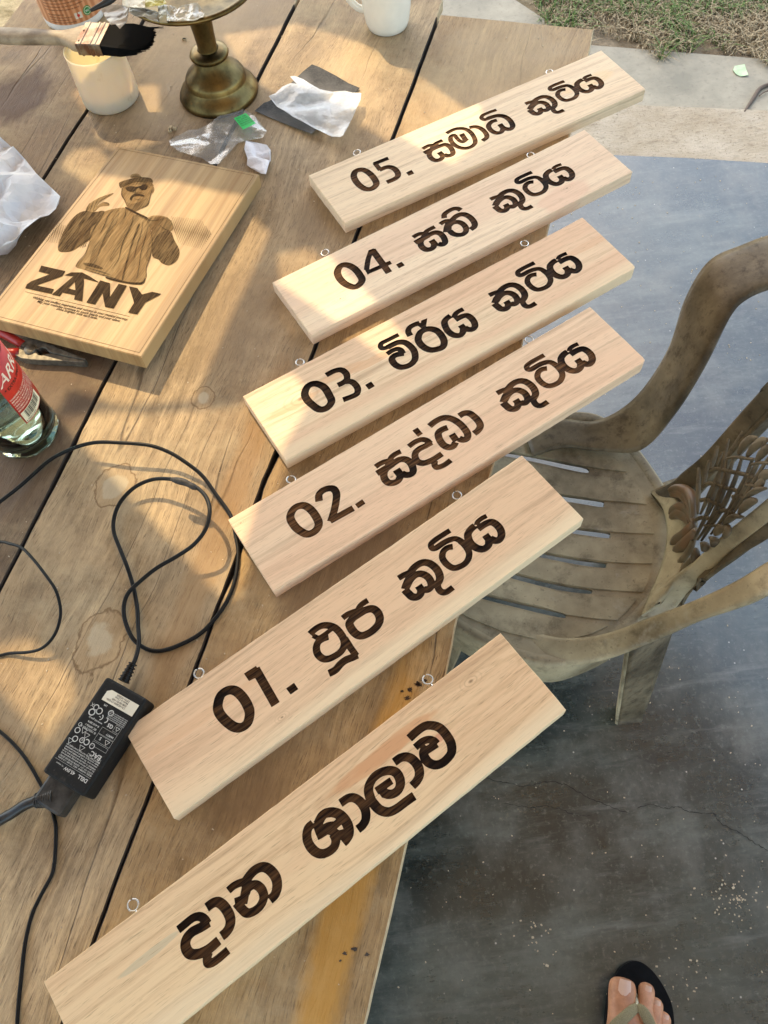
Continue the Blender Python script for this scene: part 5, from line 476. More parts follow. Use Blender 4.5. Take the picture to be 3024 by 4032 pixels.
SIGNS, ST = ({'05': (-0.0418, 0.9546, 0.383, 0.502, 0.111), '04': (-0.1045, 0.7626, 0.4253, 0.5073, 0.1065), '03': (-0.1503, 0.5868, 0.4351, 0.5133, 0.109), '02': (-0.1735, 0.4215, 0.4617, 0.5162, 0.1035), '01': (-0.2832, 0.2034, 0.5097, 0.5113, 0.1018), '00': (-0.3471, -0.0051, 0.5177, 0.5154, 0.0976)}, 0.0181)
EYES = {'05': [(0.0843, 0.014),(0.4162, 0.0106)], '04': [(0.0863, 0.0145),(0.4213, 0.0099)], '03': [(0.0845, 0.0118),(0.4288, 0.0132)], '02': [(0.0855, 0.0085),(0.4288, 0.0086)], '01': [(0.088, 0.0079),(0.4248, 0.0084)], '00': [(0.0897, 0.008),(0.4288, 0.0092)]}
steel = simple('zinc_steel', (.62, .60, .56), .22, 1, .08, 200)
SG = dict(
 s05=('05', 5, 'topmost light wooden sign board engraved 05, nearest the mug', (.83, .71, .53), (.80, .65, .47), (.58, .44, .31), None, 1.35),
 s04=('04', 4, 'light wooden sign board engraved 04, second from the top of the row', (.83, .71, .54), (.78, .62, .47), (.58, .43, .31), None, .95),
 s03=('03', 3, 'wooden sign board engraved 03 in near black letters, third in the row', (.80, .66, .47), (.74, .54, .38), (.52, .36, .23), None, .45),
 s02=('02', 2, 'wooden sign board engraved 02 with its left corner resting over the black cable', (.82, .66, .48), (.79, .58, .41), (.54, .38, .26), None, 1.45),
 s01=('01', 1, 'wooden sign board engraved 01 touching the black power adapter', (.80, .63, .43), (.75, .55, .37), (.50, .34, .22), None, .8),
 s00=('00', 9, 'lowest wooden sign board without a number, two engraved words and swirling grain', (.78, .62, .40), (.72, .52, .33), (.48, .31, .18), (.43, -.030, .11, .017), .8))
MARKS = {'00': [(*q, .052, .008, (.60, .34, .18), .75) for q in [(0.3642, -0.0226),(0.3378, -0.0239)]] + [(*[(0.4008, -0.0441)][0], .008, .004, (.55, .26, .16), .7), (*[(0.0824, -0.037)][0], .03, .0035, (.50, .48, .36), .6)],
         '03': [(*q, .040, .0055, (.66, .42, .25), .6) for q in [(0.1618, -0.0437),(0.1098, -0.0371),(0.05, -0.0463)]] + [(*[(0.4933, -0.0435)][0], .045, .006, (.68, .46, .30), .6)],
         '04': [(*[(0.4041, -0.0899)][0], .045, .018, (.74, .50, .38), .5)], '05': [(.44, -.05, .05, .012, (.84, .64, .38), .5)], '01': [(*[(0.0661, -0.0369)][0], .07, .006, (.72, .48, .30), .45)]}
KNOTS = {'00': [(*[(0.46, -0.02)][0], .0016)], '04': [(*[(0.4153, -0.0805)][0], .0012), (.06, -.075, .0010)], '03': [(*[(0.0567, -0.0434)][0], .0028)], '02': [(*[(0.1797, -0.0599)][0], .0014), (.01, -.012, .0008)], '05': [(.385, -.03, .0010)], '01': [(*[(0.1328, -0.0839)][0], .0010)]}
def signs():
    for key, (n, seed, label, pale, pink, streak, rings, br) in SG.items():
        x, y, a, L, W = SIGNS[n]
        t = thing('sign_board', label, 'sign board', (x, y, TT), a, 'engraved name boards laid out across the table')
        m = sign_wood('sign_wood_' + 'abcdefghij'[seed], seed, pale, pink, streak, rings, edge=(-W if n in ('03', '00', '01') else None), marks=MARKS.get(n, ()), knots=KNOTS.get(n, ()))
        rnd = random.Random(seed)
        loops = [[(float(c.split(',')[0]) * 1e-4, -float(c.split(',')[1]) * 1e-4) for c in s.split()] for s in LETTERING[n].split('|')]
        def edge(p, q, k):
            out = []
            for i in range(k):
                f = i / k; d = V((q[0] - p[0], q[1] - p[1])); nn = V((-d.y, d.x)).normalized() * rnd.gauss(0, .00012)
                out.append((p[0] + d.x * f + nn.x, p[1] + d.y * f + nn.y))
            return out
        cc = {'02': .006, '03': .005, '05': .003}.get(n, .0012)
        cor = [(0, 0), (0, -W), (L - cc, -W), (L - cc * .15, -W + cc * .4), (L, -W + cc * 1.2), (L, 0)]
        O = []
        for i in range(len(cor)):
            p, q = cor[i], cor[(i + 1) % len(cor)]; O += edge(p, q, max(1, int((V(q) - V(p)).length / .009)))
        c = .0007; cx, cy = L / 2, -W / 2
        I = [(min(max(px, c), L - c), max(min(py, -c), -W + c)) for px, py in O]
        I = [(px - c * .7, py + c * .7) if (px > L - cc and py < -W + cc) else (px, py) for px, py in I]
        g = G(); vs, fs = fill([I] + loops); g.add([(p[0], p[1], ST) for p in vs], fs)
        k = len(O)
        g.add([(p[0], p[1], ST) for p in I] + [(p[0], p[1], ST - c) for p in O] + [(p[0], p[1], c * .5) for p in O] + [(p[0], p[1], 0.0002) for p in I],
              [(r_ * k + k + i, r_ * k + k + (i + 1) % k, r_ * k + (i + 1) % k, r_ * k + i) for r_ in range(3) for i in range(k)])
        vs, fs = fill([I]); g.add([(p[0], p[1], .0002) for p in vs], [f[::-1] for f in fs])
        mesh_obj('board', g.v, g.f, m, t, local=True)
        D = .0017; g = G(); vs, fs = fill(loops); g.add([(p[0], p[1], ST - D) for p in vs], fs)
        for l in loops:
            inside = pip(l[0][0] + 1e-9, l[0][1], [o for o in loops if o is not l])
            l = l if (area(l) > 0) != inside else l[::-1]; k = len(l)
            g.add([(p[0], p[1], ST) for p in l] + [(p[0], p[1], ST - D) for p in l], [(i, (i + 1) % k, k + (i + 1) % k, k + i) for i in range(k)])
        mesh_obj('engraved_lettering', g.v, g.f, engraved(seed, br), t, local=True)
        for ex, ey in EYES[n]:
            g = G(); tilt = rnd.uniform(-.25, .25); pts = []
            for i in range(25):
                th = math.radians(-78 + i * 340 / 24 + 180 - 90 + 78); pts.append(V((ex + .0051 * math.cos(th), ey + .0051 * math.sin(th), .009 + .0051 * math.cos(th) * tilt)))
            tube(g, pts, .00095, 8); tube(g, [(ex, ey - .0055, .009), (ex, -.0005, .009), (ex, .004 - .012, .009)], .0011, 8)
            mesh_obj('screw_eye', g.v, g.f, steel, t, True, local=True)
        free()
signs()
# ------------------------------------------------------------------ plastic chair
def chair():
    t = thing('plastic_chair', 'dusty brown plastic armchair with slotted seat and woven leaf pattern back, pushed under the table', 'chair', (.30, .50, 0))
    m = Mat('grimy_plastic', .46, spec=.22)
    n1 = m.noise(m.map((5, 5, 5)), 1, 6, .65); n2 = m.noise(m.map((26, 26, 26)), 1, 6, .7); n3 = m.noise(m.map((160, 160, 160)), 1, 3, .6)
    c = m.mix(m.ramp(n1, .35, .65), (.13, .095, .052), (.50, .405, .25)); c = m.mix(m.ramp(n2, .52, .72, 0, .65), c, (.06, .04, .02)); c = m.mix(m.ramp(n3, .60, .74, 0, .5), c, (.05, .033, .02))
    c = m.mix(m.ramp(m.noise(m.map((12, 12, 12), (3, 1, 2)), 1, 5, .7), .58, .72, 0, .5), c, (.44, .40, .33))
    m.color(c); m.rough(m.ramp(n2, .3, .7, .32, .62)); m.bump(n2, .2, .0015); P_ = m.m
    m2 = Mat('stained_plastic', .4); a1 = m2.noise(m2.map((30, 30, 30)), 1, 5, .6); m2.color(m2.mix(m2.ramp(a1, .4, .6), (.16, .085, .04), (.11, .08, .045))); Q_ = m2.m
    ZS = .42
    # seat plate with slots
    outl = cat([(x, y, 0) for x, y in [(0.4373, 0.5548),(0.4406, 0.5227),(0.4308, 0.4758),(0.4061, 0.4289),(0.3716, 0.3852),(0.3108, 0.3418),(0.2513, 0.3199),(0.2034, 0.3162),(0.1414, 0.3444),(0.0842, 0.3898)] + [(.045, .42), (.065, .52), (.11, .62), (.17, .69)] + [(0.2882, 0.7112),(0.3351, 0.712),(0.3774, 0.694),(0.4126, 0.6339)]], 4, True)
    out2 = [(p.x, p.y) for p in outl]
    slots = []
    for l in [[(0.1262, 0.6911),(0.1751, 0.6785),(0.2214, 0.6647),(0.2702, 0.6468),(0.3071, 0.6316),(0.3358, 0.6194),(0.3342, 0.6095),(0.3027, 0.6214),(0.2671, 0.6368),(0.2177, 0.6563),(0.1716, 0.6703),(0.1247, 0.6818)], [(0.2096, 0.6042),(0.2466, 0.5917),(0.2795, 0.5794),(0.3123, 0.5685),(0.3458, 0.5573),(0.3473, 0.5516),(0.343, 0.5461),(0.3098, 0.5578),(0.2735, 0.57),(0.2424, 0.5811),(0.2074, 0.5932)], [(0.2024, 0.5474),(0.2458, 0.5321),(0.2997, 0.5149),(0.3407, 0.5021),(0.3431, 0.4964),(0.3382, 0.4921),(0.2957, 0.5057),(0.2436, 0.5217),(0.2001, 0.5358)], [(0.1678, 0.5075),(0.1999, 0.4959),(0.2423, 0.48),(0.2877, 0.4635),(0.3237, 0.453),(0.3253, 0.4483),(0.3205, 0.4441),(0.2855, 0.4542),(0.2386, 0.4718),(0.198, 0.4862),(0.1658, 0.4972)], [(0.1281, 0.4778),(0.1598, 0.4645),(0.191, 0.4512),(0.2322, 0.4336),(0.2596, 0.423),(0.2906, 0.4131),(0.2936, 0.4087),(0.2888, 0.4055),(0.2558, 0.4142),(0.2267, 0.4252),(0.1874, 0.4426),(0.1563, 0.4563),(0.1266, 0.4688)], [(0.0957, 0.4419),(0.1408, 0.4224),(0.182, 0.4056),(0.216, 0.3925),(0.2428, 0.3813),(0.2462, 0.3758),(0.2419, 0.373),(0.2123, 0.3837),(0.1786, 0.3979),(0.1376, 0.415),(0.0945, 0.4341)]]:
        q = cat([(x, y, 0) for x, y in l], 3, True); slots.append([(p.x, p.y) for p in q])
    def zs(x, y):
        d = (x - .30) * .94 - (y - .5) * .342; e_ = (x - .30) * .342 + (y - .5) * .94
        return ZS - .010 + .16 * d * d + .22 * e_ * e_
    grid = [(.06 + i * .022, .32 + j * .022) for i in range(18) for j in range(18) if pip(.06 + i * .022, .32 + j * .022, [out2]) and not any(pip(.06 + i * .022, .32 + j * .022, [s]) for s in slots)]
    g = G(); prism(g, [out2] + slots, zs, lambda x, y: zs(x, y) - .006, extra=grid); g.obj('seat', P_, t)
    # raised slats between the slots
    for l in [[(0.1317, 0.7254),(0.2049, 0.7309),(0.2536, 0.7156),(0.2927, 0.697),(0.3362, 0.673),(0.3695, 0.6439),(0.3869, 0.6178),(0.3952, 0.6003),(0.3356, 0.6198),(0.2699, 0.6475),(0.2211, 0.6651),(0.1264, 0.6922)], [(0.1237, 0.6759),(0.1725, 0.6646),(0.2164, 0.6513),(0.2665, 0.6316),(0.303, 0.6162),(0.3322, 0.6052),(0.3671, 0.5945),(0.4023, 0.586),(0.4082, 0.5644),(0.412, 0.539),(0.3806, 0.5483),(0.3451, 0.5577),(0.3118, 0.5691),(0.279, 0.5799),(0.2463, 0.5922),(0.2093, 0.6048),(0.1175, 0.637)], [(0.2062, 0.5885),(0.2411, 0.5764),(0.2719, 0.5654),(0.3081, 0.5533),(0.3442, 0.5422),(0.3801, 0.5317),(0.4072, 0.525),(0.4111, 0.5114),(0.4088, 0.4879),(0.3761, 0.4948),(0.342, 0.5027),(0.2992, 0.5155),(0.2454, 0.5327),(0.1985, 0.5492),(0.137, 0.5751)], [(0.1842, 0.5351),(0.2422, 0.5173),(0.294, 0.5014),(0.3363, 0.4877),(0.3673, 0.4828),(0.404, 0.4754),(0.4002, 0.4584),(0.3922, 0.4395),(0.3575, 0.4459),(0.3241, 0.4541),(0.2874, 0.4649),(0.242, 0.4811),(0.1998, 0.497),(0.1358, 0.5231)], [(0.1334, 0.5091),(0.1967, 0.4816),(0.2372, 0.4674),(0.2838, 0.4498),(0.3188, 0.4402),(0.3548, 0.4353),(0.3882, 0.4286),(0.3801, 0.4127),(0.3665, 0.3966),(0.3283, 0.4045),(0.292, 0.4141),(0.2594, 0.4244),(0.232, 0.4348),(0.1909, 0.4525),(0.1284, 0.4802)], [(0.1009, 0.4739),(0.1553, 0.4521),(0.1862, 0.4383),(0.2253, 0.421),(0.2543, 0.4101),(0.2871, 0.4014),(0.3254, 0.3931),(0.3547, 0.3865),(0.3381, 0.3719),(0.3182, 0.358),(0.2824, 0.3665),(0.2468, 0.3773),(0.2158, 0.3937),(0.1818, 0.4068),(0.1408, 0.4238),(0.096, 0.4442)], [(0.0757, 0.4332),(0.1366, 0.4106),(0.1774, 0.3938),(0.211, 0.3798),(0.2404, 0.3691),(0.2719, 0.3604),(0.3021, 0.3514),(0.2766, 0.3428),(0.2398, 0.3386),(0.1964, 0.3447),(0.1464, 0.365),(0.1054, 0.3899),(0.0727, 0.4139)]]:
        g = G(); prism(g, [[tuple(p) for p in l]], lambda x, y: zs(x, y) + .0022, lambda x, y: zs(x, y) + .0002, bottom=False); g.obj('slat', P_, t)
    # rolled rim and skirt
    n = len(outl); g = G(); cx, cy = .27, .52
    rings = []
    for (off, dz) in ((-.004, .0), (.008, .004), (.014, -.002), (.017, -.02), (.020, -.06), (.016, -.062)):
        ring = []
        for i, p in enumerate(outl):
            tt = (outl[(i + 1) % n] - outl[i - 1]).normalized(); nn = V((tt.y, -tt.x, 0))
            if nn.dot(V((p.x - cx, p.y - cy, 0))) < 0: nn = -nn
            q = p + nn * off; ring.append((q.x, q.y, zs(p.x, p.y) + dz))
        rings.append(ring)
    g.add([p for r_ in rings for p in r_], [(k * n + i, k * n + (i + 1) % n, (k + 1) * n + (i + 1) % n, (k + 1) * n + i) for k in range(len(rings) - 1) for i in range(n)])
    g.obj('seat_rim', P_, t, True)
    m3 = Mat('dark_grimy_plastic', .45, spec=.2); b1 = m3.noise(m3.map((7, 7, 7)), 1, 6, .65); b2 = m3.noise(m3.map((60, 60, 60)), 1, 5, .7); c3 = m3.mix(m3.ramp(b1, .38, .62), (.058, .041, .022), (.20, .15, .088)); c3 = m3.mix(m3.ramp(b2, .52, .68, 0, .6), c3, (.032, .02, .012)); m3.color(c3); m3.rough(m3.ramp(b2, .3, .7, .3, .6)); m3.bump(b2, .3, .002); D_ = m3.m
    def band(name, L, R, th, crown=.35, mat=P_, n=7, lip=.0):
        L, R = cat(L, n), cat(R, n); vs = []; K = 9; N = len(L)
        for i in range(N):
            a, b_ = L[i], R[i]; t_ = (L[min(i + 1, N - 1)] - L[max(i - 1, 0)]); up = (b_ - a).cross(t_).normalized()
            if up.z < 0: up = -up
            wd = (b_ - a).length
            for k in range(K):
                f = k / (K - 1); h = crown * wd * (1 - (2 * f - 1) ** 4) ** .5 * .5 if crown else 0
                vs.append(a + (b_ - a) * f + up * (h - lip * (1 if k in (0, K - 1) else 0)))
            for k in range(K - 1, -1, -1):
                f = k / (K - 1); h = crown * wd * (1 - (2 * f - 1) ** 4) ** .5 * .5 if crown else 0
                vs.append(a + (b_ - a) * (.04 + f * .92) + up * (h - th - lip))
        S_ = 2 * K; fs = [(i * S_ + k, i * S_ + (k + 1) % S_, (i + 1) * S_ + (k + 1) % S_, (i + 1) * S_ + k) for i in range(N - 1) for k in range(S_)]
        fs += [tuple(range(S_)), tuple((N - 1) * S_ + k for k in range(S_))[::-1]]
        return mesh_obj(name, vs, fs, mat, t, True)
    # arms
    band('armrest', [(0.247, 0.7025, 0.425),(0.3094, 0.7076, 0.43),(0.3649, 0.689, 0.44),(0.4229, 0.7025, 0.47),(0.4709, 0.7405, 0.53),(0.4931, 0.7823, 0.6),(0.5227, 0.8079, 0.645),(0.5686, 0.8167, 0.66),(0.6205, 0.8198, 0.67),(0.6665, 0.7974, 0.67)],
                    [(0.2511, 0.6476, 0.425),(0.3049, 0.6537, 0.43),(0.3605, 0.6348, 0.432),(0.4157, 0.6174, 0.45),(0.4486, 0.6283, 0.52),(0.4823, 0.6563, 0.59),(0.5111, 0.6907, 0.64),(0.5422, 0.7161, 0.66),(0.5867, 0.7229, 0.67),(0.6356, 0.7142, 0.67)], .007, .09, D_)
    band('armrest', [(0.1624, 0.3785, 0.41),(0.2104, 0.3489, 0.42),(0.2468, 0.3362, 0.43),(0.2887, 0.3305, 0.45),(0.3392, 0.3319, 0.49),(0.385, 0.3282, 0.55),(0.4235, 0.3295, 0.6),(0.4506, 0.3345, 0.64),(0.5048, 0.3499, 0.66)],
                    [(0.1422, 0.3415, 0.4),(0.1903, 0.3128, 0.41),(0.2398, 0.2995, 0.42),(0.2888, 0.2969, 0.44),(0.3327, 0.2996, 0.48),(0.3799, 0.3018, 0.54),(0.4165, 0.2978, 0.59),(0.4413, 0.2965, 0.63),(0.4929, 0.3065, 0.65)], .009, .2)
    # back posts
    band('back_post', [(0.4204, 0.5549, 0.42),(0.4451, 0.5527, 0.45),(0.4531, 0.5515, 0.48),(0.4646, 0.5421, 0.55),(0.4808, 0.5368, 0.67),(0.4878, 0.5203, 0.8)],
                      [(0.4302, 0.5243, 0.42),(0.4527, 0.5173, 0.45),(0.4605, 0.5222, 0.48),(0.4769, 0.5239, 0.55),(0.4905, 0.5157, 0.67),(0.5008, 0.4983, 0.8)], .010, .1, D_)
    band('back_post', [(0.3527, 0.3587, 0.42),(0.3771, 0.378, 0.44),(0.4179, 0.3989, 0.5),(0.4424, 0.4064, 0.57),(0.4634, 0.404, 0.67),(0.4712, 0.3958, 0.78)],
                      [(0.3893, 0.3463, 0.41),(0.4182, 0.3745, 0.43),(0.43, 0.3774, 0.49),(0.4488, 0.3856, 0.56),(0.4691, 0.3835, 0.66),(0.4762, 0.3774, 0.77)], .010, .1)
    # side flange running from the near post down into the leg
    band('back_post', [(0.4182, 0.3745, 0.43),(0.43, 0.3774, 0.49),(0.4488, 0.3856, 0.56),(0.4691, 0.3835, 0.66),(0.4762, 0.3774, 0.77)],
                      [(0.4244, 0.3704, 0.38),(0.4234, 0.3749, 0.46),(0.4328, 0.374, 0.53),(0.4802, 0.3744, 0.63),(0.4966, 0.3765, 0.74)], .006, 0, D_)
    band('back_post', [(0.4302, 0.5243, 0.42),(0.4527, 0.5173, 0.45),(0.4605, 0.5222, 0.48),(0.4769, 0.5239, 0.55),(0.4905, 0.5157, 0.67),(0.5008, 0.4983, 0.8)],
                      [(0.4404, 0.5166, 0.4),(0.4711, 0.5197, 0.42),(0.4795, 0.5236, 0.45),(0.4956, 0.5278, 0.52),(0.5107, 0.5217, 0.64),(0.5246, 0.5109, 0.77)], .006, 0, D_)
    # seat to back transition
    band('seat_back_web', [(0.4192, 0.5549, 0.425),(0.4297, 0.5218, 0.425),(0.4221, 0.4747, 0.425),(0.3972, 0.4243, 0.425),(0.3686, 0.3837, 0.425),(0.3511, 0.3571, 0.425)], [(0.4457, 0.5623, 0.43),(0.445, 0.4933, 0.46),(0.4349, 0.4499, 0.465),(0.4168, 0.4115, 0.465),(0.3909, 0.3825, 0.46),(0.3781, 0.3692, 0.44)], .006, .0)
    # legs
    def leg(top, bot, a, hw, hd):
        g = G(); ux = V((math.cos(a), math.sin(a), 0)); uy = V((-ux.y, ux.x, 0)); vs = []
        for p, k in ((top, 1.25), (top.lerp(bot, .5), 1.0), (bot, .72)):
            w_, d_ = hw * k, hd * k
            for sx, sy in ((-1, -1), (-1, 1), (-.85, 1), (-.85, -.85), (1, -.85), (1, -1)): vs.append(p + ux * (w_ * sx) + uy * (d_ * sy))
        fs = [(i * 6 + k, i * 6 + (k + 1) % 6, (i + 1) * 6 + (k + 1) % 6, (i + 1) * 6 + k) for i in range(2) for k in range(6)] + [(0, 1, 2, 3), (0, 3, 4, 5), (15, 14, 13, 12), (17, 16, 15, 12)]
        g.add(vs, fs); return g
    lp = [(0.4072, 0.2835, 0.0)][0]
    g = G()
    A = [(0.3399, 0.3264, 0.36),(0.3637, 0.3152, 0.19),(0.3833, 0.2867, 0.0)]; B_ = [(0.4327, 0.3843, 0.38),(0.4361, 0.3416, 0.19),(0.429, 0.2858, 0.0)]
    A, B_ = [[V(p) for p in q] for q in (A, B_)]
    band('leg', [tuple(p) for p in A], [tuple(p) for p in B_], .005, 0, D_, n=5)
    lw = [(p.x, p.y, p.z) for p in A]; band('leg_flange', lw, [(p.x + .012, p.y + .035, p.z) for p in A], .005, 0, n=5)
    g = leg(V((.43, .60, .41)), V((.50, .66, 0)), .2, .03, .026); g.obj('leg', P_, t)
    g = leg(V((.09, .66, .40)), V((.03, .74, 0)), 2.0, .03, .026); g.obj('leg', P_, t)
    g = leg(V((.05, .38, .40)), V((-.02, .31, 0)), 3.6, .03, .026); g.obj('leg', P_, t)
    # woven back: ribs, rungs, leaves and scrolls lying in the plane of the back
    def ln(s, r_): return (s, r_)
    ribs = [[(0.4549, 0.5273, 0.5373),(0.4458, 0.4924, 0.5289),(0.4378, 0.4615, 0.5226)], [(0.4572, 0.5187, 0.571),(0.4513, 0.5024, 0.5539),(0.4465, 0.4891, 0.5404)], [(0.462, 0.5237, 0.5993),(0.4572, 0.5118, 0.5835),(0.4532, 0.5023, 0.5695)], [(0.4536, 0.4868, 0.6011),(0.4458, 0.4715, 0.5669),(0.4379, 0.4576, 0.53)], [(0.4639, 0.5156, 0.6296),(0.4575, 0.4969, 0.6132),(0.4526, 0.4814, 0.6029),(0.4458, 0.4655, 0.5779),(0.4381, 0.4472, 0.5502),(0.4324, 0.4377, 0.5234),(0.4284, 0.4317, 0.5028)], [(0.4596, 0.5078, 0.6095),(0.4544, 0.498, 0.587)], [(0.4656, 0.5026, 0.6665),(0.4617, 0.4978, 0.6441),(0.4574, 0.4923, 0.6208),(0.451, 0.4713, 0.6082),(0.4438, 0.4548, 0.5818),(0.4381, 0.4443, 0.5559)], [(0.457, 0.4811, 0.638),(0.4509, 0.4654, 0.6183),(0.4451, 0.4513, 0.5986),(0.4389, 0.4384, 0.5728),(0.4334, 0.4303, 0.5441),(0.4286, 0.4259, 0.5149)], [(0.4568, 0.469, 0.6581),(0.4505, 0.453, 0.6376),(0.4445, 0.4405, 0.6133),(0.4393, 0.4314, 0.589),(0.4335, 0.4248, 0.5553),(0.4285, 0.419, 0.5265)], [(0.4564, 0.4533, 0.684),(0.4506, 0.4395, 0.6635),(0.4458, 0.4308, 0.641),(0.4408, 0.4218, 0.6178),(0.4361, 0.4175, 0.5892),(0.4313, 0.4145, 0.5565)], [(0.4618, 0.4577, 0.7184),(0.4558, 0.4438, 0.6965),(0.45, 0.432, 0.6719),(0.4449, 0.4233, 0.6473),(0.4398, 0.4168, 0.6196),(0.4353, 0.4112, 0.5936)], [(0.4578, 0.4355, 0.7271),(0.4534, 0.4297, 0.7028),(0.4488, 0.4236, 0.6775),(0.444, 0.4173, 0.6512),(0.4389, 0.4107, 0.6237)]]
    for p in ribs:
        g = G(); k = len(p) * 6 - 5; tube(g, cat(p, 6), [.0010 + .0026 * math.sin(math.pi * (.12 + .8 * i / (k - 1))) for i in range(k)], 6, flat=.45); g.obj('rib', D_, t, True)
    bars = [[(0.4529, 0.5018, 0.5679),(0.4539, 0.4944, 0.5893),(0.4532, 0.4787, 0.6125),(0.4524, 0.4631, 0.6343),(0.4516, 0.447, 0.6574),(0.4504, 0.4287, 0.6811)], [(0.4475, 0.4924, 0.5425),(0.4488, 0.4881, 0.5607),(0.4486, 0.475, 0.5827),(0.4474, 0.4573, 0.6054),(0.4467, 0.4423, 0.6274),(0.4461, 0.432, 0.6413)], [(0.4428, 0.4772, 0.5335),(0.4432, 0.4677, 0.5539),(0.442, 0.4506, 0.5751),(0.4411, 0.4342, 0.5981)], [(0.4355, 0.458, 0.5105),(0.4367, 0.4514, 0.5322),(0.4366, 0.4378, 0.5562)], [(0.4572, 0.4909, 0.6219),(0.4574, 0.4786, 0.6456),(0.4566, 0.4627, 0.6684),(0.4561, 0.4508, 0.6859)], [(0.4546, 0.4463, 0.6824),(0.4548, 0.4354, 0.7041),(0.4543, 0.4222, 0.724)], [(0.4389, 0.4356, 0.5782),(0.4397, 0.4273, 0.5996),(0.4394, 0.4138, 0.6216)], [(0.4342, 0.435, 0.5418),(0.4343, 0.4232, 0.5641),(0.4349, 0.4113, 0.5908)], [(0.4482, 0.43, 0.6615),(0.4479, 0.4189, 0.6789),(0.4472, 0.4072, 0.6954)], [(0.4442, 0.4326, 0.6254),(0.4444, 0.4254, 0.6399),(0.4438, 0.4155, 0.6533)]]
    for p in bars:
        g = G(); tube(g, cat(p, 6), .0030, 6, flat=.7); g.obj('rung', D_, t, True)
    lv = [[(0.4583, 0.4795, 0.6511),(0.461, 0.4833, 0.665),(0.4625, 0.4806, 0.6824),(0.4628, 0.4719, 0.7002)], [(0.4574, 0.4644, 0.6713),(0.4599, 0.4655, 0.6891),(0.4614, 0.4619, 0.7076),(0.4617, 0.4551, 0.7225)], [(0.4559, 0.4464, 0.6922),(0.4583, 0.4465, 0.7112),(0.4601, 0.442, 0.733)], [(0.4498, 0.4137, 0.7039),(0.4478, 0.4129, 0.6896),(0.4458, 0.4121, 0.675)], [(0.4469, 0.4014, 0.7034),(0.4467, 0.4084, 0.6886),(0.4455, 0.4121, 0.6726),(0.444, 0.4148, 0.6557)], [(0.4433, 0.3977, 0.6815),(0.4427, 0.4036, 0.6658),(0.4409, 0.4055, 0.6487),(0.439, 0.4045, 0.6356)], [(0.4379, 0.395, 0.644),(0.438, 0.4059, 0.6254),(0.4367, 0.4085, 0.6097),(0.435, 0.4074, 0.5985)], [(0.4309, 0.394, 0.5903),(0.4332, 0.3964, 0.6046),(0.435, 0.4074, 0.5985)], [(0.4272, 0.3954, 0.5589),(0.4295, 0.4016, 0.5659),(0.4303, 0.412, 0.553)], [(0.425, 0.4013, 0.5312),(0.4274, 0.4084, 0.5371),(0.4279, 0.4164, 0.526)], [(0.4203, 0.4003, 0.4959),(0.4232, 0.4075, 0.5052),(0.4259, 0.4174, 0.5086)], [(0.4515, 0.4111, 0.7215),(0.451, 0.4182, 0.7049),(0.449, 0.4175, 0.6906)], [(0.4314, 0.4092, 0.5674),(0.4332, 0.4089, 0.5818),(0.4341, 0.4013, 0.6028)]]
    for p in lv:
        g = G(); k = len(p) * 6 - 5; tube(g, cat(p, 6), [.0015 + .0050 * math.sin(math.pi * min(1, .1 + .85 * i / (k - 1))) for i in range(k)], 8, flat=.6); g.obj('leaf_ornament', D_, t, True)
    sc = [[(0.4446, 0.5397, 0.4338),(0.4465, 0.5434, 0.4421),(0.4473, 0.5311, 0.4702),(0.4461, 0.5122, 0.4957),(0.4437, 0.4954, 0.5067),(0.4402, 0.4781, 0.5106),(0.436, 0.4616, 0.5078)], [(0.4446, 0.5378, 0.4374),(0.4458, 0.5327, 0.4556),(0.445, 0.5168, 0.4788),(0.4426, 0.4979, 0.4934),(0.4387, 0.4758, 0.5035),(0.4353, 0.4589, 0.5074)], [(0.4371, 0.5095, 0.4294),(0.4391, 0.5096, 0.4447),(0.4399, 0.4983, 0.4723),(0.4393, 0.4852, 0.4913),(0.436, 0.4632, 0.5047),(0.4343, 0.4548, 0.5067)], [(0.436, 0.5031, 0.4323),(0.4377, 0.4966, 0.4575),(0.4368, 0.4803, 0.4801),(0.4352, 0.4636, 0.4981)], [(0.4242, 0.456, 0.4255),(0.4274, 0.4594, 0.4445),(0.4297, 0.4537, 0.4723),(0.4324, 0.4525, 0.4962),(0.4346, 0.4546, 0.51)], [(0.423, 0.4454, 0.4351),(0.4257, 0.4414, 0.4634),(0.429, 0.4388, 0.494),(0.432, 0.4408, 0.5142)], [(0.41, 0.4164, 0.3853),(0.4141, 0.4173, 0.4161),(0.4192, 0.4193, 0.4528),(0.4248, 0.424, 0.4882),(0.4284, 0.4317, 0.5028)], [(0.4044, 0.402, 0.3676),(0.4109, 0.4045, 0.4142),(0.4166, 0.4054, 0.4577),(0.4215, 0.4077, 0.4921)]]
    for i, p in enumerate(sc):
        g = G(); k = len(p) * 6 - 5; tube(g, cat(p, 6), [.003 + (.0065 if i < 6 else .003) * math.sin(math.pi * (.15 + .7 * j / (k - 1))) for j in range(k)], 8, flat=.8); g.obj('scroll_ornament', Q_ if i < 6 else D_, t, True)
    free()
chair()

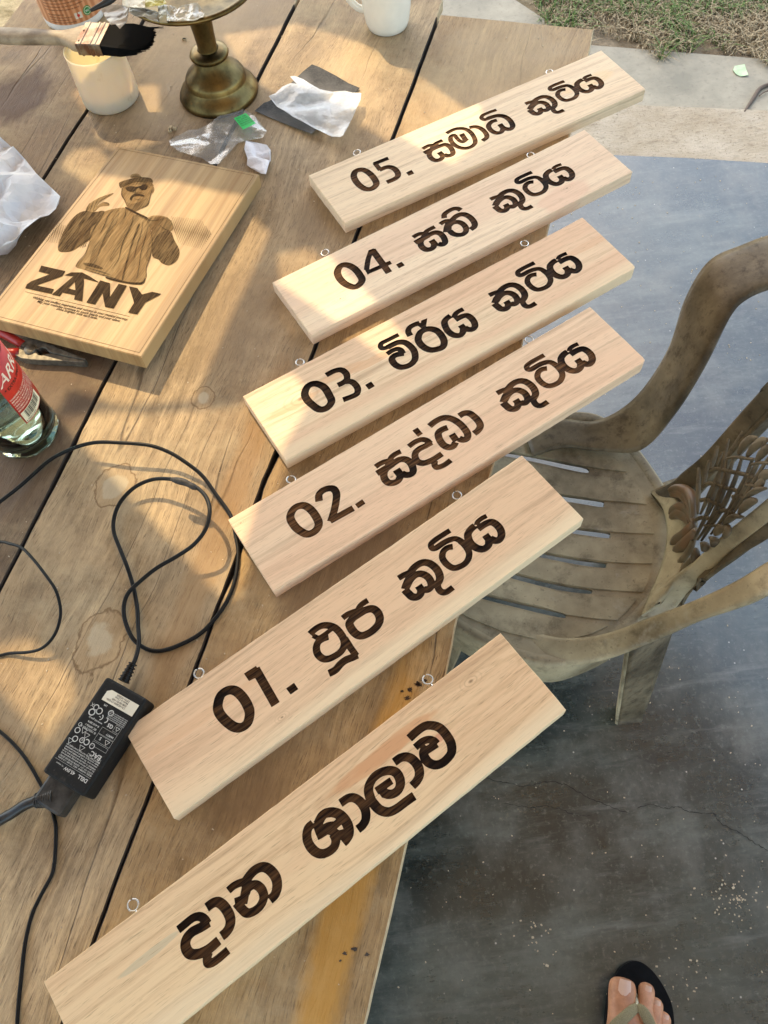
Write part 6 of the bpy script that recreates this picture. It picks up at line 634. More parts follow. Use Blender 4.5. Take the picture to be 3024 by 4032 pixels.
# ------------------------------------------------------------------ engraved plaque propped on pliers
def plaque():
    TL, TRc, BR, BL = (V(p) for p in [(-0.3348, 1.0768, 0.771),(-0.1291, 0.9759, 0.771),(-0.2626, 0.6486, 0.79),(-0.4737, 0.7501, 0.79)])
    ux = (TRc - TL).normalized(); n = ux.cross((BL - TL)).normalized(); n = n if n.z > 0 else -n; uy = n.cross(ux)
    W = (TRc - TL).length; H = (TL - BL).dot(uy)
    t = thing('engraved_plaque', 'honey coloured wooden plaque burnt with the word ZANY and a capped man', 'plaque', tuple(BL))
    M = Matrix((( *ux, 0), (*uy, 0), (*n, 0), (0, 0, 0, 1))).transposed(); M.translation = BL
    ORGC.m = M; t.matrix_world = M; t.rotation_euler = M.to_euler()
    def wood(name, mult, rag=0.):
        m = Mat(name, .5, spec=.3); wob = m.noise(m.map((9, 3, 1)), 1, 2)
        co = m.n('VectorMath', {0: m.co, 1: m.n('CombineXYZ', {0: m.ramp(wob, 0, 1, -.012, .012)}).outputs[0]}, operation='ADD').outputs[0]
        wv = m.noise(m.map((48, 1.3, 1), src=co), 1, 5, .62)
        c = m.mix(m.ramp(wv, .36, .58), (.29, .175, .075), (.47, .315, .145))
        f = m.noise(m.map((150, 5, 1), src=co), 1, 4, .6); c = m.mix(m.ramp(f, .5, .7, 0, .5), c, (.30, .15, .045))
        if mult is not None:
            st = m.noise(m.map((420, 30, 1)), 1, 4, .7); k = m.ramp(st, .36, .62, *mult)
            c = m.mix(k, c, (.022, .012, .006))
        m.color(c); m.bump(f, .2, .0005)
        if mult is not None: m.b.inputs['Roughness'].default_value = .85; m.b.inputs['Specular IOR Level'].default_value = .08
        return m.m
    # rectangle in local coordinates x 0..W (left to right), y 0..H (bottom to top), z 0 top face
    def R(p): return M @ V(p)
    g = G(); c = .0012; Tn = .021
    lo = [(0, 0), (W, 0), (W, H), (0, H)]; li = [(c, c), (W - c, c), (W - c, H - c), (c, H - c)]
    vs = [R((*p, 0)) for p in li] + [R((*p, -c)) for p in lo] + [R((*p, -Tn)) for p in lo]
    g.add(vs, [(0, 1, 2, 3)] + [(4 + i, 4 + (i + 1) % 4, (i + 1) % 4, i) for i in range(4)] + [(8 + i, 8 + (i + 1) % 4, 4 + (i + 1) % 4, 4 + i) for i in range(4)] + [(11, 10, 9, 8)])
    wm = wood('plaque_wood', None); g.obj('board', wm, t)
    light, mid, dark, deep = wood('scorch_light', (.22, .6)), wood('scorch_mid', (.42, .8)), wood('scorch_dark', (.62, .96)), wood('scorch_deep', (.86, 1.0))
    art = {'light': [[(-0.3066, 0.9709, 0.7755),(-0.3058, 0.9534, 0.7763),(-0.3016, 0.9435, 0.7767),(-0.2982, 0.9305, 0.7772),(-0.2885, 0.9199, 0.7775),(-0.2782, 0.9226, 0.7771),(-0.2694, 0.9278, 0.7767),(-0.2669, 0.9443, 0.7758),(-0.2636, 0.9594, 0.775),(-0.2648, 0.9752, 0.7743),(-0.285, 0.9823, 0.7744),(-0.2986, 0.9795, 0.7748)], [(-0.3283, 0.9256, 0.7782),(-0.3128, 0.9286, 0.7776),(-0.3, 0.9275, 0.7774),(-0.2867, 0.9118, 0.7778),(-0.27, 0.9019, 0.7779),(-0.2598, 0.9049, 0.7775),(-0.2403, 0.8972, 0.7774),(-0.2326, 0.8742, 0.7784),(-0.2368, 0.8685, 0.7788),(-0.2514, 0.8667, 0.7792),(-0.2634, 0.8773, 0.779),(-0.2604, 0.8513, 0.7801),(-0.2624, 0.8226, 0.7816),(-0.2667, 0.8031, 0.7826),(-0.2661, 0.7852, 0.7835),(-0.2727, 0.7745, 0.7842),(-0.294, 0.7819, 0.7843),(-0.3185, 0.7958, 0.7842),(-0.3478, 0.8126, 0.7841),(-0.3612, 0.8208, 0.784),(-0.3576, 0.8304, 0.7835),(-0.35, 0.8435, 0.7826),(-0.3461, 0.87, 0.7813),(-0.3461, 0.8914, 0.7802),(-0.3428, 0.9082, 0.7793),(-0.3346, 0.9178, 0.7787)], [(-0.3563, 0.9305, 0.7786),(-0.3513, 0.9454, 0.7777),(-0.337, 0.9566, 0.7769),(-0.3191, 0.9622, 0.7762),(-0.3234, 0.9565, 0.7765),(-0.3364, 0.9473, 0.7773),(-0.3417, 0.9369, 0.7779),(-0.3332, 0.9445, 0.7774),(-0.324, 0.9411, 0.7773),(-0.3245, 0.9362, 0.7776),(-0.3357, 0.9363, 0.7778),(-0.3426, 0.9277, 0.7784),(-0.3499, 0.9249, 0.7787)], [(-0.2668, 0.9639, 0.7748),(-0.2623, 0.9666, 0.7746),(-0.2608, 0.9575, 0.775),(-0.2638, 0.9516, 0.7754)], [(-0.2953, 0.9917, 0.7742),(-0.2956, 0.9972, 0.7739),(-0.2918, 0.9997, 0.7737),(-0.2856, 0.9986, 0.7736),(-0.2816, 0.9935, 0.7738),(-0.2814, 0.9897, 0.7739)]], 'mid': [[(-0.308, 0.9221, 0.7778),(-0.3117, 0.8942, 0.7793),(-0.3219, 0.8659, 0.7809),(-0.3312, 0.8403, 0.7824),(-0.3368, 0.8168, 0.7836),(-0.3428, 0.8218, 0.7835),(-0.341, 0.8482, 0.7822),(-0.3309, 0.8717, 0.7808),(-0.3202, 0.9, 0.7792),(-0.3125, 0.9229, 0.7779)], [(-0.2685, 0.8998, 0.778),(-0.2403, 0.8968, 0.7775),(-0.2329, 0.8742, 0.7784),(-0.2368, 0.8689, 0.7787),(-0.2506, 0.8665, 0.7792),(-0.2603, 0.8725, 0.7791),(-0.2666, 0.8864, 0.7786)], [(-0.3068, 0.9732, 0.7753),(-0.2986, 0.9795, 0.7748),(-0.285, 0.9823, 0.7744),(-0.268, 0.9774, 0.7742),(-0.2635, 0.9715, 0.7744),(-0.2638, 0.9669, 0.7746),(-0.2862, 0.9755, 0.7747),(-0.3013, 0.9699, 0.7754)], [(-0.2618, 0.8749, 0.779),(-0.2513, 0.8645, 0.7793),(-0.2595, 0.8469, 0.7803),(-0.2617, 0.8225, 0.7816),(-0.2657, 0.8151, 0.782),(-0.2689, 0.8258, 0.7816),(-0.264, 0.8519, 0.7802)], [(-0.2983, 0.9384, 0.7768),(-0.2929, 0.9348, 0.7769),(-0.2817, 0.936, 0.7766),(-0.2714, 0.9424, 0.776),(-0.2682, 0.9377, 0.7761),(-0.2694, 0.9278, 0.7767),(-0.2782, 0.9219, 0.7771),(-0.2899, 0.9168, 0.7777),(-0.297, 0.9269, 0.7774)], [(-0.2881, 0.9098, 0.778),(-0.2805, 0.9063, 0.778),(-0.2873, 0.89, 0.7789),(-0.2979, 0.8661, 0.7803),(-0.3069, 0.8424, 0.7817),(-0.3144, 0.8232, 0.7828),(-0.3163, 0.8317, 0.7824),(-0.3063, 0.859, 0.7809),(-0.296, 0.8871, 0.7793)]], 'dark': [[(-0.3116, 0.9781, 0.7752),(-0.3104, 0.9844, 0.7749),(-0.2945, 0.9892, 0.7743),(-0.2807, 0.9898, 0.7739),(-0.2682, 0.986, 0.7738),(-0.2639, 0.9805, 0.774),(-0.2639, 0.9743, 0.7743),(-0.268, 0.9774, 0.7742),(-0.285, 0.9828, 0.7744),(-0.2964, 0.9808, 0.7747),(-0.3054, 0.976, 0.7752),(-0.3086, 0.9708, 0.7755)], [(-0.3883, 0.8624, 0.7826),(-0.3871, 0.8769, 0.7819),(-0.3793, 0.9057, 0.7803),(-0.3678, 0.9253, 0.7791),(-0.3563, 0.9305, 0.7786),(-0.344, 0.9257, 0.7785),(-0.3294, 0.9258, 0.7782),(-0.3354, 0.907, 0.7792),(-0.346, 0.8935, 0.7801),(-0.3463, 0.8721, 0.7812),(-0.3571, 0.8613, 0.782),(-0.3694, 0.8525, 0.7827),(-0.3809, 0.8524, 0.7829),(-0.3866, 0.8554, 0.7829)], [(-0.2514, 0.8662, 0.7792),(-0.2369, 0.8693, 0.7787),(-0.2307, 0.8505, 0.7795),(-0.2238, 0.8305, 0.7803),(-0.2245, 0.8159, 0.781),(-0.23, 0.8067, 0.7816),(-0.2382, 0.8032, 0.7819),(-0.2471, 0.8095, 0.7818),(-0.2512, 0.8163, 0.7816),(-0.2596, 0.8242, 0.7814),(-0.2589, 0.851, 0.7801)], [(-0.3502, 0.8265, 0.7835),(-0.3371, 0.8219, 0.7834),(-0.3252, 0.8129, 0.7835),(-0.3265, 0.8107, 0.7837),(-0.3425, 0.8184, 0.7837),(-0.3503, 0.8231, 0.7836)], [(-0.2811, 0.8889, 0.7788),(-0.2789, 0.8873, 0.7788),(-0.2859, 0.8556, 0.7805),(-0.2916, 0.8235, 0.7822),(-0.2963, 0.7878, 0.7841),(-0.2985, 0.7885, 0.7841),(-0.2938, 0.8238, 0.7823),(-0.2881, 0.857, 0.7805)]], 'deep': [[(-0.302, 0.9696, 0.7754),(-0.2945, 0.9723, 0.7751),(-0.2852, 0.9695, 0.775),(-0.2739, 0.9733, 0.7746),(-0.2705, 0.9699, 0.7746),(-0.2717, 0.9622, 0.775),(-0.2781, 0.961, 0.7753),(-0.2828, 0.9665, 0.7751),(-0.2858, 0.9647, 0.7753),(-0.2902, 0.9599, 0.7756),(-0.2979, 0.9624, 0.7757)], [(-0.2949, 0.9465, 0.7764),(-0.2899, 0.9541, 0.7759),(-0.2839, 0.9542, 0.7757),(-0.2762, 0.9505, 0.7757),(-0.2748, 0.9466, 0.7759),(-0.2837, 0.95, 0.7759),(-0.2904, 0.948, 0.7762),(-0.2924, 0.9408, 0.7766)], [(-0.3184, 0.7942, 0.7843),(-0.2982, 0.7836, 0.7843),(-0.2735, 0.777, 0.7841),(-0.2682, 0.7835, 0.7836),(-0.2671, 0.7822, 0.7836),(-0.272, 0.7732, 0.7842),(-0.2939, 0.7793, 0.7844),(-0.3168, 0.7904, 0.7844)], [(-0.2986, 0.9283, 0.7773),(-0.2839, 0.9153, 0.7776),(-0.2693, 0.9026, 0.7779),(-0.27, 0.9001, 0.778),(-0.2852, 0.912, 0.7778),(-0.2995, 0.9256, 0.7775)]]}
    z = .00012
    for nm, m in (('light', light), ('mid', mid), ('dark', dark), ('deep', deep)):
        for poly in art[nm]:
            loc = [M.inverted() @ V(p) for p in poly]; q = cat([(p.x, p.y, 0) for p in loc], 3, True) if nm != 'x' else loc
            vs, fs = fill([[(p.x, p.y) for p in q]]); g = G(); g.add([R((x, y, z)) for x, y in vs], fs); g.obj('burnt_figure', m, t); z += .00003
    g = G()
    for wd, poly in [(0.0007, [(-0.3066, 0.9709, 0.7755),(-0.3067, 0.9559, 0.7762),(-0.3019, 0.9436, 0.7767),(-0.2982, 0.9305, 0.7772)]),(0.0006, [(-0.2636, 0.9594, 0.775),(-0.2662, 0.9442, 0.7758),(-0.2691, 0.9284, 0.7766),(-0.2774, 0.9224, 0.7771)]),(0.0006, [(-0.2865, 0.9634, 0.7753),(-0.2874, 0.9582, 0.7756),(-0.2847, 0.9562, 0.7756),(-0.2822, 0.9585, 0.7755)]),(0.0005, [(-0.2939, 0.9578, 0.7758),(-0.2901, 0.958, 0.7757),(-0.2854, 0.9549, 0.7757),(-0.2794, 0.9552, 0.7756),(-0.2755, 0.9527, 0.7756)]),(0.0005, [(-0.288, 0.9439, 0.7763),(-0.2834, 0.9415, 0.7763),(-0.2789, 0.943, 0.7761)]),(0.0007, [(-0.3291, 0.9253, 0.7782),(-0.3354, 0.907, 0.7792),(-0.3417, 0.8906, 0.7802),(-0.3463, 0.8721, 0.7812),(-0.3443, 0.8655, 0.7814)]),(0.0006, [(-0.3393, 0.8989, 0.7797),(-0.344, 0.8824, 0.7806),(-0.3477, 0.8724, 0.7812)]),(0.0005, [(-0.3537, 0.8948, 0.7803),(-0.3574, 0.8847, 0.7808),(-0.3588, 0.8743, 0.7814),(-0.3546, 0.8672, 0.7816)]),(0.0005, [(-0.351, 0.8987, 0.78),(-0.3522, 0.8838, 0.7807),(-0.3476, 0.8703, 0.7813)]),(0.0006, [(-0.3513, 0.9454, 0.7777),(-0.3542, 0.9324, 0.7784),(-0.3556, 0.9215, 0.779)]),(0.0005, [(-0.3455, 0.9489, 0.7774),(-0.3487, 0.9337, 0.7783),(-0.3498, 0.9238, 0.7788)]),(0.0005, [(-0.3384, 0.9545, 0.777),(-0.3434, 0.9395, 0.7778),(-0.3448, 0.9263, 0.7785)]),(0.0005, [(-0.3295, 0.9587, 0.7766),(-0.3364, 0.9473, 0.7773),(-0.3416, 0.9347, 0.778)]),(0.0005, [(-0.3191, 0.9617, 0.7762),(-0.3278, 0.955, 0.7767),(-0.3363, 0.945, 0.7774)]),(0.0006, [(-0.3332, 0.9445, 0.7774),(-0.3247, 0.9408, 0.7773),(-0.3252, 0.9363, 0.7776)]),(0.0006, [(-0.288, 0.9076, 0.7781),(-0.2902, 0.8905, 0.779),(-0.2967, 0.8701, 0.7801),(-0.3015, 0.8498, 0.7812),(-0.3046, 0.8256, 0.7824),(-0.3135, 0.8069, 0.7836)]),(0.0004, [(-0.2743, 0.8965, 0.7783),(-0.2763, 0.8709, 0.7796),(-0.2811, 0.8464, 0.7809),(-0.2843, 0.8182, 0.7823)]),(0.0004, [(-0.2666, 0.8864, 0.7786),(-0.2701, 0.8614, 0.7799),(-0.2749, 0.8329, 0.7814),(-0.2767, 0.8048, 0.7828),(-0.2787, 0.7853, 0.7838)]),(0.0004, [(-0.3147, 0.9078, 0.7787),(-0.3234, 0.8789, 0.7803),(-0.3304, 0.8505, 0.7818),(-0.3346, 0.8265, 0.7831)]),(0.0005, [(-0.2634, 0.8773, 0.779),(-0.2604, 0.8513, 0.7801),(-0.2624, 0.8226, 0.7816),(-0.2667, 0.8031, 0.7826),(-0.2661, 0.7852, 0.7835)]),(0.0006, [(-0.3478, 0.8126, 0.7841),(-0.3185, 0.7958, 0.7842),(-0.294, 0.7819, 0.7843),(-0.2727, 0.7741, 0.7842)]),(0.0005, [(-0.3482, 0.8177, 0.7839),(-0.3276, 0.8062, 0.7839),(-0.313, 0.7969, 0.784)]),(0.0005, [(-0.3612, 0.8208, 0.784),(-0.3576, 0.8304, 0.7835),(-0.35, 0.8435, 0.7826),(-0.3458, 0.8657, 0.7815)]),(0.0005, [(-0.2514, 0.8662, 0.7792),(-0.2532, 0.8543, 0.7798),(-0.2513, 0.8352, 0.7807),(-0.2515, 0.8168, 0.7816)]),(0.0005, [(-0.2441, 0.8654, 0.7791),(-0.2451, 0.8487, 0.7799),(-0.2405, 0.8313, 0.7806),(-0.2386, 0.8105, 0.7816)]),(0.0005, [(-0.258, 0.8425, 0.7805),(-0.2534, 0.8335, 0.7808),(-0.2475, 0.8263, 0.781)]),(0.0005, [(-0.3128, 0.9286, 0.7776),(-0.3225, 0.9158, 0.7785),(-0.3274, 0.8968, 0.7795),(-0.3322, 0.8804, 0.7804)]),(0.0004, [(-0.2993, 0.9269, 0.7774),(-0.3, 0.9097, 0.7783),(-0.3066, 0.8933, 0.7792)]),(0.0005, [(-0.2805, 0.9063, 0.778),(-0.2624, 0.8944, 0.7781),(-0.2403, 0.895, 0.7776)]),(0.0005, [(-0.2953, 0.9917, 0.7742),(-0.2885, 0.9929, 0.774),(-0.2807, 0.9905, 0.7739)]),(0.0006, [(-0.3068, 0.9732, 0.7753),(-0.2963, 0.9791, 0.7748),(-0.2849, 0.9811, 0.7744),(-0.2679, 0.9762, 0.7743)]),(0.0005, [(-0.274, 0.9757, 0.7744),(-0.2715, 0.9694, 0.7747),(-0.2668, 0.9639, 0.7748)]),(0.0006, [(-0.2518, 0.8839, 0.7784),(-0.2443, 0.874, 0.7787),(-0.2368, 0.8689, 0.7787)]),(0.0004, [(-0.3677, 0.9235, 0.7792),(-0.3736, 0.9048, 0.7802),(-0.3804, 0.8801, 0.7816),(-0.3842, 0.8575, 0.7828)]),(0.0004, [(-0.3501, 0.9272, 0.7786),(-0.3602, 0.9025, 0.78),(-0.3671, 0.8778, 0.7814),(-0.374, 0.8558, 0.7826)])]:
        q = [V(v_) + n * .0009 for v_ in cat(poly, 5)]; N = len(q)
        for i in range(N - 1):
            sd = n.cross((q[i + 1] - q[i]).normalized()); a, b_ = wd * (.35 + .65 * math.sin(math.pi * (i + .5) / N)), wd * (.35 + .65 * math.sin(math.pi * (i + 1.5) / N)) if i < N - 2 else wd * .3
            g.add([q[i] - sd * a, q[i + 1] - sd * b_, q[i + 1] + sd * b_, q[i] + sd * a], [(0, 1, 2, 3)])
    g.obj('burnt_sketch_lines', dark, t)
    let = [[(-0.4075, 0.8306, 0.7846),(-0.3741, 0.8146, 0.7846),(-0.3776, 0.806, 0.7851),(-0.4102, 0.7942, 0.7865),(-0.3864, 0.7834, 0.7864),(-0.3889, 0.7755, 0.7869),(-0.4246, 0.7916, 0.7869),(-0.4232, 0.7983, 0.7866),(-0.4174, 0.8032, 0.7862),(-0.3944, 0.8123, 0.7852),(-0.41, 0.8199, 0.7852)], [(-0.3574, 0.8092, 0.7845),(-0.3499, 0.8069, 0.7844),(-0.3478, 0.7888, 0.7852),(-0.3476, 0.7556, 0.7868),(-0.3585, 0.7606, 0.7869),(-0.3578, 0.7681, 0.7865),(-0.375, 0.7758, 0.7865),(-0.3776, 0.7693, 0.7869),(-0.3883, 0.7741, 0.7869)], [(-0.3749, 0.8069, 0.785),(-0.366, 0.8108, 0.7846),(-0.3517, 0.8084, 0.7844),(-0.3412, 0.7995, 0.7846),(-0.3277, 0.7859, 0.7849),(-0.3466, 0.7961, 0.7849),(-0.3598, 0.8026, 0.7849)], [(-0.3421, 0.7522, 0.7869),(-0.3266, 0.7896, 0.7847),(-0.3135, 0.7822, 0.7847),(-0.3121, 0.7569, 0.7859),(-0.3019, 0.7793, 0.7846),(-0.2911, 0.774, 0.7846),(-0.3062, 0.7361, 0.7868),(-0.3174, 0.7407, 0.7868),(-0.3223, 0.7662, 0.7857),(-0.3305, 0.7471, 0.7868)], [(-0.288, 0.7721, 0.7846),(-0.2773, 0.7675, 0.7846),(-0.2706, 0.7549, 0.7851),(-0.2576, 0.7575, 0.7846),(-0.2457, 0.7517, 0.7846),(-0.266, 0.7399, 0.7857),(-0.2755, 0.7209, 0.7868),(-0.2873, 0.7259, 0.7868),(-0.2804, 0.7413, 0.7859)]]
    hole = [(-0.3679, 0.782, 0.786),(-0.3601, 0.7928, 0.7853),(-0.358, 0.7768, 0.7861)]
    for i, poly in enumerate(let):
        loc = [(M.inverted() @ V(p)) for p in poly]; loops = [[(p.x, p.y) for p in loc]]
        if i == 1: loops.append([((M.inverted() @ V(p)).x, (M.inverted() @ V(p)).y) for p in hole])
        vs, fs = fill(loops); g = G(); g.add([R((x, y, .0006 + i * .00003)) for x, y in vs], fs); g.obj('burnt_letter', deep, t)
    # small print
    o3 = [[(-0.4139, 0.7719, 0.7876),(-0.288, 0.7124, 0.7875)], [(-0.4071, 0.7637, 0.7879),(-0.2974, 0.7114, 0.7878)], [(-0.3807, 0.7466, 0.7881),(-0.3266, 0.7208, 0.788)]]
    for (a, b_), s in zip(o3, ('Wishing you endless inspiration and success in your musical journey.', 'May your melodies continue to touch hearts and your talent', 'shine brighter with each note.')):
        a, b_ = V(a), V(b_); uu = (b_ - a); L = uu.length; uu.normalize(); vv = n.cross(uu)
        g0 = G(); text_geo(g0, s, 1, lambda x, y: (x, y, 0), .01, .25); wd = max(v[0] for v in g0.v); k = L / wd
        g = G(); g.add([a + uu * (v[0] * k) + vv * (v[1] * k * 1.15) + n * .00025 for v in g0.v], g0.f); g.obj('small_print', deep, t)
    def line(pts, wd):
        g = G(); pts = [V(p) + n * .0002 for p in pts]
        for a, b_ in zip(pts[:-1], pts[1:]):
            s_ = n.cross((b_ - a).normalized()) * wd; g.add([a - s_, b_ - s_, b_ + s_, a + s_], [(0, 1, 2, 3)])
        g.obj('burnt_line', deep, t)
    line([(-0.4239, 0.7853, 0.7872),(-0.2856, 0.7192, 0.7871)], .00025)
    i_ = .0055; line([R((i_, i_, 0)), R((W - i_, i_, 0)), R((W - i_, H - i_, 0)), R((i_, H - i_, 0)), R((i_, i_, 0))], .00022)
    # halftone dots
    g = G(); inv = M.inverted()
    for poly in [[(-0.3995, 0.9213, 0.7801),(-0.3801, 0.9026, 0.7805),(-0.3879, 0.8697, 0.7823),(-0.4185, 0.8823, 0.7824),(-0.4102, 0.9023, 0.7812)], [(-0.2374, 0.8993, 0.7773),(-0.1945, 0.8849, 0.777),(-0.18, 0.8545, 0.7781),(-0.1946, 0.8256, 0.7798),(-0.2234, 0.8408, 0.7798),(-0.2302, 0.8631, 0.7789)], [(-0.3572, 0.8624, 0.7819),(-0.3487, 0.8652, 0.7816),(-0.3509, 0.8561, 0.7821),(-0.3582, 0.8563, 0.7822)]]:
        q = [((inv @ V(p)).x, (inv @ V(p)).y) for p in poly]; x0 = min(p[0] for p in q); x1 = min(W - .004, max(p[0] for p in q)); y0 = min(p[1] for p in q); y1 = max(p[1] for p in q); s = .0030; j = 0; y = y0
        while y < y1:
            x = x0 + (s / 2 if j % 2 else 0)
            while x < x1:
                if pip(x, y, [q]) and x > .002:
                    r_ = .00085 * (1 - .55 * abs((y - (y0 + y1) / 2) / ((y1 - y0) / 2))); c0 = R((x, y, .00035)); g.add([c0 + ux * (r_ * math.cos(a)) + uy * (r_ * math.sin(a)) for a in (0, 1.05, 2.09, 3.14, 4.19, 5.24)], [(0, 1, 2, 3, 4, 5)])
                x += s
            y += s * .6; j += 1
    o = g.obj('halftone_dots', deep, t); o['kind'] = 'stuff'
    free()
plaque()

# ------------------------------------------------------------------ needle nose pliers
def pliers():
    t = thing('pliers', 'worn needle nose pliers with red handles, under the near edge of the plaque', 'pliers', (-.431, .712, TT))
    st = simple('worn_steel', (.20, .18, .145), .5, .55, .3, 120, .3); red = simple('red_grip', (.40, .02, .015), .35)
    tip, j = V([(-0.3506, 0.6799, 0.757)][0]), V([(-0.4322, 0.7141, 0.757)][0]); d = (tip - j).normalized(); s = V((-d.y, d.x, 0)); L = (tip - j).length
    def poly(pts, z0, z1, name, mat, bev=.0008):
        g = G(); loop = [tuple((j + d * (x * L) + s * y)[:2]) for x, y in pts]; prism(g, [loop], z1, z0); o = weld(g.obj(name, mat, t)); bevel(o, bev); return o
    poly([(-.12, .002), (-.10, .014), (.02, .017), (.12, .0165), (.22, .0155), (.235, .008), (.29, .0105), (.34, .009), (.37, .003), (.45, .0008), (.98, -.0013), (1.0, .0002), (1.0, .0035), (.72, .0085), (.45, .0135), (.2, .0185)][::-1] if False else
         [(-.1, .0145), (.05, .0165), (.2, .0155), (.42, .0125), (.7, .0075), (1.0, .0030), (1.0, .0006), (.45, .0012), (.37, .0040), (.33, .0068), (.27, .0068), (.235, .0030), (.1, 0), (-.1, .003)], TT + .002, TT + .0125, 'jaw', st)
    poly([(-.08, -.012), (.05, -.0155), (.2, -.0145), (.42, -.0115), (.7, -.0065), (1.0, -.0022), (1.0, .0002), (.45, .0004), (.37, -.0022), (.33, -.0050), (.27, -.0050), (.235, -.0010), (.1, -.0005), (-.08, .002)], TT + .001, TT + .0115, 'jaw', st)
    g = G(); lathe(g, (j.x + d.x * .010, j.y + d.y * .010, TT), [(0, .0137), (.0072, .0137), (.0078, .013), (.0078, .004)], 24); g.obj('pivot', st, t, True)
    for sg in (1, -1):
        g = G(); pts = [j + d * -.004 + s * (.006 * sg), j - d * .05 + s * (.020 * sg), j - d * .11 + s * (.026 * sg), j - d * .15 + s * (.018 * sg)]
        for p in pts: p.z = TT + .009
        tube(g, cat(pts, 6), [.006, .0075, .0078, .006], 10); g.obj('handle', red, t, True)
    free()
pliers()

# ------------------------------------------------------------------ glass bottle
def glass(name, tint=(.80, .95, .88), rough=.02):
    m = Mat(name, rough, tint); m.b.inputs['Transmission Weight'].default_value = 1; m.b.inputs['IOR'].default_value = 1.48; return m.m
def bottle():
    c = (-.421, .590, TT); t = thing('glass_bottle', 'pale green glass bottle with a red paper label and barcode, half filled with clear liquid', 'bottle', c)
    g = G()
    lathe(g, c, [(0, .006), (.020, .004), (.030, .0005), (.036, .0), (.0395, .003), (.0410, .009), (.0402, .018), (.0395, .03), (.0395, .05), (.0395, .15), (.037, .165), (.028, .185), (.016, .205), (.0135, .23), (.0135, .27), (.0145, .272), (.0145, .282), (.012, .283),
                 (.0115, .27), (.0115, .23), (.014, .205), (.026, .185), (.035, .164), (.0375, .15), (.0375, .02), (.034, .011), (.02, .009), (0, .011)], 56)
    g.obj('glass_body', glass('bottle_glass'), t, True)
    g = G(); lathe(g, c, [(0, .0118), (.02, .0098), (.0335, .0118), (.0368, .021), (.0368, .098), (0, .0985)], 40); m = glass('clear_liquid', (.97, .97, .93), 0); m.node_tree.nodes['Principled BSDF'].inputs['IOR'].default_value = 1.33; g.obj('liquid', m, t, True)
    red = simple('red_label', (.50, .022, .012), .4, var=.12, scale=60); a0, a1 = math.radians(-47.5), math.radians(150); g = G()
    lathe(g, c, [(.0398, .056), (.0400, .056), (.0400, .150), (.0398, .150)], 60, a0, a1); g.obj('label', red, t, True)
    def cyl(r_, a_s, z): return lambda x, y: (c[0] + r_ * math.cos(a_s + x / r_), c[1] + r_ * math.sin(a_s + x / r_), c[2] + z + y)
    cream = simple('label_print', (.80, .66, .52), .5, var=.05); blk = simple('black_print', (.02, .02, .02), .5, var=.05)
    A = math.radians
    g = G(); text_geo(g, 'ARRACK', .021, cyl(.0402, A(-44), .120), .012, .35); g.obj('script_lettering', cream, t)
    g = G(); text_geo(g, '\u2605 EXTRA SPECIAL \u2605'.replace('\u2605', '*'), .0058, cyl(.04025, A(-42), .111), .02); g.obj('print', simple('dark_print', (.05, .012, .008), .5), t)
    g = G()
    for i, s in enumerate(('WARNING: (1) CONSUMPTION OF ALCOHOL', 'IMPAIRS YOUR ABILITY TO DRIVE OR', 'OPERATE MACHINERY AND MAY CAUSE', 'HEALTH PROBLEMS. (2) PREGNANT', 'WOMEN SHOULD NOT DRINK ALCOHOLIC', 'BEVERAGES BECAUSE OF THE RISK OF')): text_geo(g, s, .0033, cyl(.0402, A(-45), .0975 - i * .0040), .012)
    g.obj('print', cream, t)
    g = G(); a_s, a_e = A(-45), A(8); lathe(g, c, [(.0402, .0575), (.0402, .0745)], 20, a_s, a_e); g.obj('barcode_panel', simple('panel_cream', (.78, .72, .50), .5, var=.05), t, True)
    g = G(); rnd = random.Random(8); a = A(-38)
    while a < A(3):
        wd = rnd.choice((.0004, .0004, .0008, .0012)) / .0404; f0, f1 = (c[0] + .0404 * math.cos(a), c[1] + .0404 * math.sin(a)), (c[0] + .0404 * math.cos(a + wd), c[1] + .0404 * math.sin(a + wd))
        g.add([(*f0, c[2] + .0620), (*f1, c[2] + .0620), (*f1, c[2] + .0738), (*f0, c[2] + .0738)], [(0, 1, 2, 3)]); a += wd + rnd.choice((.0004, .0006, .0009)) / .0404
    g.obj('barcode', blk, t); g = G(); text_geo(g, '4 796014 3201', .0030, cyl(.0404, A(-44), .0585), .01); g.obj('print', blk, t)
    free()
bottle()

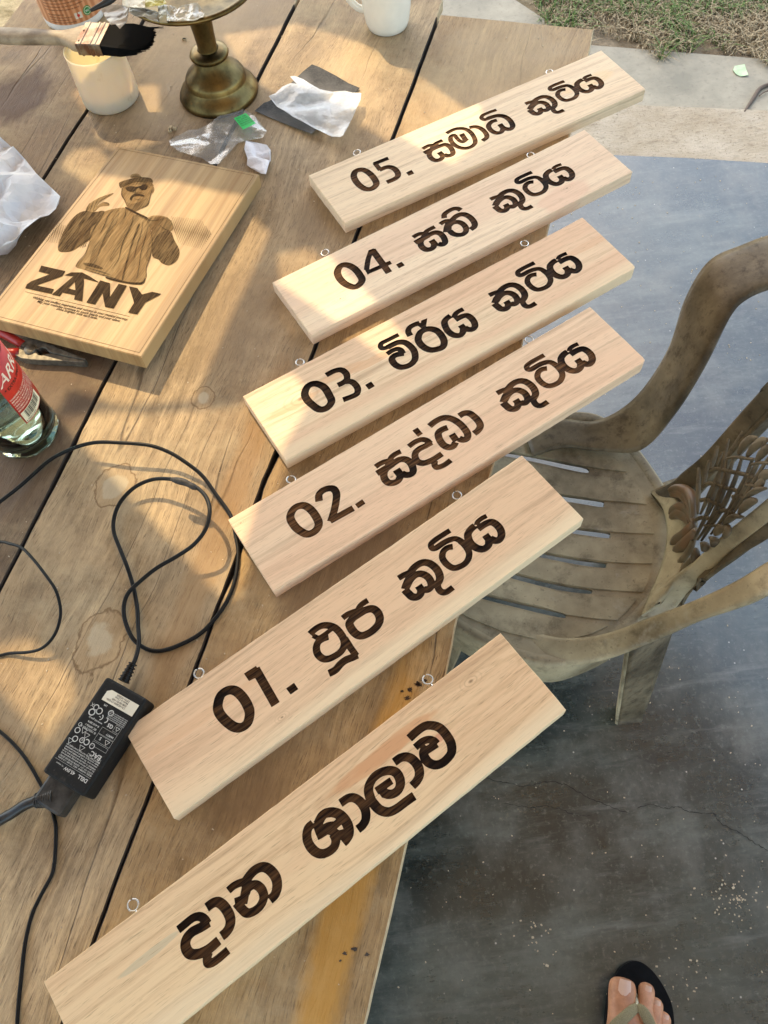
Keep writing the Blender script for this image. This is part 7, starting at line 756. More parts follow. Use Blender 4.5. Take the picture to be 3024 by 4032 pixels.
# ------------------------------------------------------------------ jar with wood-print label
def jar():
    c = (-.411, 1.452, TT); t = thing('plastic_jar', 'white plastic jar with an orange wood print label, behind the paint brush', 'jar', c)
    w_ = simple('white_plastic', (.74, .72, .68), .4, var=.05)
    g = G(); lathe(g, c, [(0, .001), (.048, .0), (.0525, .004), (.0535, .010), (.053, .014), (.053, .135), (.046, .145), (.046, .150)], 48); g.obj('body', w_, t, True)
    g = G(); lathe(g, c, [(.048, .1505), (.048, .168), (.044, .170), (0, .170)], 40); g.obj('lid', w_, t, True)
    m = Mat('wood_print_label', .4); wv = m.n('TexWave', {'Vector': m.map((60, 60, 7)), 'Scale': .6, 'Distortion': 3.0, 'Detail': 3.0}).outputs['Fac']
    m.color(m.mix(m.ramp(wv, .2, .9), (.50, .20, .085), (.70, .36, .19))); g = G(); lathe(g, c, [(.0533, .015), (.0536, .016), (.0536, .128), (.0533, .129)], 60); g.obj('label', m.m, t, True)
    def cyl(r_, a_s, z): return lambda x, y: (c[0] + r_ * math.cos(a_s + x / r_), c[1] + r_ * math.sin(a_s + x / r_), c[2] + z + y)
    A = math.radians; br = simple('brown_print', (.09, .035, .02), .5); g = G()
    for i in range(7): text_geo(g, ('Shake well before use and stir until the colour is even', 'Apply with a clean dry brush along the grain of wood', 'Allow to dry for two hours between coats and sand', 'lightly with fine paper. Keep away from children', 'Store in a cool dry place with the lid closed tight', 'Not for food contact. Use with good ventilation', 'Net contents and batch number on the lid')[i], .0035, cyl(.0538, A(-128), .070 - i * .0052), .012)
    for i in range(4): text_geo(g, ('MANUFACTURED BY', 'wood care products, main street', 'consumer line and address', 'best before two years from packing')[i], .0031, cyl(.0538, A(-126), .031 - i * .0042), .01)
    g.obj('print', br, t)
    def disc(name, ac, z, r_, m, rr=.0539, sq=None):
        g = G(); n = 24; pts = [(r_ * math.cos(k * 2 * math.pi / n), r_ * math.sin(k * 2 * math.pi / n)) for k in range(n)] if not sq else [(-sq[0], -sq[1]), (sq[0], -sq[1]), (sq[0], sq[1]), (-sq[0], sq[1])]
        f = cyl(rr, A(ac), z); g.add([f(*p) for p in pts], [tuple(range(len(pts)))]); g.obj(name, m, t)
    disc('flag_badge', -71, .027, 0, simple('badge_white', (.75, .68, .6), .5), sq=(.0062, .0048)); disc('badge_dot', -71, .027, .0024, simple('badge_red', (.6, .03, .02), .5), .05405)
    gr = simple('badge_green', (.02, .25, .06), .5); disc('badge_ring', -53, .029, .0075, gr); disc('badge_inner', -53, .029, .0062, simple('badge_pale', (.62, .68, .5), .5), .05400); disc('badge_core', -53, .029, .0050, gr, .05412)
    g = G(); text_geo(g, 'ISO', .0045, cyl(.05425, A(-53), .0275), .02, align='CENTER'); g.obj('print', simple('badge_print', (.8, .85, .75), .5), t)
    free()
jar()

# ------------------------------------------------------------------ translucent cup and the brush lying on it
def cup():
    c = (-.340, 1.213, TT); t = thing('plastic_cup', 'open cream plastic cup glowing in the sun, under the paint brush', 'cup', c)
    m = Mat('milky_plastic', .35, (.90, .80, .58)); m.b.inputs['Subsurface Weight'].default_value = .6; m.b.inputs['Subsurface Radius'].default_value = (.02, .014, .007); m.b.inputs['Subsurface Scale'].default_value = 1.0
    tl_ = m.n('BsdfTranslucent', {0: (1, .86, .58)}); mx = m.n('MixShader', {0: .45, 1: m.b.outputs[0], 2: tl_.outputs[0]}); m.nt.links.new(mx.outputs[0], m.out.inputs[0])
    d = m.noise(m.map((40, 40, 25)), 1, 5, .7); m.color(m.mix(m.ramp(d, .62, .72, 0, .7), (.90, .81, .60), (.50, .33, .17)))
    g = G(); lathe(g, c, [(0, .0), (.040, .0), (.0438, .003), (.0445, .008), (.0445, .020), (.0425, .080), (.0432, .083), (.0418, .0835), (.0412, .080), (.0430, .020), (.0425, .006), (0, .004)], 56); g.obj('wall', m.m, t, True)
    g = G(); lathe(g, c, [(0, .020), (.0426, .020)], 40); g.obj('varnish', simple('amber_varnish', (.75, .45, .18), .1), t, True)
    free()
cup()
def brush():
    z0 = .0835 + TT
    a = V((-.50, 1.262, 0)); b_ = V((-.205, 1.180, 0)); d = (b_ - a).normalized(); s = V((-d.y, d.x, 0))
    P0 = V((-.335, 1.2175, z0 + .009))                             # middle of the ferrule
    t = thing('paint_brush', 'old paint brush with grimy wooden handle and black bristles, laid across the cream cup', 'brush', tuple(P0))
    hw = [(-.185, .0115), (-.15, .0135), (-.12, .0145), (-.09, .0125), (-.065, .0105), (-.050, .0105), (-.037, .016), (-.024, .0250), (-.014, .0262)]
    hw = cat([(x, y, 0) for x, y in hw], 4); vs = []; N = len(hw); K = 12
    for p in hw:
        th = .0085
        for k in range(K): a_ = 2 * math.pi * k / K; cs, sn = math.cos(a_), math.sin(a_); vs.append(P0 + d * p.x + s * (p.y * math.copysign(abs(cs) ** .6, cs)) + V((0, 0, th * math.copysign(abs(sn) ** .7, sn))))
    fs = [(i * K + k, i * K + (k + 1) % K, (i + 1) * K + (k + 1) % K, (i + 1) * K + k) for i in range(N - 1) for k in range(K)] + [tuple(range(K))[::-1], tuple((N - 1) * K + k for k in range(K))]
    m = Mat('grimy_handle', .6); n1 = m.noise(m.map((30, 50, 40)), 1, 5, .7); n2 = m.noise(m.map((12, 12, 12)), 1, 5, .6); m.color(m.mix(m.ramp(n2, .52, .66, 0, .8), m.mix(m.ramp(n1, .35, .65), (.22, .16, .095), (.40, .31, .20)), (.10, .06, .035))); m.bump(n1, .3, .001)
    mesh_obj('handle', vs, fs, m.m, t, True)
    fm = Mat('rusty_ferrule', .4, metal=.7); n1 = fm.noise(fm.map((45, 45, 45)), 1, 5, .6); fm.color(fm.mix(fm.ramp(n1, .4, .6), (.12, .055, .03), (.22, .18, .13)))
    xs = [-.016, -.0115, -.010, -.008, -.0065, .004, .0055, .0075, .009, .0115, .013, .015, .0165, .022]; hs = [0, 0, .0009, .0009, 0, 0, .0009, .0009, 0, 0, .0009, .0009, 0, 0]; vs = []
    for x, h in zip(xs, hs):
        for sx, sz in ((-1, -.8), (-.95, -1), (.95, -1), (1, -.8), (1, .8), (.95, 1), (-.95, 1), (-1, .8)): vs.append(P0 + d * x + s * ((.0268 + h) * sx) + V((0, 0, (.0088 + h) * sz)))
    fs = [(i * 8 + k, i * 8 + (k + 1) % 8, (i + 1) * 8 + (k + 1) % 8, (i + 1) * 8 + k) for i in range(len(xs) - 1) for k in range(8)] + [tuple(range(8))[::-1], tuple((len(xs) - 1) * 8 + k for k in range(8))]
    fer = mesh_obj('ferrule', vs, fs, fm.m, t)
    for y in (-.018, .006):
        g = G(); q = P0 + d * -.012 + s * y + V((0, 0, .0086)); lathe(g, tuple(q), [(.0022, 0), (.0018, .0009), (0, .0013)], 12); g.obj('rivet', fm.m, fer, True)
    rnd = random.Random(3); g = G()
    for i in range(900):
        y = rnd.uniform(-1, 1); zz = rnd.uniform(-1, 1); x1 = .092 - .014 * max(0, -y) ** 2 - .004 * abs(y) + rnd.gauss(0, .0018) - (.006 if abs(((y * 3.1 + 10) % 1) - .5) < .06 else 0)
        p = P0 + d * .020 + s * (y * .0255) + V((0, 0, zz * .0078)); q = P0 + d * (.02 + (x1 - .02) * .55) + s * (y * .0285) + V((0, 0, zz * .0075)); e_ = P0 + d * x1 + s * (y * .026 + rnd.gauss(0, .0006)) + V((0, 0, zz * .0045 - .001))
        tube(g, [p, q, e_], [.0008, .0008, .0003], 3, caps=False)
    for i in range(14):
        y = rnd.uniform(.9, 1.05); p = P0 + d * .02 + s * (y * .0255); tube(g, [p, p + d * .045 + s * .004, p + d * rnd.uniform(.07, .085) + s * .0035 + V((0, 0, .003))], [.0006, .0006, .0003], 3, caps=False)
    bm = Mat('black_bristle', .6, (.004, .004, .004), spec=.15); g.obj('bristles', bm.m, t)
    free()
brush()

# ------------------------------------------------------------------ brass pedestal dish and what lies in it
def pedestal():
    c = (-.168, 1.190, TT); t = thing('brass_pedestal_dish', 'tarnished brass pedestal dish with a flared foot, full of paper and plastic scraps', 'dish', c)
    m = Mat('tarnished_brass', .36, metal=1); n1 = m.noise(m.map((14, 14, 10)), 1, 6, .65); n2 = m.noise(m.map((90, 90, 60)), 1, 4, .6)
    cc = m.mix(m.ramp(n1, .35, .68), (.040, .027, .010), (.24, .165, .062)); cc = m.mix(m.ramp(n2, .58, .7, 0, .6), cc, (.07, .045, .02)); m.color(cc); m.rough(m.ramp(n1, .3, .7, .5, .28)); m.bump(n2, .15, .001)
    g = G(); lathe(g, c, [(0, .004), (.055, .002), (.0615, 0), (.0625, .004), (.0600, .009), (.0545, .016), (.0475, .0225), (.0470, .024), (.0462, .030), (.0440, .034), (.0370, .040), (.0290, .047), (.0240, .054), (.0215, .060)], 56)
    g.obj('foot', m.m, t, True)
    g = G(); lathe(g, c, [(.0215, .059), (.0285, .0615), (.0298, .065), (.0280, .069), (.0215, .0715), (.0160, .0725)], 48); g.obj('knob', m.m, t, True)
    g = G(); lathe(g, c, [(.0155, .072), (.0145, .075), (.0152, .095), (.0175, .125), (.0205, .150), (.0215, .158)], 40); g.obj('stem', m.m, t, True)
    g = G(); lathe(g, c, [(.018, .157), (.05, .158), (.078, .160), (.0935, .163), (.0945, .166), (.0925, .1685), (.0880, .168), (.080, .1645), (.05, .1625), (0, .162)], 72); g.obj('dish', m.m, t, True)
    free()
pedestal()
def crumple(name, label, cat_, poly, z, amp, mat, seed, group=None, nf=14, drop=None, th=.0004, smooth=False, fm=1.0):
    """a crumpled sheet: the outline filled with a fine net, folded along random creases"""
    rnd = random.Random(seed); cx = sum(p[0] for p in poly) / len(poly); cy = sum(p[1] for p in poly) / len(poly)
    t = thing(name, label, cat_, (cx, cy, z), group=group)
    ext = max(max(p[0] for p in poly) - min(p[0] for p in poly), max(p[1] for p in poly) - min(p[1] for p in poly)); st = ext / 34
    x0 = min(p[0] for p in poly); y0 = min(p[1] for p in poly); pts = []
    for i in range(36):
        for j in range(36):
            q = (x0 + (i + rnd.uniform(-.35, .35)) * st, y0 + (j + rnd.uniform(-.35, .35)) * st)
            if pip(q[0], q[1], [poly]): pts.append(q)
    vs, fs = fill([poly], pts)
    cr = [(rnd.uniform(0, math.pi), rnd.uniform(0, 1), rnd.uniform(1.2, 4.5) * fm, rnd.uniform(.4, 1)) for _ in range(nf)]
    def h(x, y):
        u, v = (x - cx) / ext, (y - cy) / ext; s_ = 0; tot = 0
        u += .12 * mnoise.noise(V((u * 3, v * 3, seed))); v += .12 * mnoise.noise(V((u * 3, v * 3, seed + 9)))
        for a, ph, fr, am in cr:
            k = (u * math.cos(a) + v * math.sin(a)) * fr + ph; s_ += am / fr * abs((k % 1) - .5) * 2; tot += am / fr
        return s_ / tot
    lo = min(h(x, y) for x, y in vs)
    g = G(); hh = [(x, y, z + .0004 + (h(x, y) - lo) * amp * (1 if drop is None else drop(x, y))) for x, y in vs]
    g.add(hh, fs); g.add([(x, y, q - th) for x, y, q in hh], [f[::-1] for f in fs])
    o = mesh_obj('sheet', g.v, g.f, mat, t, smooth); free(); return t
paper = Mat('crumpled_paper', .6, (.74, .74, .76), spec=.3); pf = paper.noise(paper.map((30, 30, 30)), 1, 4); paper.color(paper.mix(paper.ramp(pf, .3, .7), (.56, .57, .60), (.72, .71, .70)))
crumple('crumpled_paper', 'large crumpled white paper at the left edge beside the plaque', 'paper', [tuple(p) for p in [(-0.5618, 1.1682),(-0.5079, 1.1304),(-0.4848, 1.11),(-0.4608, 1.0763),(-0.4405, 1.0402),(-0.4138, 1.0008),(-0.3926, 0.9635),(-0.4022, 0.9505),(-0.4151, 0.9493),(-0.4184, 0.9243),(-0.4388, 0.9067),(-0.4499, 0.8885),(-0.4621, 0.8709),(-0.4864, 0.8736),(-0.5276, 0.8986)]], TT + .001, .09, paper.m, 11, nf=12, fm=1.7)
warm = simple('brown_wrapper', (.34, .27, .20), .3, var=.2, scale=30); yel = simple('yellow_wrapper', (.60, .52, .16), .35, var=.3, scale=30); cre = simple('cream_card', (.74, .68, .52), .5, var=.1, scale=60)
pl = film('cloudy_film', (.70, .64, .52), .55, .35)
ZD = TT + .167
crumple('wrapper_scrap', 'grey brown plastic wrapper hanging over the left rim of the brass dish', 'wrapper', [tuple(p) for p in [(-0.2905, 1.1571),(-0.252, 1.1483),(-0.2538, 1.1121),(-0.262, 1.096),(-0.2681, 1.1069),(-0.2738, 1.1058),(-0.2802, 1.1204),(-0.2901, 1.1471)]], ZD + .001, .014, warm, 21, 'scraps in the brass dish')
crumple('paper_packet', 'cloudy folded plastic packet on the front rim of the brass dish', 'packet', [tuple(p) for p in [(-0.1993, 1.1325),(-0.1848, 1.1267),(-0.1659, 1.1285),(-0.1585, 1.1318),(-0.1487, 1.11),(-0.1503, 1.0983),(-0.1704, 1.0909),(-0.1862, 1.0932),(-0.1984, 1.0972)]], ZD + .001, .016, pl, 22, 'scraps in the brass dish')
crumple('plastic_roll', 'bundled grey plastic roll lying at the left inside the brass dish', 'plastic scrap', [tuple(p) for p in [(-0.2515, 1.1457),(-0.2314, 1.1337),(-0.2109, 1.1217),(-0.2099, 1.101),(-0.2281, 1.1111),(-0.2429, 1.1241),(-0.2518, 1.1334)]], ZD + .001, .018, simple('grey_plastic', (.36, .32, .25), .3, var=.25, scale=40), 23, 'scraps in the brass dish')
crumple('folded_strip', 'olive folded plastic strip between the roll and the cloudy packet in the brass dish', 'plastic scrap', [tuple(p) for p in [(-0.2118, 1.1378),(-0.1994, 1.1362),(-0.1984, 1.0972),(-0.2092, 1.1001)]], ZD + .002, .012, simple('olive_plastic', (.36, .31, .19), .3, var=.25, scale=40), 24, 'scraps in the brass dish')
crumple('yellow_wrapper', 'cream and yellow printed wrapper on top of the scraps in the brass dish', 'wrapper', [tuple(p) for p in [(-0.2254, 1.1444),(-0.2021, 1.139),(-0.1962, 1.1205),(-0.2105, 1.116),(-0.2249, 1.1185)]], ZD + .013, .008, yel, 25, 'scraps in the brass dish')
crumple('card_piece', 'cream card piece beside the yellow wrapper in the brass dish', 'card', [tuple(p) for p in [(-0.2576, 1.1518),(-0.2254, 1.1444),(-0.2249, 1.1193),(-0.2394, 1.1231),(-0.2562, 1.1313)]], ZD + .011, .006, cre, 26, 'scraps in the brass dish')
def stick():
    t = thing('black_stick', 'thin black burnt stick reaching out over the left rim of the brass dish', 'stick', (-.27, 1.2, ZD))
    g = G(); tube(g, cat([(-0.2974, 1.1222, 0.935),(-0.2897, 1.1273, 0.935),(-0.2813, 1.1326, 0.935),(-0.2743, 1.1384, 0.935),(-0.2645, 1.1484, 0.935),(-0.2546, 1.1586, 0.935)], 5), [.0022, .0030, .0038, .0050, .0045, .003], 8); g.obj('stick', simple('charred', (.012, .011, .010), .5), t, True); free()
stick()

# ------------------------------------------------------------------ mug
def mug():
    c = (.1135, 1.305, TT); t = thing('white_mug', 'white ceramic mug at the far end of the table with its handle to the left', 'mug', c)
    m = simple('glazed_white', (.78, .76, .68), .16, var=.03); g = G()
    lathe(g, c, [(0, .002), (.026, .001), (.030, 0), (.0325, .002), (.036, .012), (.039, .035), (.0405, .065), (.041, .095), (.0395, .0965), (.038, .095), (.0375, .065), (.036, .035), (.032, .012), (0, .006)], 56); g.obj('body', m, t, True)
    d = V((-.93, .36, 0)); q = V(c); g = G(); tube(g, cat([q + d * .037 + V((0, 0, .078)), q + d * .056 + V((0, 0, .080)), q + d * .068 + V((0, 0, .062)), q + d * .064 + V((0, 0, .040)), q + d * .050 + V((0, 0, .025)), q + d * .036 + V((0, 0, .022))], 6), .0048, 10, flat=1.3); g.obj('handle', m, t, True); free()
mug()

# ------------------------------------------------------------------ sandpaper, bags, packet
def sheets():
    m = Mat('black_sandpaper', .75); n1 = m.noise(m.map((300, 300, 300)), 1, 3); n2 = m.noise(m.map((14, 14, 14)), 1, 4); m.color(m.mix(m.ramp(n2, .4, .6), m.mix(m.ramp(n1, .4, .7), (.012, .012, .013), (.05, .048, .046)), (.10, .095, .09))); m.bump(n1, .6, .0006)
    poly = [tuple(p) for p in [(-0.1142, 1.1325),(-0.0993, 1.1478),(-0.0899, 1.151),(-0.0586, 1.1811),(-0.0327, 1.2104),(-0.0179, 1.2241),(-0.0066, 1.2157),(0.017, 1.1917),(0.0352, 1.1691),(0.0511, 1.1526),(0.0365, 1.1324),(0.0083, 1.0976),(-0.0132, 1.0772),(-0.0311, 1.0565),(-0.0554, 1.0797),(-0.077, 1.1002),(-0.0991, 1.1198)]]
    t = thing('sandpaper_sheet', 'curled black sandpaper sheet under the cloudy plastic bag', 'sandpaper', (poly[0][0], poly[0][1], TT))
    g = G(); cx = .0; pts = []
    x0 = min(p[0] for p in poly); x1 = max(p[0] for p in poly); y0 = min(p[1] for p in poly); y1 = max(p[1] for p in poly)
    for i in range(1, 16):
        for j in range(1, 16):
            q = (x0 + (x1 - x0) * i / 16, y0 + (y1 - y0) * j / 16)
            if pip(*q, [poly]): pts.append(q)
    a, b_ = V(poly[5]), V(poly[12])
    def zf(x, y):
        f = ((x - (x0 + x1) / 2) * .5 - (y - (y0 + y1) / 2) * .86) / .06; return TT + .0015 + .006 * abs(f) ** 1.6 * (.7 if f > 0 else .4)
    prism(g, [poly], zf, lambda x, y: zf(x, y) - .0005, extra=pts); g.obj('sheet', m.m, t); free()
    crumple('cloudy_plastic_bag', 'cloudy crumpled plastic bag lying on the black sandpaper', 'plastic bag', [tuple(p) for p in [(-0.0895, 1.144),(-0.0783, 1.1506),(-0.0677, 1.1614),(-0.0541, 1.165),(-0.0443, 1.1616),(-0.05, 1.1759),(-0.0536, 1.1859),(-0.0461, 1.1851),(-0.0335, 1.1724),(-0.0214, 1.1568),(-0.0105, 1.1467),(0.0072, 1.1409),(0.0266, 1.1358),(0.0389, 1.1273),(0.0514, 1.1208),(0.0487, 1.1037),(0.0414, 1.0877),(0.0314, 1.07),(0.0232, 1.0523),(0.0151, 1.0348),(0.0102, 1.0329),(-0.0019, 1.0394),(-0.0152, 1.0517),(-0.0255, 1.0634),(-0.0405, 1.0775),(-0.0558, 1.0905),(-0.0679, 1.1053),(-0.0784, 1.1201)]], TT + .009, .024, film('bag_film', (.84, .85, .84), .42, .25, .25), 31)
    crumple('clear_plastic_bag', 'clear empty plastic bag with a bright green sticker, left of the sandpaper', 'plastic bag', [tuple(p) for p in [(-0.1426, 1.1492),(-0.13, 1.1353),(-0.1152, 1.1164),(-0.0977, 1.0778),(-0.1047, 1.0658),(-0.1252, 1.0643),(-0.1431, 1.0603),(-0.159, 1.0373),(-0.172, 1.0208),(-0.1845, 1.024),(-0.1968, 1.0375),(-0.2144, 1.0465),(-0.2321, 1.0593),(-0.2448, 1.077),(-0.2462, 1.0887),(-0.232, 1.0973),(-0.2165, 1.1058),(-0.2036, 1.1051),(-0.1853, 1.115),(-0.1694, 1.1275)]], TT + .0008, .016, film('clear_film', (.85, .87, .85), .17, .26, .2), 32)
    s = [(-0.1449, 1.1045),(-0.1261, 1.1127),(-0.1123, 1.0862),(-0.1319, 1.076)]
    t = thing('price_sticker', 'bright green price sticker on the clear plastic bag', 'sticker', (s[0][0], s[0][1], TT + .014)); g = G(); prism(g, [[tuple(p) for p in s]], TT + .0148, TT + .0144); g.obj('sticker', simple('green_sticker', (.02, .55, .10), .5, var=.05), t)
    A, B_, C_ = V((*s[0], TT + .015)), V((*s[1], TT + .015)), V((*s[3], TT + .015)); ux = (B_ - A).normalized(); uy = (C_ - A); uy = -(uy - ux * uy.dot(ux)).normalized(); g = G()
    for i, q in enumerate(('QTY 100', 'Rs 250.00', 'PKD 04/23', '8846002317', 'HARDWARE')): text_geo(g, q, .0042, plane_fn(A + ux * .002 - uy * (.006 + i * .0046), ux, uy), .01)
    g.obj('print', simple('green_print', (.005, .10, .03), .5), t); free()
    crumple('small_paper_packet', 'small white folded paper packet below the clear plastic bag', 'packet', [tuple(p) for p in [(-0.1298, 1.059),(-0.1125, 1.051),(-0.099, 1.043),(-0.0941, 1.0317),(-0.0972, 1.0066),(-0.1035, 0.9806),(-0.1106, 0.9848),(-0.1269, 1.0071),(-0.1312, 1.0115),(-0.1289, 1.0202),(-0.133, 1.0432)]], TT + .0005, .014, simple('packet_white', (.72, .70, .72), .4, var=.06, scale=50), 33, nf=6)
sheets()

# ------------------------------------------------------------------ cables and power adapter
rub = simple('black_rubber', (.005, .005, .005), .42, var=.3, scale=30, spec=.22)
def cables():
    t = thing('looped_cable', 'long black cable looping in a figure of eight from the power adapter, patched with tape', 'cable', (-.2, .45, TT))
    P1 = [(-0.4536, 0.4764, 0.762),(-0.4403, 0.4899, 0.7599),(-0.4222, 0.5086, 0.7559),(-0.4065, 0.5256, 0.7541),(-0.3863, 0.5409, 0.7566),(-0.3569, 0.5467, 0.7648),(-0.3276, 0.5455, 0.7725),(-0.298, 0.5385, 0.776),(-0.2623, 0.5297, 0.7754),(-0.2396, 0.5193, 0.7713),(-0.2212, 0.5052, 0.7668),(-0.2033, 0.4876, 0.7609),(-0.1893, 0.4635, 0.7559),(-0.1734, 0.4343, 0.7525),(-0.1685, 0.4078, 0.7525),(-0.1664, 0.3866, 0.7525),(-0.1702, 0.3586, 0.7525),(-0.1783, 0.336, 0.7525),(-0.1898, 0.3182, 0.7525),(-0.2082, 0.2999, 0.7525),(-0.2299, 0.2899, 0.7525),(-0.2513, 0.2855, 0.7525),(-0.2674, 0.2895, 0.7529),(-0.2814, 0.3021, 0.7546),(-0.2901, 0.3221, 0.7548),(-0.2923, 0.3397, 0.7552),(-0.2869, 0.3533, 0.7585),(-0.273, 0.3637, 0.7621),(-0.2534, 0.3751, 0.7662),(-0.2295, 0.3831, 0.772),(-0.2085, 0.39, 0.7809),(-0.1933, 0.402, 0.7893),(-0.1875, 0.42, 0.7926),(-0.1904, 0.4381, 0.7911),(-0.2005, 0.4545, 0.7873),(-0.2171, 0.4688, 0.7819),(-0.2379, 0.4796, 0.7765),(-0.2592, 0.4851, 0.7706),(-0.2804, 0.4814, 0.7653),(-0.2972, 0.4685, 0.7609),(-0.3053, 0.4513, 0.7584),(-0.306, 0.4326, 0.7572),(-0.2986, 0.4104, 0.757),(-0.29, 0.3881, 0.7578),(-0.2852, 0.3707, 0.7541),(-0.2813, 0.3544, 0.7535),(-0.2778, 0.3359, 0.7544),(-0.2756, 0.3156, 0.7568),(-0.2732, 0.2955, 0.7598),(-0.2745, 0.28, 0.7629),(-0.2779, 0.2691, 0.765),(-0.287, 0.2544, 0.765)]
    g = G(); tube(g, cat(P1, 7), .0023, 10); g.obj('wire', rub, t, True)
    P2_ = [(-0.2308, 0.472, 0.787),(-0.2226, 0.4674, 0.789),(-0.215, 0.464, 0.789),(-0.2078, 0.4591, 0.788),(-0.2027, 0.4564, 0.786)]; g = G(); tube(g, cat(P2_, 5), [.0024, .0038, .0042, .0040, .0034, .0038, .0024], 10); g.obj('tape_patch', simple('old_tape', (.035, .03, .026), .6, var=.4, scale=150, bump=.8), t, True)
    free()
    t = thing('thin_cable', 'thin black cable curving in from the left edge beside the round water stain', 'cable', (-.42, .40, TT))
    g = G(); tube(g, cat([(-0.4544, 0.4346, 0.755),(-0.4365, 0.4384, 0.757),(-0.4202, 0.4301, 0.765),(-0.4036, 0.4201, 0.77),(-0.3866, 0.4009, 0.775),(-0.3706, 0.3793, 0.778),(-0.3593, 0.3619, 0.778),(-0.3547, 0.3485, 0.776),(-0.3532, 0.3341, 0.773),(-0.3574, 0.3192, 0.769),(-0.3656, 0.3086, 0.765),(-0.3776, 0.3024, 0.761),(-0.3937, 0.3022, 0.757),(-0.4139, 0.3053, 0.753),(-0.4252, 0.3048, 0.752),(-0.4413, 0.3039, 0.752)], 7), .0017, 10); g.obj('wire', rub, t, True); free()
    t = thing('lower_cable', 'thin black cable running from the left edge under the plug down to the near edge', 'cable', (-.36, .1, TT))
    g = G(); tube(g, cat([(-0.4252, 0.2304, 0.7518),(-0.4169, 0.2231, 0.7518),(-0.4058, 0.213, 0.7518),(-0.392, 0.1978, 0.7518),(-0.3807, 0.182, 0.7518),(-0.3722, 0.168, 0.7518),(-0.3653, 0.1567, 0.7518),(-0.3596, 0.1457, 0.7518),(-0.3566, 0.1374, 0.7518),(-0.3528, 0.1246, 0.7518),(-0.3517, 0.1091, 0.7518),(-0.3516, 0.0912, 0.7518)] + [(-0.3518, 0.0917, 0.7518),(-0.3536, 0.0812, 0.7518),(-0.3627, 0.0648, 0.7518),(-0.3692, 0.0507, 0.7518),(-0.3729, 0.0342, 0.7518),(-0.3743, 0.0211, 0.7518),(-0.375, 0.0018, 0.7518),(-0.3755, -0.0192, 0.7518),(-0.3753, -0.0347, 0.7518),(-0.3744, -0.0449, 0.7518)], 7), .0018, 10); g.obj('wire', rub, t, True); free()
    # adapter
    TLa, TRa, BLa = (V(p) for p in [(-0.299, 0.2572, 0.779),(-0.2572, 0.2283, 0.779),(-0.3622, 0.1749, 0.779)])
    ux = (TRa - TLa).normalized(); uy0 = (BLa - TLa); uy = (uy0 - ux * uy0.dot(ux)).normalized(); W = (TRa - TLa).length; L = uy0.dot(uy)
    C0 = TLa + ux * W / 2 + uy * L / 2
    t = thing('power_adapter', 'black laptop power adapter covered in white print, beside the 01 sign board', 'power adapter', (C0.x, C0.y, TT))
    m = Mat('scuffed_black', .6, spec=.25); n1 = m.noise(m.map((300, 300, 300)), 1, 4, .6); n2 = m.noise(m.map((50, 50, 50)), 1, 5, .7); cc = m.mix(m.ramp(n1, .6, .75, 0, .5), (.007, .007, .007), (.06, .055, .045)); cc = m.mix(m.ramp(n2, .60, .75, 0, .45), cc, (.08, .065, .045)); m.color(cc); m.bump(n1, .4, .0005)
    g = G(); box(g, (C0.x, C0.y, TT + .0148), ux, uy, (0, 0, 1), W / 2, L / 2, .0142); o = weld(g.obj('case', m.m, t)); bevel(o, .003, 3)
    # print: text reads towards the upper left, its top towards the lower end
    ex, ey = -ux, uy; O = TLa + ux * W; zt = TT + .02915
    fn = lambda x, y, l=0: lambda a, b_: V(((O + ex * (x + a) + ey * (y + b_)).x, (O + ex * (x + a) + ey * (y + b_)).y, zt + l))
    wh = simple('grey_print', (.55, .54, .50), .5, var=.1); k = W / 1.0; ll = L
    g = G()
    def fit(g, s_, size, x, y, wmax, bold=.01):
        g0 = G(); text_geo(g0, s_, size, lambda a, b_: (a, b_, 0), bold); wd = max(v_[0] for v_ in g0.v); k_ = min(1, wmax / wd); f_ = fn(x, y); g.add([f_(v_[0] * k_, v_[1]) for v_ in g0.v], g0.f)
    def rect(g, x0, y0, x1, y1, l=0, f=fn(0, 0)): g.add([fn(0, 0, l)(x0, y0), fn(0, 0, l)(x1, y0), fn(0, 0, l)(x1, y1), fn(0, 0, l)(x0, y1)], [(0, 1, 2, 3)])
    def frame(g, x0, y0, x1, y1, w_=.0002): rect(g, x0, y0, x1, y0 + w_); rect(g, x0, y1 - w_, x1, y1); rect(g, x0, y0, x0 + w_, y1); rect(g, x1 - w_, y0, x1, y1)
    def ring(g, x, y, r0, r1, n=20, f0=0, f1=2 * math.pi):
        vs = [fn(x, y)(r_ * math.cos(f0 + (f1 - f0) * i / n), r_ * math.sin(f0 + (f1 - f0) * i / n)) for r_ in (r0, r1) for i in range(n + 1)]; g.add(vs, [(i, i + 1, n + 2 + i, n + 1 + i) for i in range(n)])
    def tri(g, x, y, s): 
        for a, b_ in (((-s, -s * .6), (s, -s * .6)), ((s, -s * .6), (0, s)), ((0, s), (-s, -s * .6))):
            p, q = V(a), V(b_); nn = (q - p).normalized(); nn = V((-nn.y, nn.x)) * .00022; g.add([fn(x, y)(*(p - nn)), fn(x, y)(*(q - nn)), fn(x, y)(*(q + nn)), fn(x, y)(*(p + nn))], [(0, 1, 2, 3)])
    m1 = .10 * W; xr = lambda f: W * f; yl = lambda f: L * f
    text_geo(g, 'DELL', .0050, fn(xr(.10), yl(.862)), .025); text_geo(g, '45.0W', .0046, fn(xr(.40), yl(.862)), .02); text_geo(g, 'AC Adapter', .0018, fn(xr(.68), yl(.866)), .01)
    rect(g, xr(.08), yl(.842), xr(.92), yl(.844))
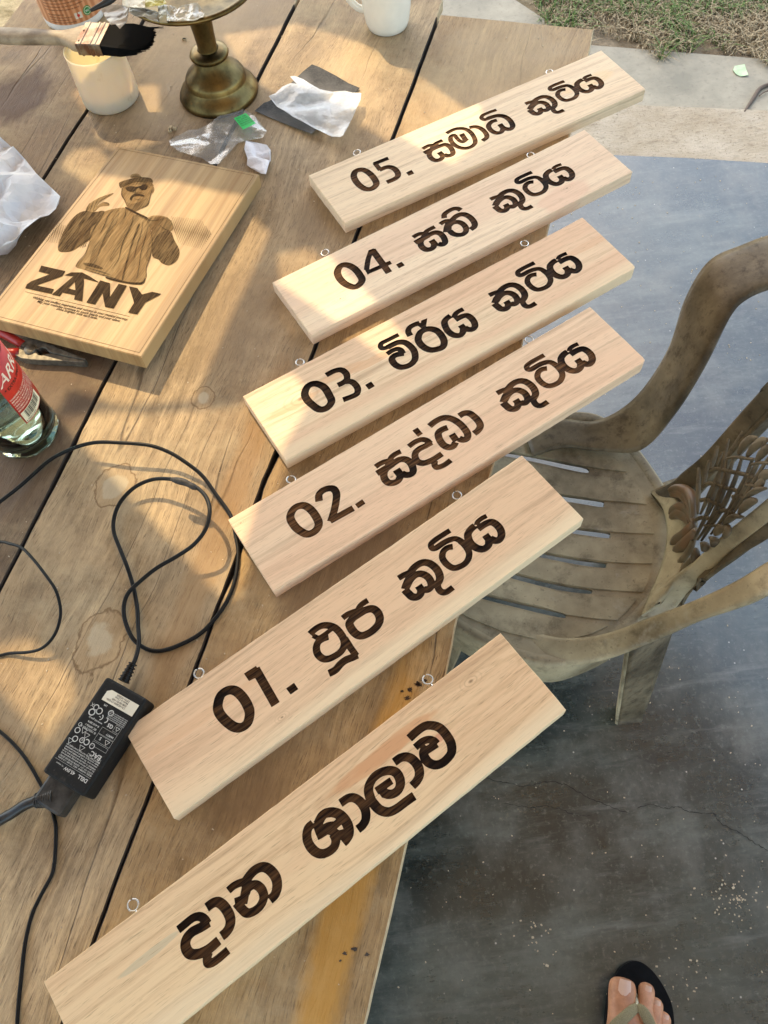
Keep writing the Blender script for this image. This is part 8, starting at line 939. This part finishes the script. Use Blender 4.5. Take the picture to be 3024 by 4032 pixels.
    sm = ('MODEL: HA45NM140   INPUT: 100-240V~ 1.3A 50-60Hz', 'OUTPUT: 19.5V  2.31A   CAUTION: FOR INDOOR USE ONLY', 'For use with information technology equipment only.', 'WARNING: To reduce the risk of electric shock, do not', 'remove cover. No user serviceable parts inside.', 'Refer servicing to qualified service personnel.', 'Made in China. Trade mark listed power supply unit')
    for i, q in enumerate(sm): fit(g, q, .00225, xr(.09), yl(.815 - i * .0215), W * .80)
    for x, y, r_ in ((.80, .62, .0030), (.66, .60, .0028), (.42, .60, .0028), (.86, .545, .0030), (.88, .49, .0020), (.38, .655, .0), (.70, .305, .0034), (.47, .27, .0030), (.80, .29, .003)):
        if r_: ring(g, xr(x), yl(y), r_ * .72, r_)
    for x, y in ((.86, .655), (.64, .545), (.74, .52), (.58, .66)): tri(g, xr(x), yl(y), .0030)
    ring(g, xr(.56), yl(.595), .0021, .0031, 14, .6, 5.6); text_geo(g, 'EAC', .0068, fn(xr(.12), yl(.635)), .02); text_geo(g, 'UL', .0026, fn(xr(.625), yl(.59)), .02)
    text_geo(g, 'IS 13252 (Part 1)/', .0027, fn(xr(.50), yl(.485)), .015); text_geo(g, 'IEC 60950-1', .0027, fn(xr(.53), yl(.455)), .015); text_geo(g, 'R-41012874', .0027, fn(xr(.52), yl(.42)), .015); text_geo(g, 'www.bis.gov.in', .0027, fn(xr(.50), yl(.385)), .015)
    ring(g, xr(.50), yl(.345), .0024, .0034, 14, 2.0, 4.28); ring(g, xr(.62), yl(.345), .0024, .0034, 14, 2.0, 4.28); rect(g, xr(.60), yl(.343), xr(.64), yl(.349)); ring(g, xr(.82), yl(.345), .0024, .0036)
    frame(g, xr(.10), yl(.41), xr(.46), yl(.475)); text_geo(g, 'SAFETY', .0026, fn(xr(.14), yl(.442)), .02); frame(g, xr(.10), yl(.48), xr(.46), yl(.545)); text_geo(g, 'S', .0044, fn(xr(.34), yl(.495)), .02); tri(g, xr(.20), yl(.512), .0026); frame(g, xr(.10), yl(.335), xr(.24), yl(.40)); tri(g, xr(.17), yl(.365), .0022); text_geo(g, 'GS', .0052, fn(xr(.27), yl(.355)), .03); frame(g, xr(.10), yl(.555), xr(.46), yl(.595)); frame(g, xr(.10), yl(.665), xr(.40), yl(.70))
    for i in range(5): fit(g, 'Tested to comply with safety standards for home or office', .0019, xr(.08), yl(.32 - i * .0165), W * .42)
    text_geo(g, 'LPS', .0026, fn(xr(.62), yl(.225)), .015); text_geo(g, 'X', .0050, fn(xr(.86), yl(.27)), .0)
    g.obj('printed_markings', wh, t)
    g = G(); x0, x1, y0, y1 = xr(.06), xr(.80), yl(.085), yl(.205); vs = [fn(0, 0)(*p) for p in ((x0, y0), (x1 - .004, y0), (x1, y0 + .003), (x1, y1), (x0, y1))]
    st = mesh_obj('sticker', [(p.x, p.y, zt + .0001) for p in vs] + [(p.x, p.y, zt + .0003) for p in vs], [(9, 8, 7, 6, 5)] + [(i, (i + 1) % 5, 5 + (i + 1) % 5, 5 + i) for i in range(5)], simple('sticker_cream', (.70, .64, .50), .5, var=.06), t); 
    g = G()
    for i, q in enumerate(('CN-00285K-CH200-', '0SM-0EHN A00', 'Made in China', 'DP/N 00285K')): text_geo(g, q, .0027, fn(xr(.27), yl(.168 - i * .0245), .0004), .012)
    g.obj('sticker_print', simple('sticker_black', (.04, .035, .03), .5), t)
    bt = G(); tube(bt, cat([(-0.2767, 0.2711, 0.766),(-0.2792, 0.2672, 0.766),(-0.2825, 0.2605, 0.766),(-0.2858, 0.2539, 0.766)], 5), [.0030, .0036, .0046, .0052], 12); bt.obj('strain_relief', rub, t, True)
    g = G()
    pr = [V(p) for p in [(-0.2771, 0.2704, 0.766),(-0.2858, 0.2539, 0.766)]]; dd = (pr[1] - pr[0]).normalized(); 
    for i in range(6): q = pr[0].lerp(pr[1], i / 5); lathe_r = .0040 + .0003 * i; tube(g, [q - dd * .0006, q + dd * .0006], lathe_r + .0006, 12)
    g.obj('relief_rib', rub, t)
    free()
    # mains plug and thick cable
    t = thing('mains_lead', 'thick black mains lead with its grey ribbed plug pushed into the power adapter', 'mains lead', [(-0.3612, 0.1505, 0.76)][0])
    dk = simple('dusty_rubber', (.035, .032, .028), .5, var=.5, scale=90, bump=.4)
    g = G(); tube(g, cat([(-0.4189, 0.1302, 0.757),(-0.4048, 0.1359, 0.758),(-0.3925, 0.1404, 0.76),(-0.3792, 0.1455, 0.764),(-0.3666, 0.1481, 0.766)], 6), .0052, 14); g.obj('wire', simple('black_cord', (.018, .018, .018), .35, var=.4, scale=60), t, True)
    g = G(); tube(g, cat([(-0.3678, 0.1476, 0.766),(-0.3595, 0.1478, 0.766),(-0.3501, 0.1485, 0.766)], 4), [.0062, .0075, .0088], 14); g.obj('ribbed_collar', dk, t, True)
    q = [V(p) for p in [(-0.3666, 0.1479, 0.766),(-0.3501, 0.1485, 0.766)]]; g = G()
    for i in range(8): p = q[0].lerp(q[1], i / 7); d_ = (q[1] - q[0]).normalized(); tube(g, [p - d_ * .0006, p + d_ * .0006], .0066 + .0003 * i + .0007, 14)
    g.obj('collar_rib', dk, t)
    p = V([(-0.3469, 0.1504, 0.764)][0]); g = G(); box(g, p, ux, uy, (0, 0, 1), .0165, .0145, .0095); o = weld(g.obj('plug_body', dk, t)); bevel(o, .003, 2); free()
cables()

# ------------------------------------------------------------------ bits lying about
def bits():
    rnd = random.Random(12)
    t = thing('fallen_leaf', 'small pale green leaf lying on the apron near the grass', 'leaf', [(1.2146, 2.0982, -0.011)][0])
    l = [(1.1945, 2.1055),(1.2061, 2.1239),(1.2334, 2.121),(1.2302, 2.0978),(1.2283, 2.0717),(1.2068, 2.0745),(1.1961, 2.0874)]; g = G(); prism(g, [[tuple(p) for p in l]], lambda x, y: -.0105 + .004 * abs(math.sin(x * 60)), lambda x, y: -.0112 + .004 * abs(math.sin(x * 60))); g.obj('blade', simple('pale_leaf', (.45, .58, .33), .5, scale=30), t); free()
    t = thing('twig', 'short dark forked twig on the apron at the right edge', 'twig', [(1.2153, 1.9806, -0.008)][0]); bark = simple('twig_bark', (.12, .085, .06), .8, scale=60)
    g = G(); tube(g, cat([(1.1655, 1.9183, -0.008),(1.1894, 1.9466, -0.008),(1.2136, 1.9753, -0.008),(1.2432, 2.0089, -0.008),(1.285, 2.0231, -0.008),(1.3212, 2.0212, -0.008)], 5), [.003, .005, .006, .006, .005, .004], 8); g.obj('branch', bark, t, True)
    g = G(); tube(g, cat([(1.2274, 1.9752, -0.006),(1.2421, 1.9863, -0.006),(1.2582, 1.9914, -0.006),(1.2827, 1.9976, -0.006)], 4), .002, 6); g.obj('branch', bark, t, True); free()
    cm = simple('wood_chip', (.50, .38, .22), .8, scale=90)
    def chip(x, y, s, label, mat=cm, nm='wood_chip', z=TT):
        t = thing(nm, label, 'wood chip' if nm == 'wood_chip' else 'debris', (x, y, z)); g = G()
        for k in range(4):
            a = rnd.uniform(0, 3.1); box(g, (x + rnd.gauss(0, s * .35), y + rnd.gauss(0, s * .25), z + s * .22 + .0004), (math.cos(a), math.sin(a), 0), (-math.sin(a), math.cos(a), 0), (0, 0, 1), s * rnd.uniform(.25, .5), s * rnd.uniform(.15, .3), s * .2)
        g.obj('splinters', mat, t); free()
    q = [(-0.2444, 1.115),(-0.222, 1.3392)]
    chip(*q[0], .009, 'crumbled wood chip between the brass foot and the clear bag'); chip(*q[1], .006, 'small wood chip beside the brass stem, left of the foot')
    dm = simple('dark_resin', (.035, .016, .008), .4); l = [(0.0016, 0.2097),(0.0103, 0.2142),(0.0168, 0.2172),(-0.0018, 0.2016),(-0.0864, -0.015),(-0.091, -0.0199),(-0.0779, -0.0124),(-0.067, -0.018)]
    t = thing('resin_spots', 'dark resin splashes on the golden plank above the swirling sign board', 'stain', (*l[0], TT)); g = G()
    for x, y, sc in [(*q, k) for q in l[:4] for k in (1, .5)]:
        if sc < 1: x += rnd.gauss(0, .006); y += rnd.gauss(0, .006)
        prism(g, [[(x + rnd.uniform(.3, 1.3) * .0036 * sc * math.cos(a * .2618), y + rnd.uniform(.3, 1.3) * .0028 * sc * math.sin(a * .2618)) for a in range(24)]], TT + .0004, TT + .0001)
    g.obj('spots', dm, t); free()
    t = thing('plank_knots', 'small dark knots at the near right corner of the golden plank', 'stain', (*l[4], TT)); g = G()
    for x, y in l[4:]: sc = rnd.uniform(.35, 1); prism(g, [[(x + rnd.uniform(.4, 1.2) * .0040 * sc * math.cos(a * .2618), y + rnd.uniform(.4, 1.2) * .0026 * sc * math.sin(a * .2618)) for a in range(24)]], TT + .0004, TT + .0001)
    g.obj('spots', simple('knot_dark', (.05, .04, .035), .5), t); free()
    g = G()
    for k in range(420):                                            # crumbs, sawdust and grains
        lx, ly = rnd.uniform(-.95, -.06), rnd.uniform(-.1, 1.3); c_, s_ = math.cos(TR), math.sin(TR); x, y = lx * c_ - ly * s_, lx * s_ + ly * c_; s = rnd.uniform(.0003, .0010); a = rnd.uniform(0, 3)
        box(g, (x, y, TT + s * .5), (math.cos(a), math.sin(a), 0), (-math.sin(a), math.cos(a), 0), (0, 0, 1), s, s * .6, s * .4)
    o = struct(g.obj('sawdust', simple('sawdust_tan', (.55, .45, .32), .9)), 'stuff')
    g = G()
    for k in range(900):
        x, y = rnd.uniform(-.1, 1.3), rnd.uniform(-.4, 1.8); s = rnd.uniform(.0005, .0016); a = rnd.uniform(0, 3); box(g, (x, y, s * .4), (math.cos(a), math.sin(a), 0), (-math.sin(a), math.cos(a), 0), (0, 0, 1), s, s * .7, s * .4)
    for cx, cy in [(0.4902, -0.0243),(0.508, -0.0242),(0.5159, -0.0388),(0.387, -0.1328),(0.1646, -0.037)]:
        for k in range(22):
            x, y = rnd.gauss(cx, .022), rnd.gauss(cy, .022); s = rnd.uniform(.0006, .0019) * (1.4 if k < 3 else 1); a = rnd.uniform(0, 3); box(g, (x, y, s * .3), (math.cos(a), math.sin(a), 0), (-math.sin(a), math.cos(a), 0), (0, 0, 1), s, s * .7, s * .3)
    struct(g.obj('floor_grit', simple('grit_sand', (.46, .37, .25), .9)), 'stuff')
bits()

# ------------------------------------------------------------------ the standing person's foot in a flip-flop
def person():
    def c6(s, z): return s
    t = thing('person', 'bare right foot in a black flip-flop standing on the dark cement floor', 'person', [(0.2898, -0.1697, 0.02)][0])
    sk = Mat('skin', .5, (.40, .22, .14)); sk.b.inputs['Subsurface Weight'].default_value = .15; sk.b.inputs['Subsurface Radius'].default_value = (.01, .004, .002); n1 = sk.noise(sk.map((60, 60, 60)), 1, 4, .6); n2 = sk.noise(sk.map((500, 500, 500)), 1, 2)
    n0 = sk.noise(sk.map((18, 18, 18)), 1, 3); cc = sk.mix(sk.ramp(n1, .35, .7), (.52, .235, .12), (.34, .14, .065)); cc = sk.mix(sk.ramp(n0, .5, .65, 0, .5), cc, (.26, .11, .05)); sk.color(cc); sk.bump(n2, .3, .0006); SK = sk.m
    big = V([(0.2769, -0.1245, 0.045)][0]); 
    tips = [V(p) for p in [(0.2787, -0.1222, 0.042),(0.3154, -0.1348, 0.036),(0.3245, -0.156, 0.034),(0.3323, -0.176, 0.033),(0.3365, -0.1962, 0.031)]]
    bas = [V(p) for p in [(0.2582, -0.1735, 0.05),(0.2935, -0.1777, 0.048),(0.3052, -0.192, 0.045),(0.3141, -0.2058, 0.042),(0.3209, -0.2203, 0.038)]]
    rad = [.0245, .0150, .0140, .0132, .0125]
    verts, edges, rr = [], [], []
    def v(p, r_): verts.append(tuple(p)); rr.append(r_); return len(verts) - 1
    ank = V((bas[1].x + .005, bas[1].y - .20, .085)); heel = V((ank.x + .002, ank.y - .045, .045)); mid = V((bas[1].x, bas[1].y - .075, .062)); knee = V((ank.x + .01, ank.y + .02, .46)); cal = V((ank.x + .005, ank.y - .02, .30))
    a = v(ank, .036); b_ = v(heel, .031); edges.append((a, b_)); c1 = v(V((ank.x + .003, ank.y + .002, .15)), .034); c2 = v(cal, .052); c3 = v(knee, .055); edges += [(a, c1), (c1, c2), (c2, c3)]
    mi = v(mid, .036); edges.append((a, mi))
    ball = []
    for i in range(5):
        q = v(bas[i].lerp(mid, .12), [.032, .026, .024, .022, .020][i]); edges.append((mi, q)); ball.append(q)
        p0, p1 = bas[i], tips[i]; r_ = rad[i]
        if i == 0: seq = [(.42, .86), (.75, 1.0), (1.02, .92), (1.12, .6)]
        else: seq = [(.4, .78), (.68, .92), (.95, 1.0), (1.12, .75)]
        prev = q
        for f, k in seq:
            z = p0.z + (p1.z - p0.z) * f + (.006 * math.sin(f * 3.1) if i else .003 * math.sin(f * 3.1)) - (.006 if f >= 1 and i else 0); pt = p0.lerp(p1, f); pt.z = z; x_ = v(pt, r_ * k); edges.append((prev, x_)); prev = x_
    inv = ORGC.m.inverted(); me = bpy.data.meshes.new('body'); me.from_pydata([inv @ V(p) for p in verts], edges, []); me.update()
    o = bpy.data.objects.new('body', me); COL.objects.link(o); o.parent = t
    sm = o.modifiers.new('skin', 'SKIN'); sm.use_smooth_shade = True; sl = me.skin_vertices[0].data
    for i, r_ in enumerate(rr): sl[i].radius = (r_, r_ * (.8 if i > 5 else .9))
    sl[0].use_root = True
    s_ = o.modifiers.new('sub', 'SUBSURF'); s_.levels = 2; s_.render_levels = 2; me.materials.append(SK)
    nm = simple('toenail', (.62, .38, .27), .3, var=.06)
    for i, (tp, bs) in enumerate(zip(tips, bas)):
        d = (tp - bs); d.z = 0; d.normalize(); s = V((-d.y, d.x, 0)); w_, l_ = ((.0098, .0125) if i == 0 else (.0052, .0058)); g = G(); vs = []; fs = []
        q = tp + d * (-.007 if i == 0 else -.001); zt = tp.z + rad[i] * (.90 if i == 0 else .93); nx = 7
        for j in range(6):
            for k in range(nx):
                u = -1 + 2 * k / (nx - 1); y = -1 + 2 * j / 5; ww = w_ * (.86 + .14 * (1 - y * y)) * (.92 if j in (0,) else 1); vs.append(V((q.x, q.y, zt)) + s * (u * ww) + d * (y * l_) + V((0, 0, -.30 * w_ * u * u - .05 * l_ * (y + .2) ** 2)))
        fs = [(j * nx + k, j * nx + k + 1, (j + 1) * nx + k + 1, (j + 1) * nx + k) for j in range(5) for k in range(nx - 1)]; g.add(vs, fs); g.obj('toenail', nm, t, True)
    free()
    # sandal
    L = [(0.2428, -0.1771),(0.2481, -0.1586),(0.2581, -0.135),(0.2696, -0.1185),(0.2838, -0.1038),(0.2981, -0.0973),(0.3112, -0.0957),(0.3226, -0.1002),(0.3342, -0.1116),(0.344, -0.129),(0.3507, -0.1493),(0.3528, -0.1672),(0.3491, -0.1893),(0.3433, -0.2074),(0.3305, -0.2345)]
    tail = [(L[0][0] - .004, L[0][1] - .05), (L[0][0] + .012, L[0][1] - .13), (L[0][0] + .014, L[0][1] - .18), (L[0][0] + .035, L[0][1] - .215), (L[0][0] + .065, L[0][1] - .215), (L[0][0] + .085, L[0][1] - .18), (L[0][0] + .092, L[0][1] - .10)]
    o_ = cat([(x, y, 0) for x, y in L + tail[::-1]], 4, True); o2 = [(p.x, p.y) for p in o_]
    t = thing('flip_flop', 'black rubber flip-flop with olive fabric straps on the cement floor', 'sandal', (L[6][0], L[6][1], 0))
    g = G(); prism(g, [o2], .019, .001); ob = weld(g.obj('sole', simple('black_sole', (.004, .004, .0045), .7, var=.4, scale=50, bump=.2, spec=.12), t)); bevel(ob, .003, 2)
    ol = Mat('olive_strap', .75); wv = ol.noise(ol.map((900, 900, 300)), 1, 2); ol.color(ol.mix(ol.ramp(wv, .3, .7), (.15, .115, .05), (.27, .215, .11))); ol.bump(wv, .5, .0006)
    g = G(); tube(g, cat([(0.2994, -0.1428, 0.02),(0.2935, -0.1473, 0.045),(0.2887, -0.1538, 0.064)], 4), .0030, 10); g.obj('toe_post', simple('cream_rubber', (.55, .50, .36), .4), t, True)
    for pts, zz in (([(0.2885, -0.1544, 0.067),(0.2774, -0.1577, 0.073),(0.2627, -0.1647, 0.078),(0.2468, -0.1738, 0.077),(0.2354, -0.1855, 0.07)], 0), ([(0.2872, -0.1542, 0.067),(0.2941, -0.1598, 0.071),(0.2989, -0.1712, 0.071),(0.3021, -0.1835, 0.068),(0.3094, -0.2032, 0.06)], 0)):
        g = G(); tube(g, cat(pts, 5), [.0060, .0078, .0085, .0088, .0088], 12, flat=.32, up=(0, 0, 1)); g.obj('strap', ol.m, t, True)
    free()
person()
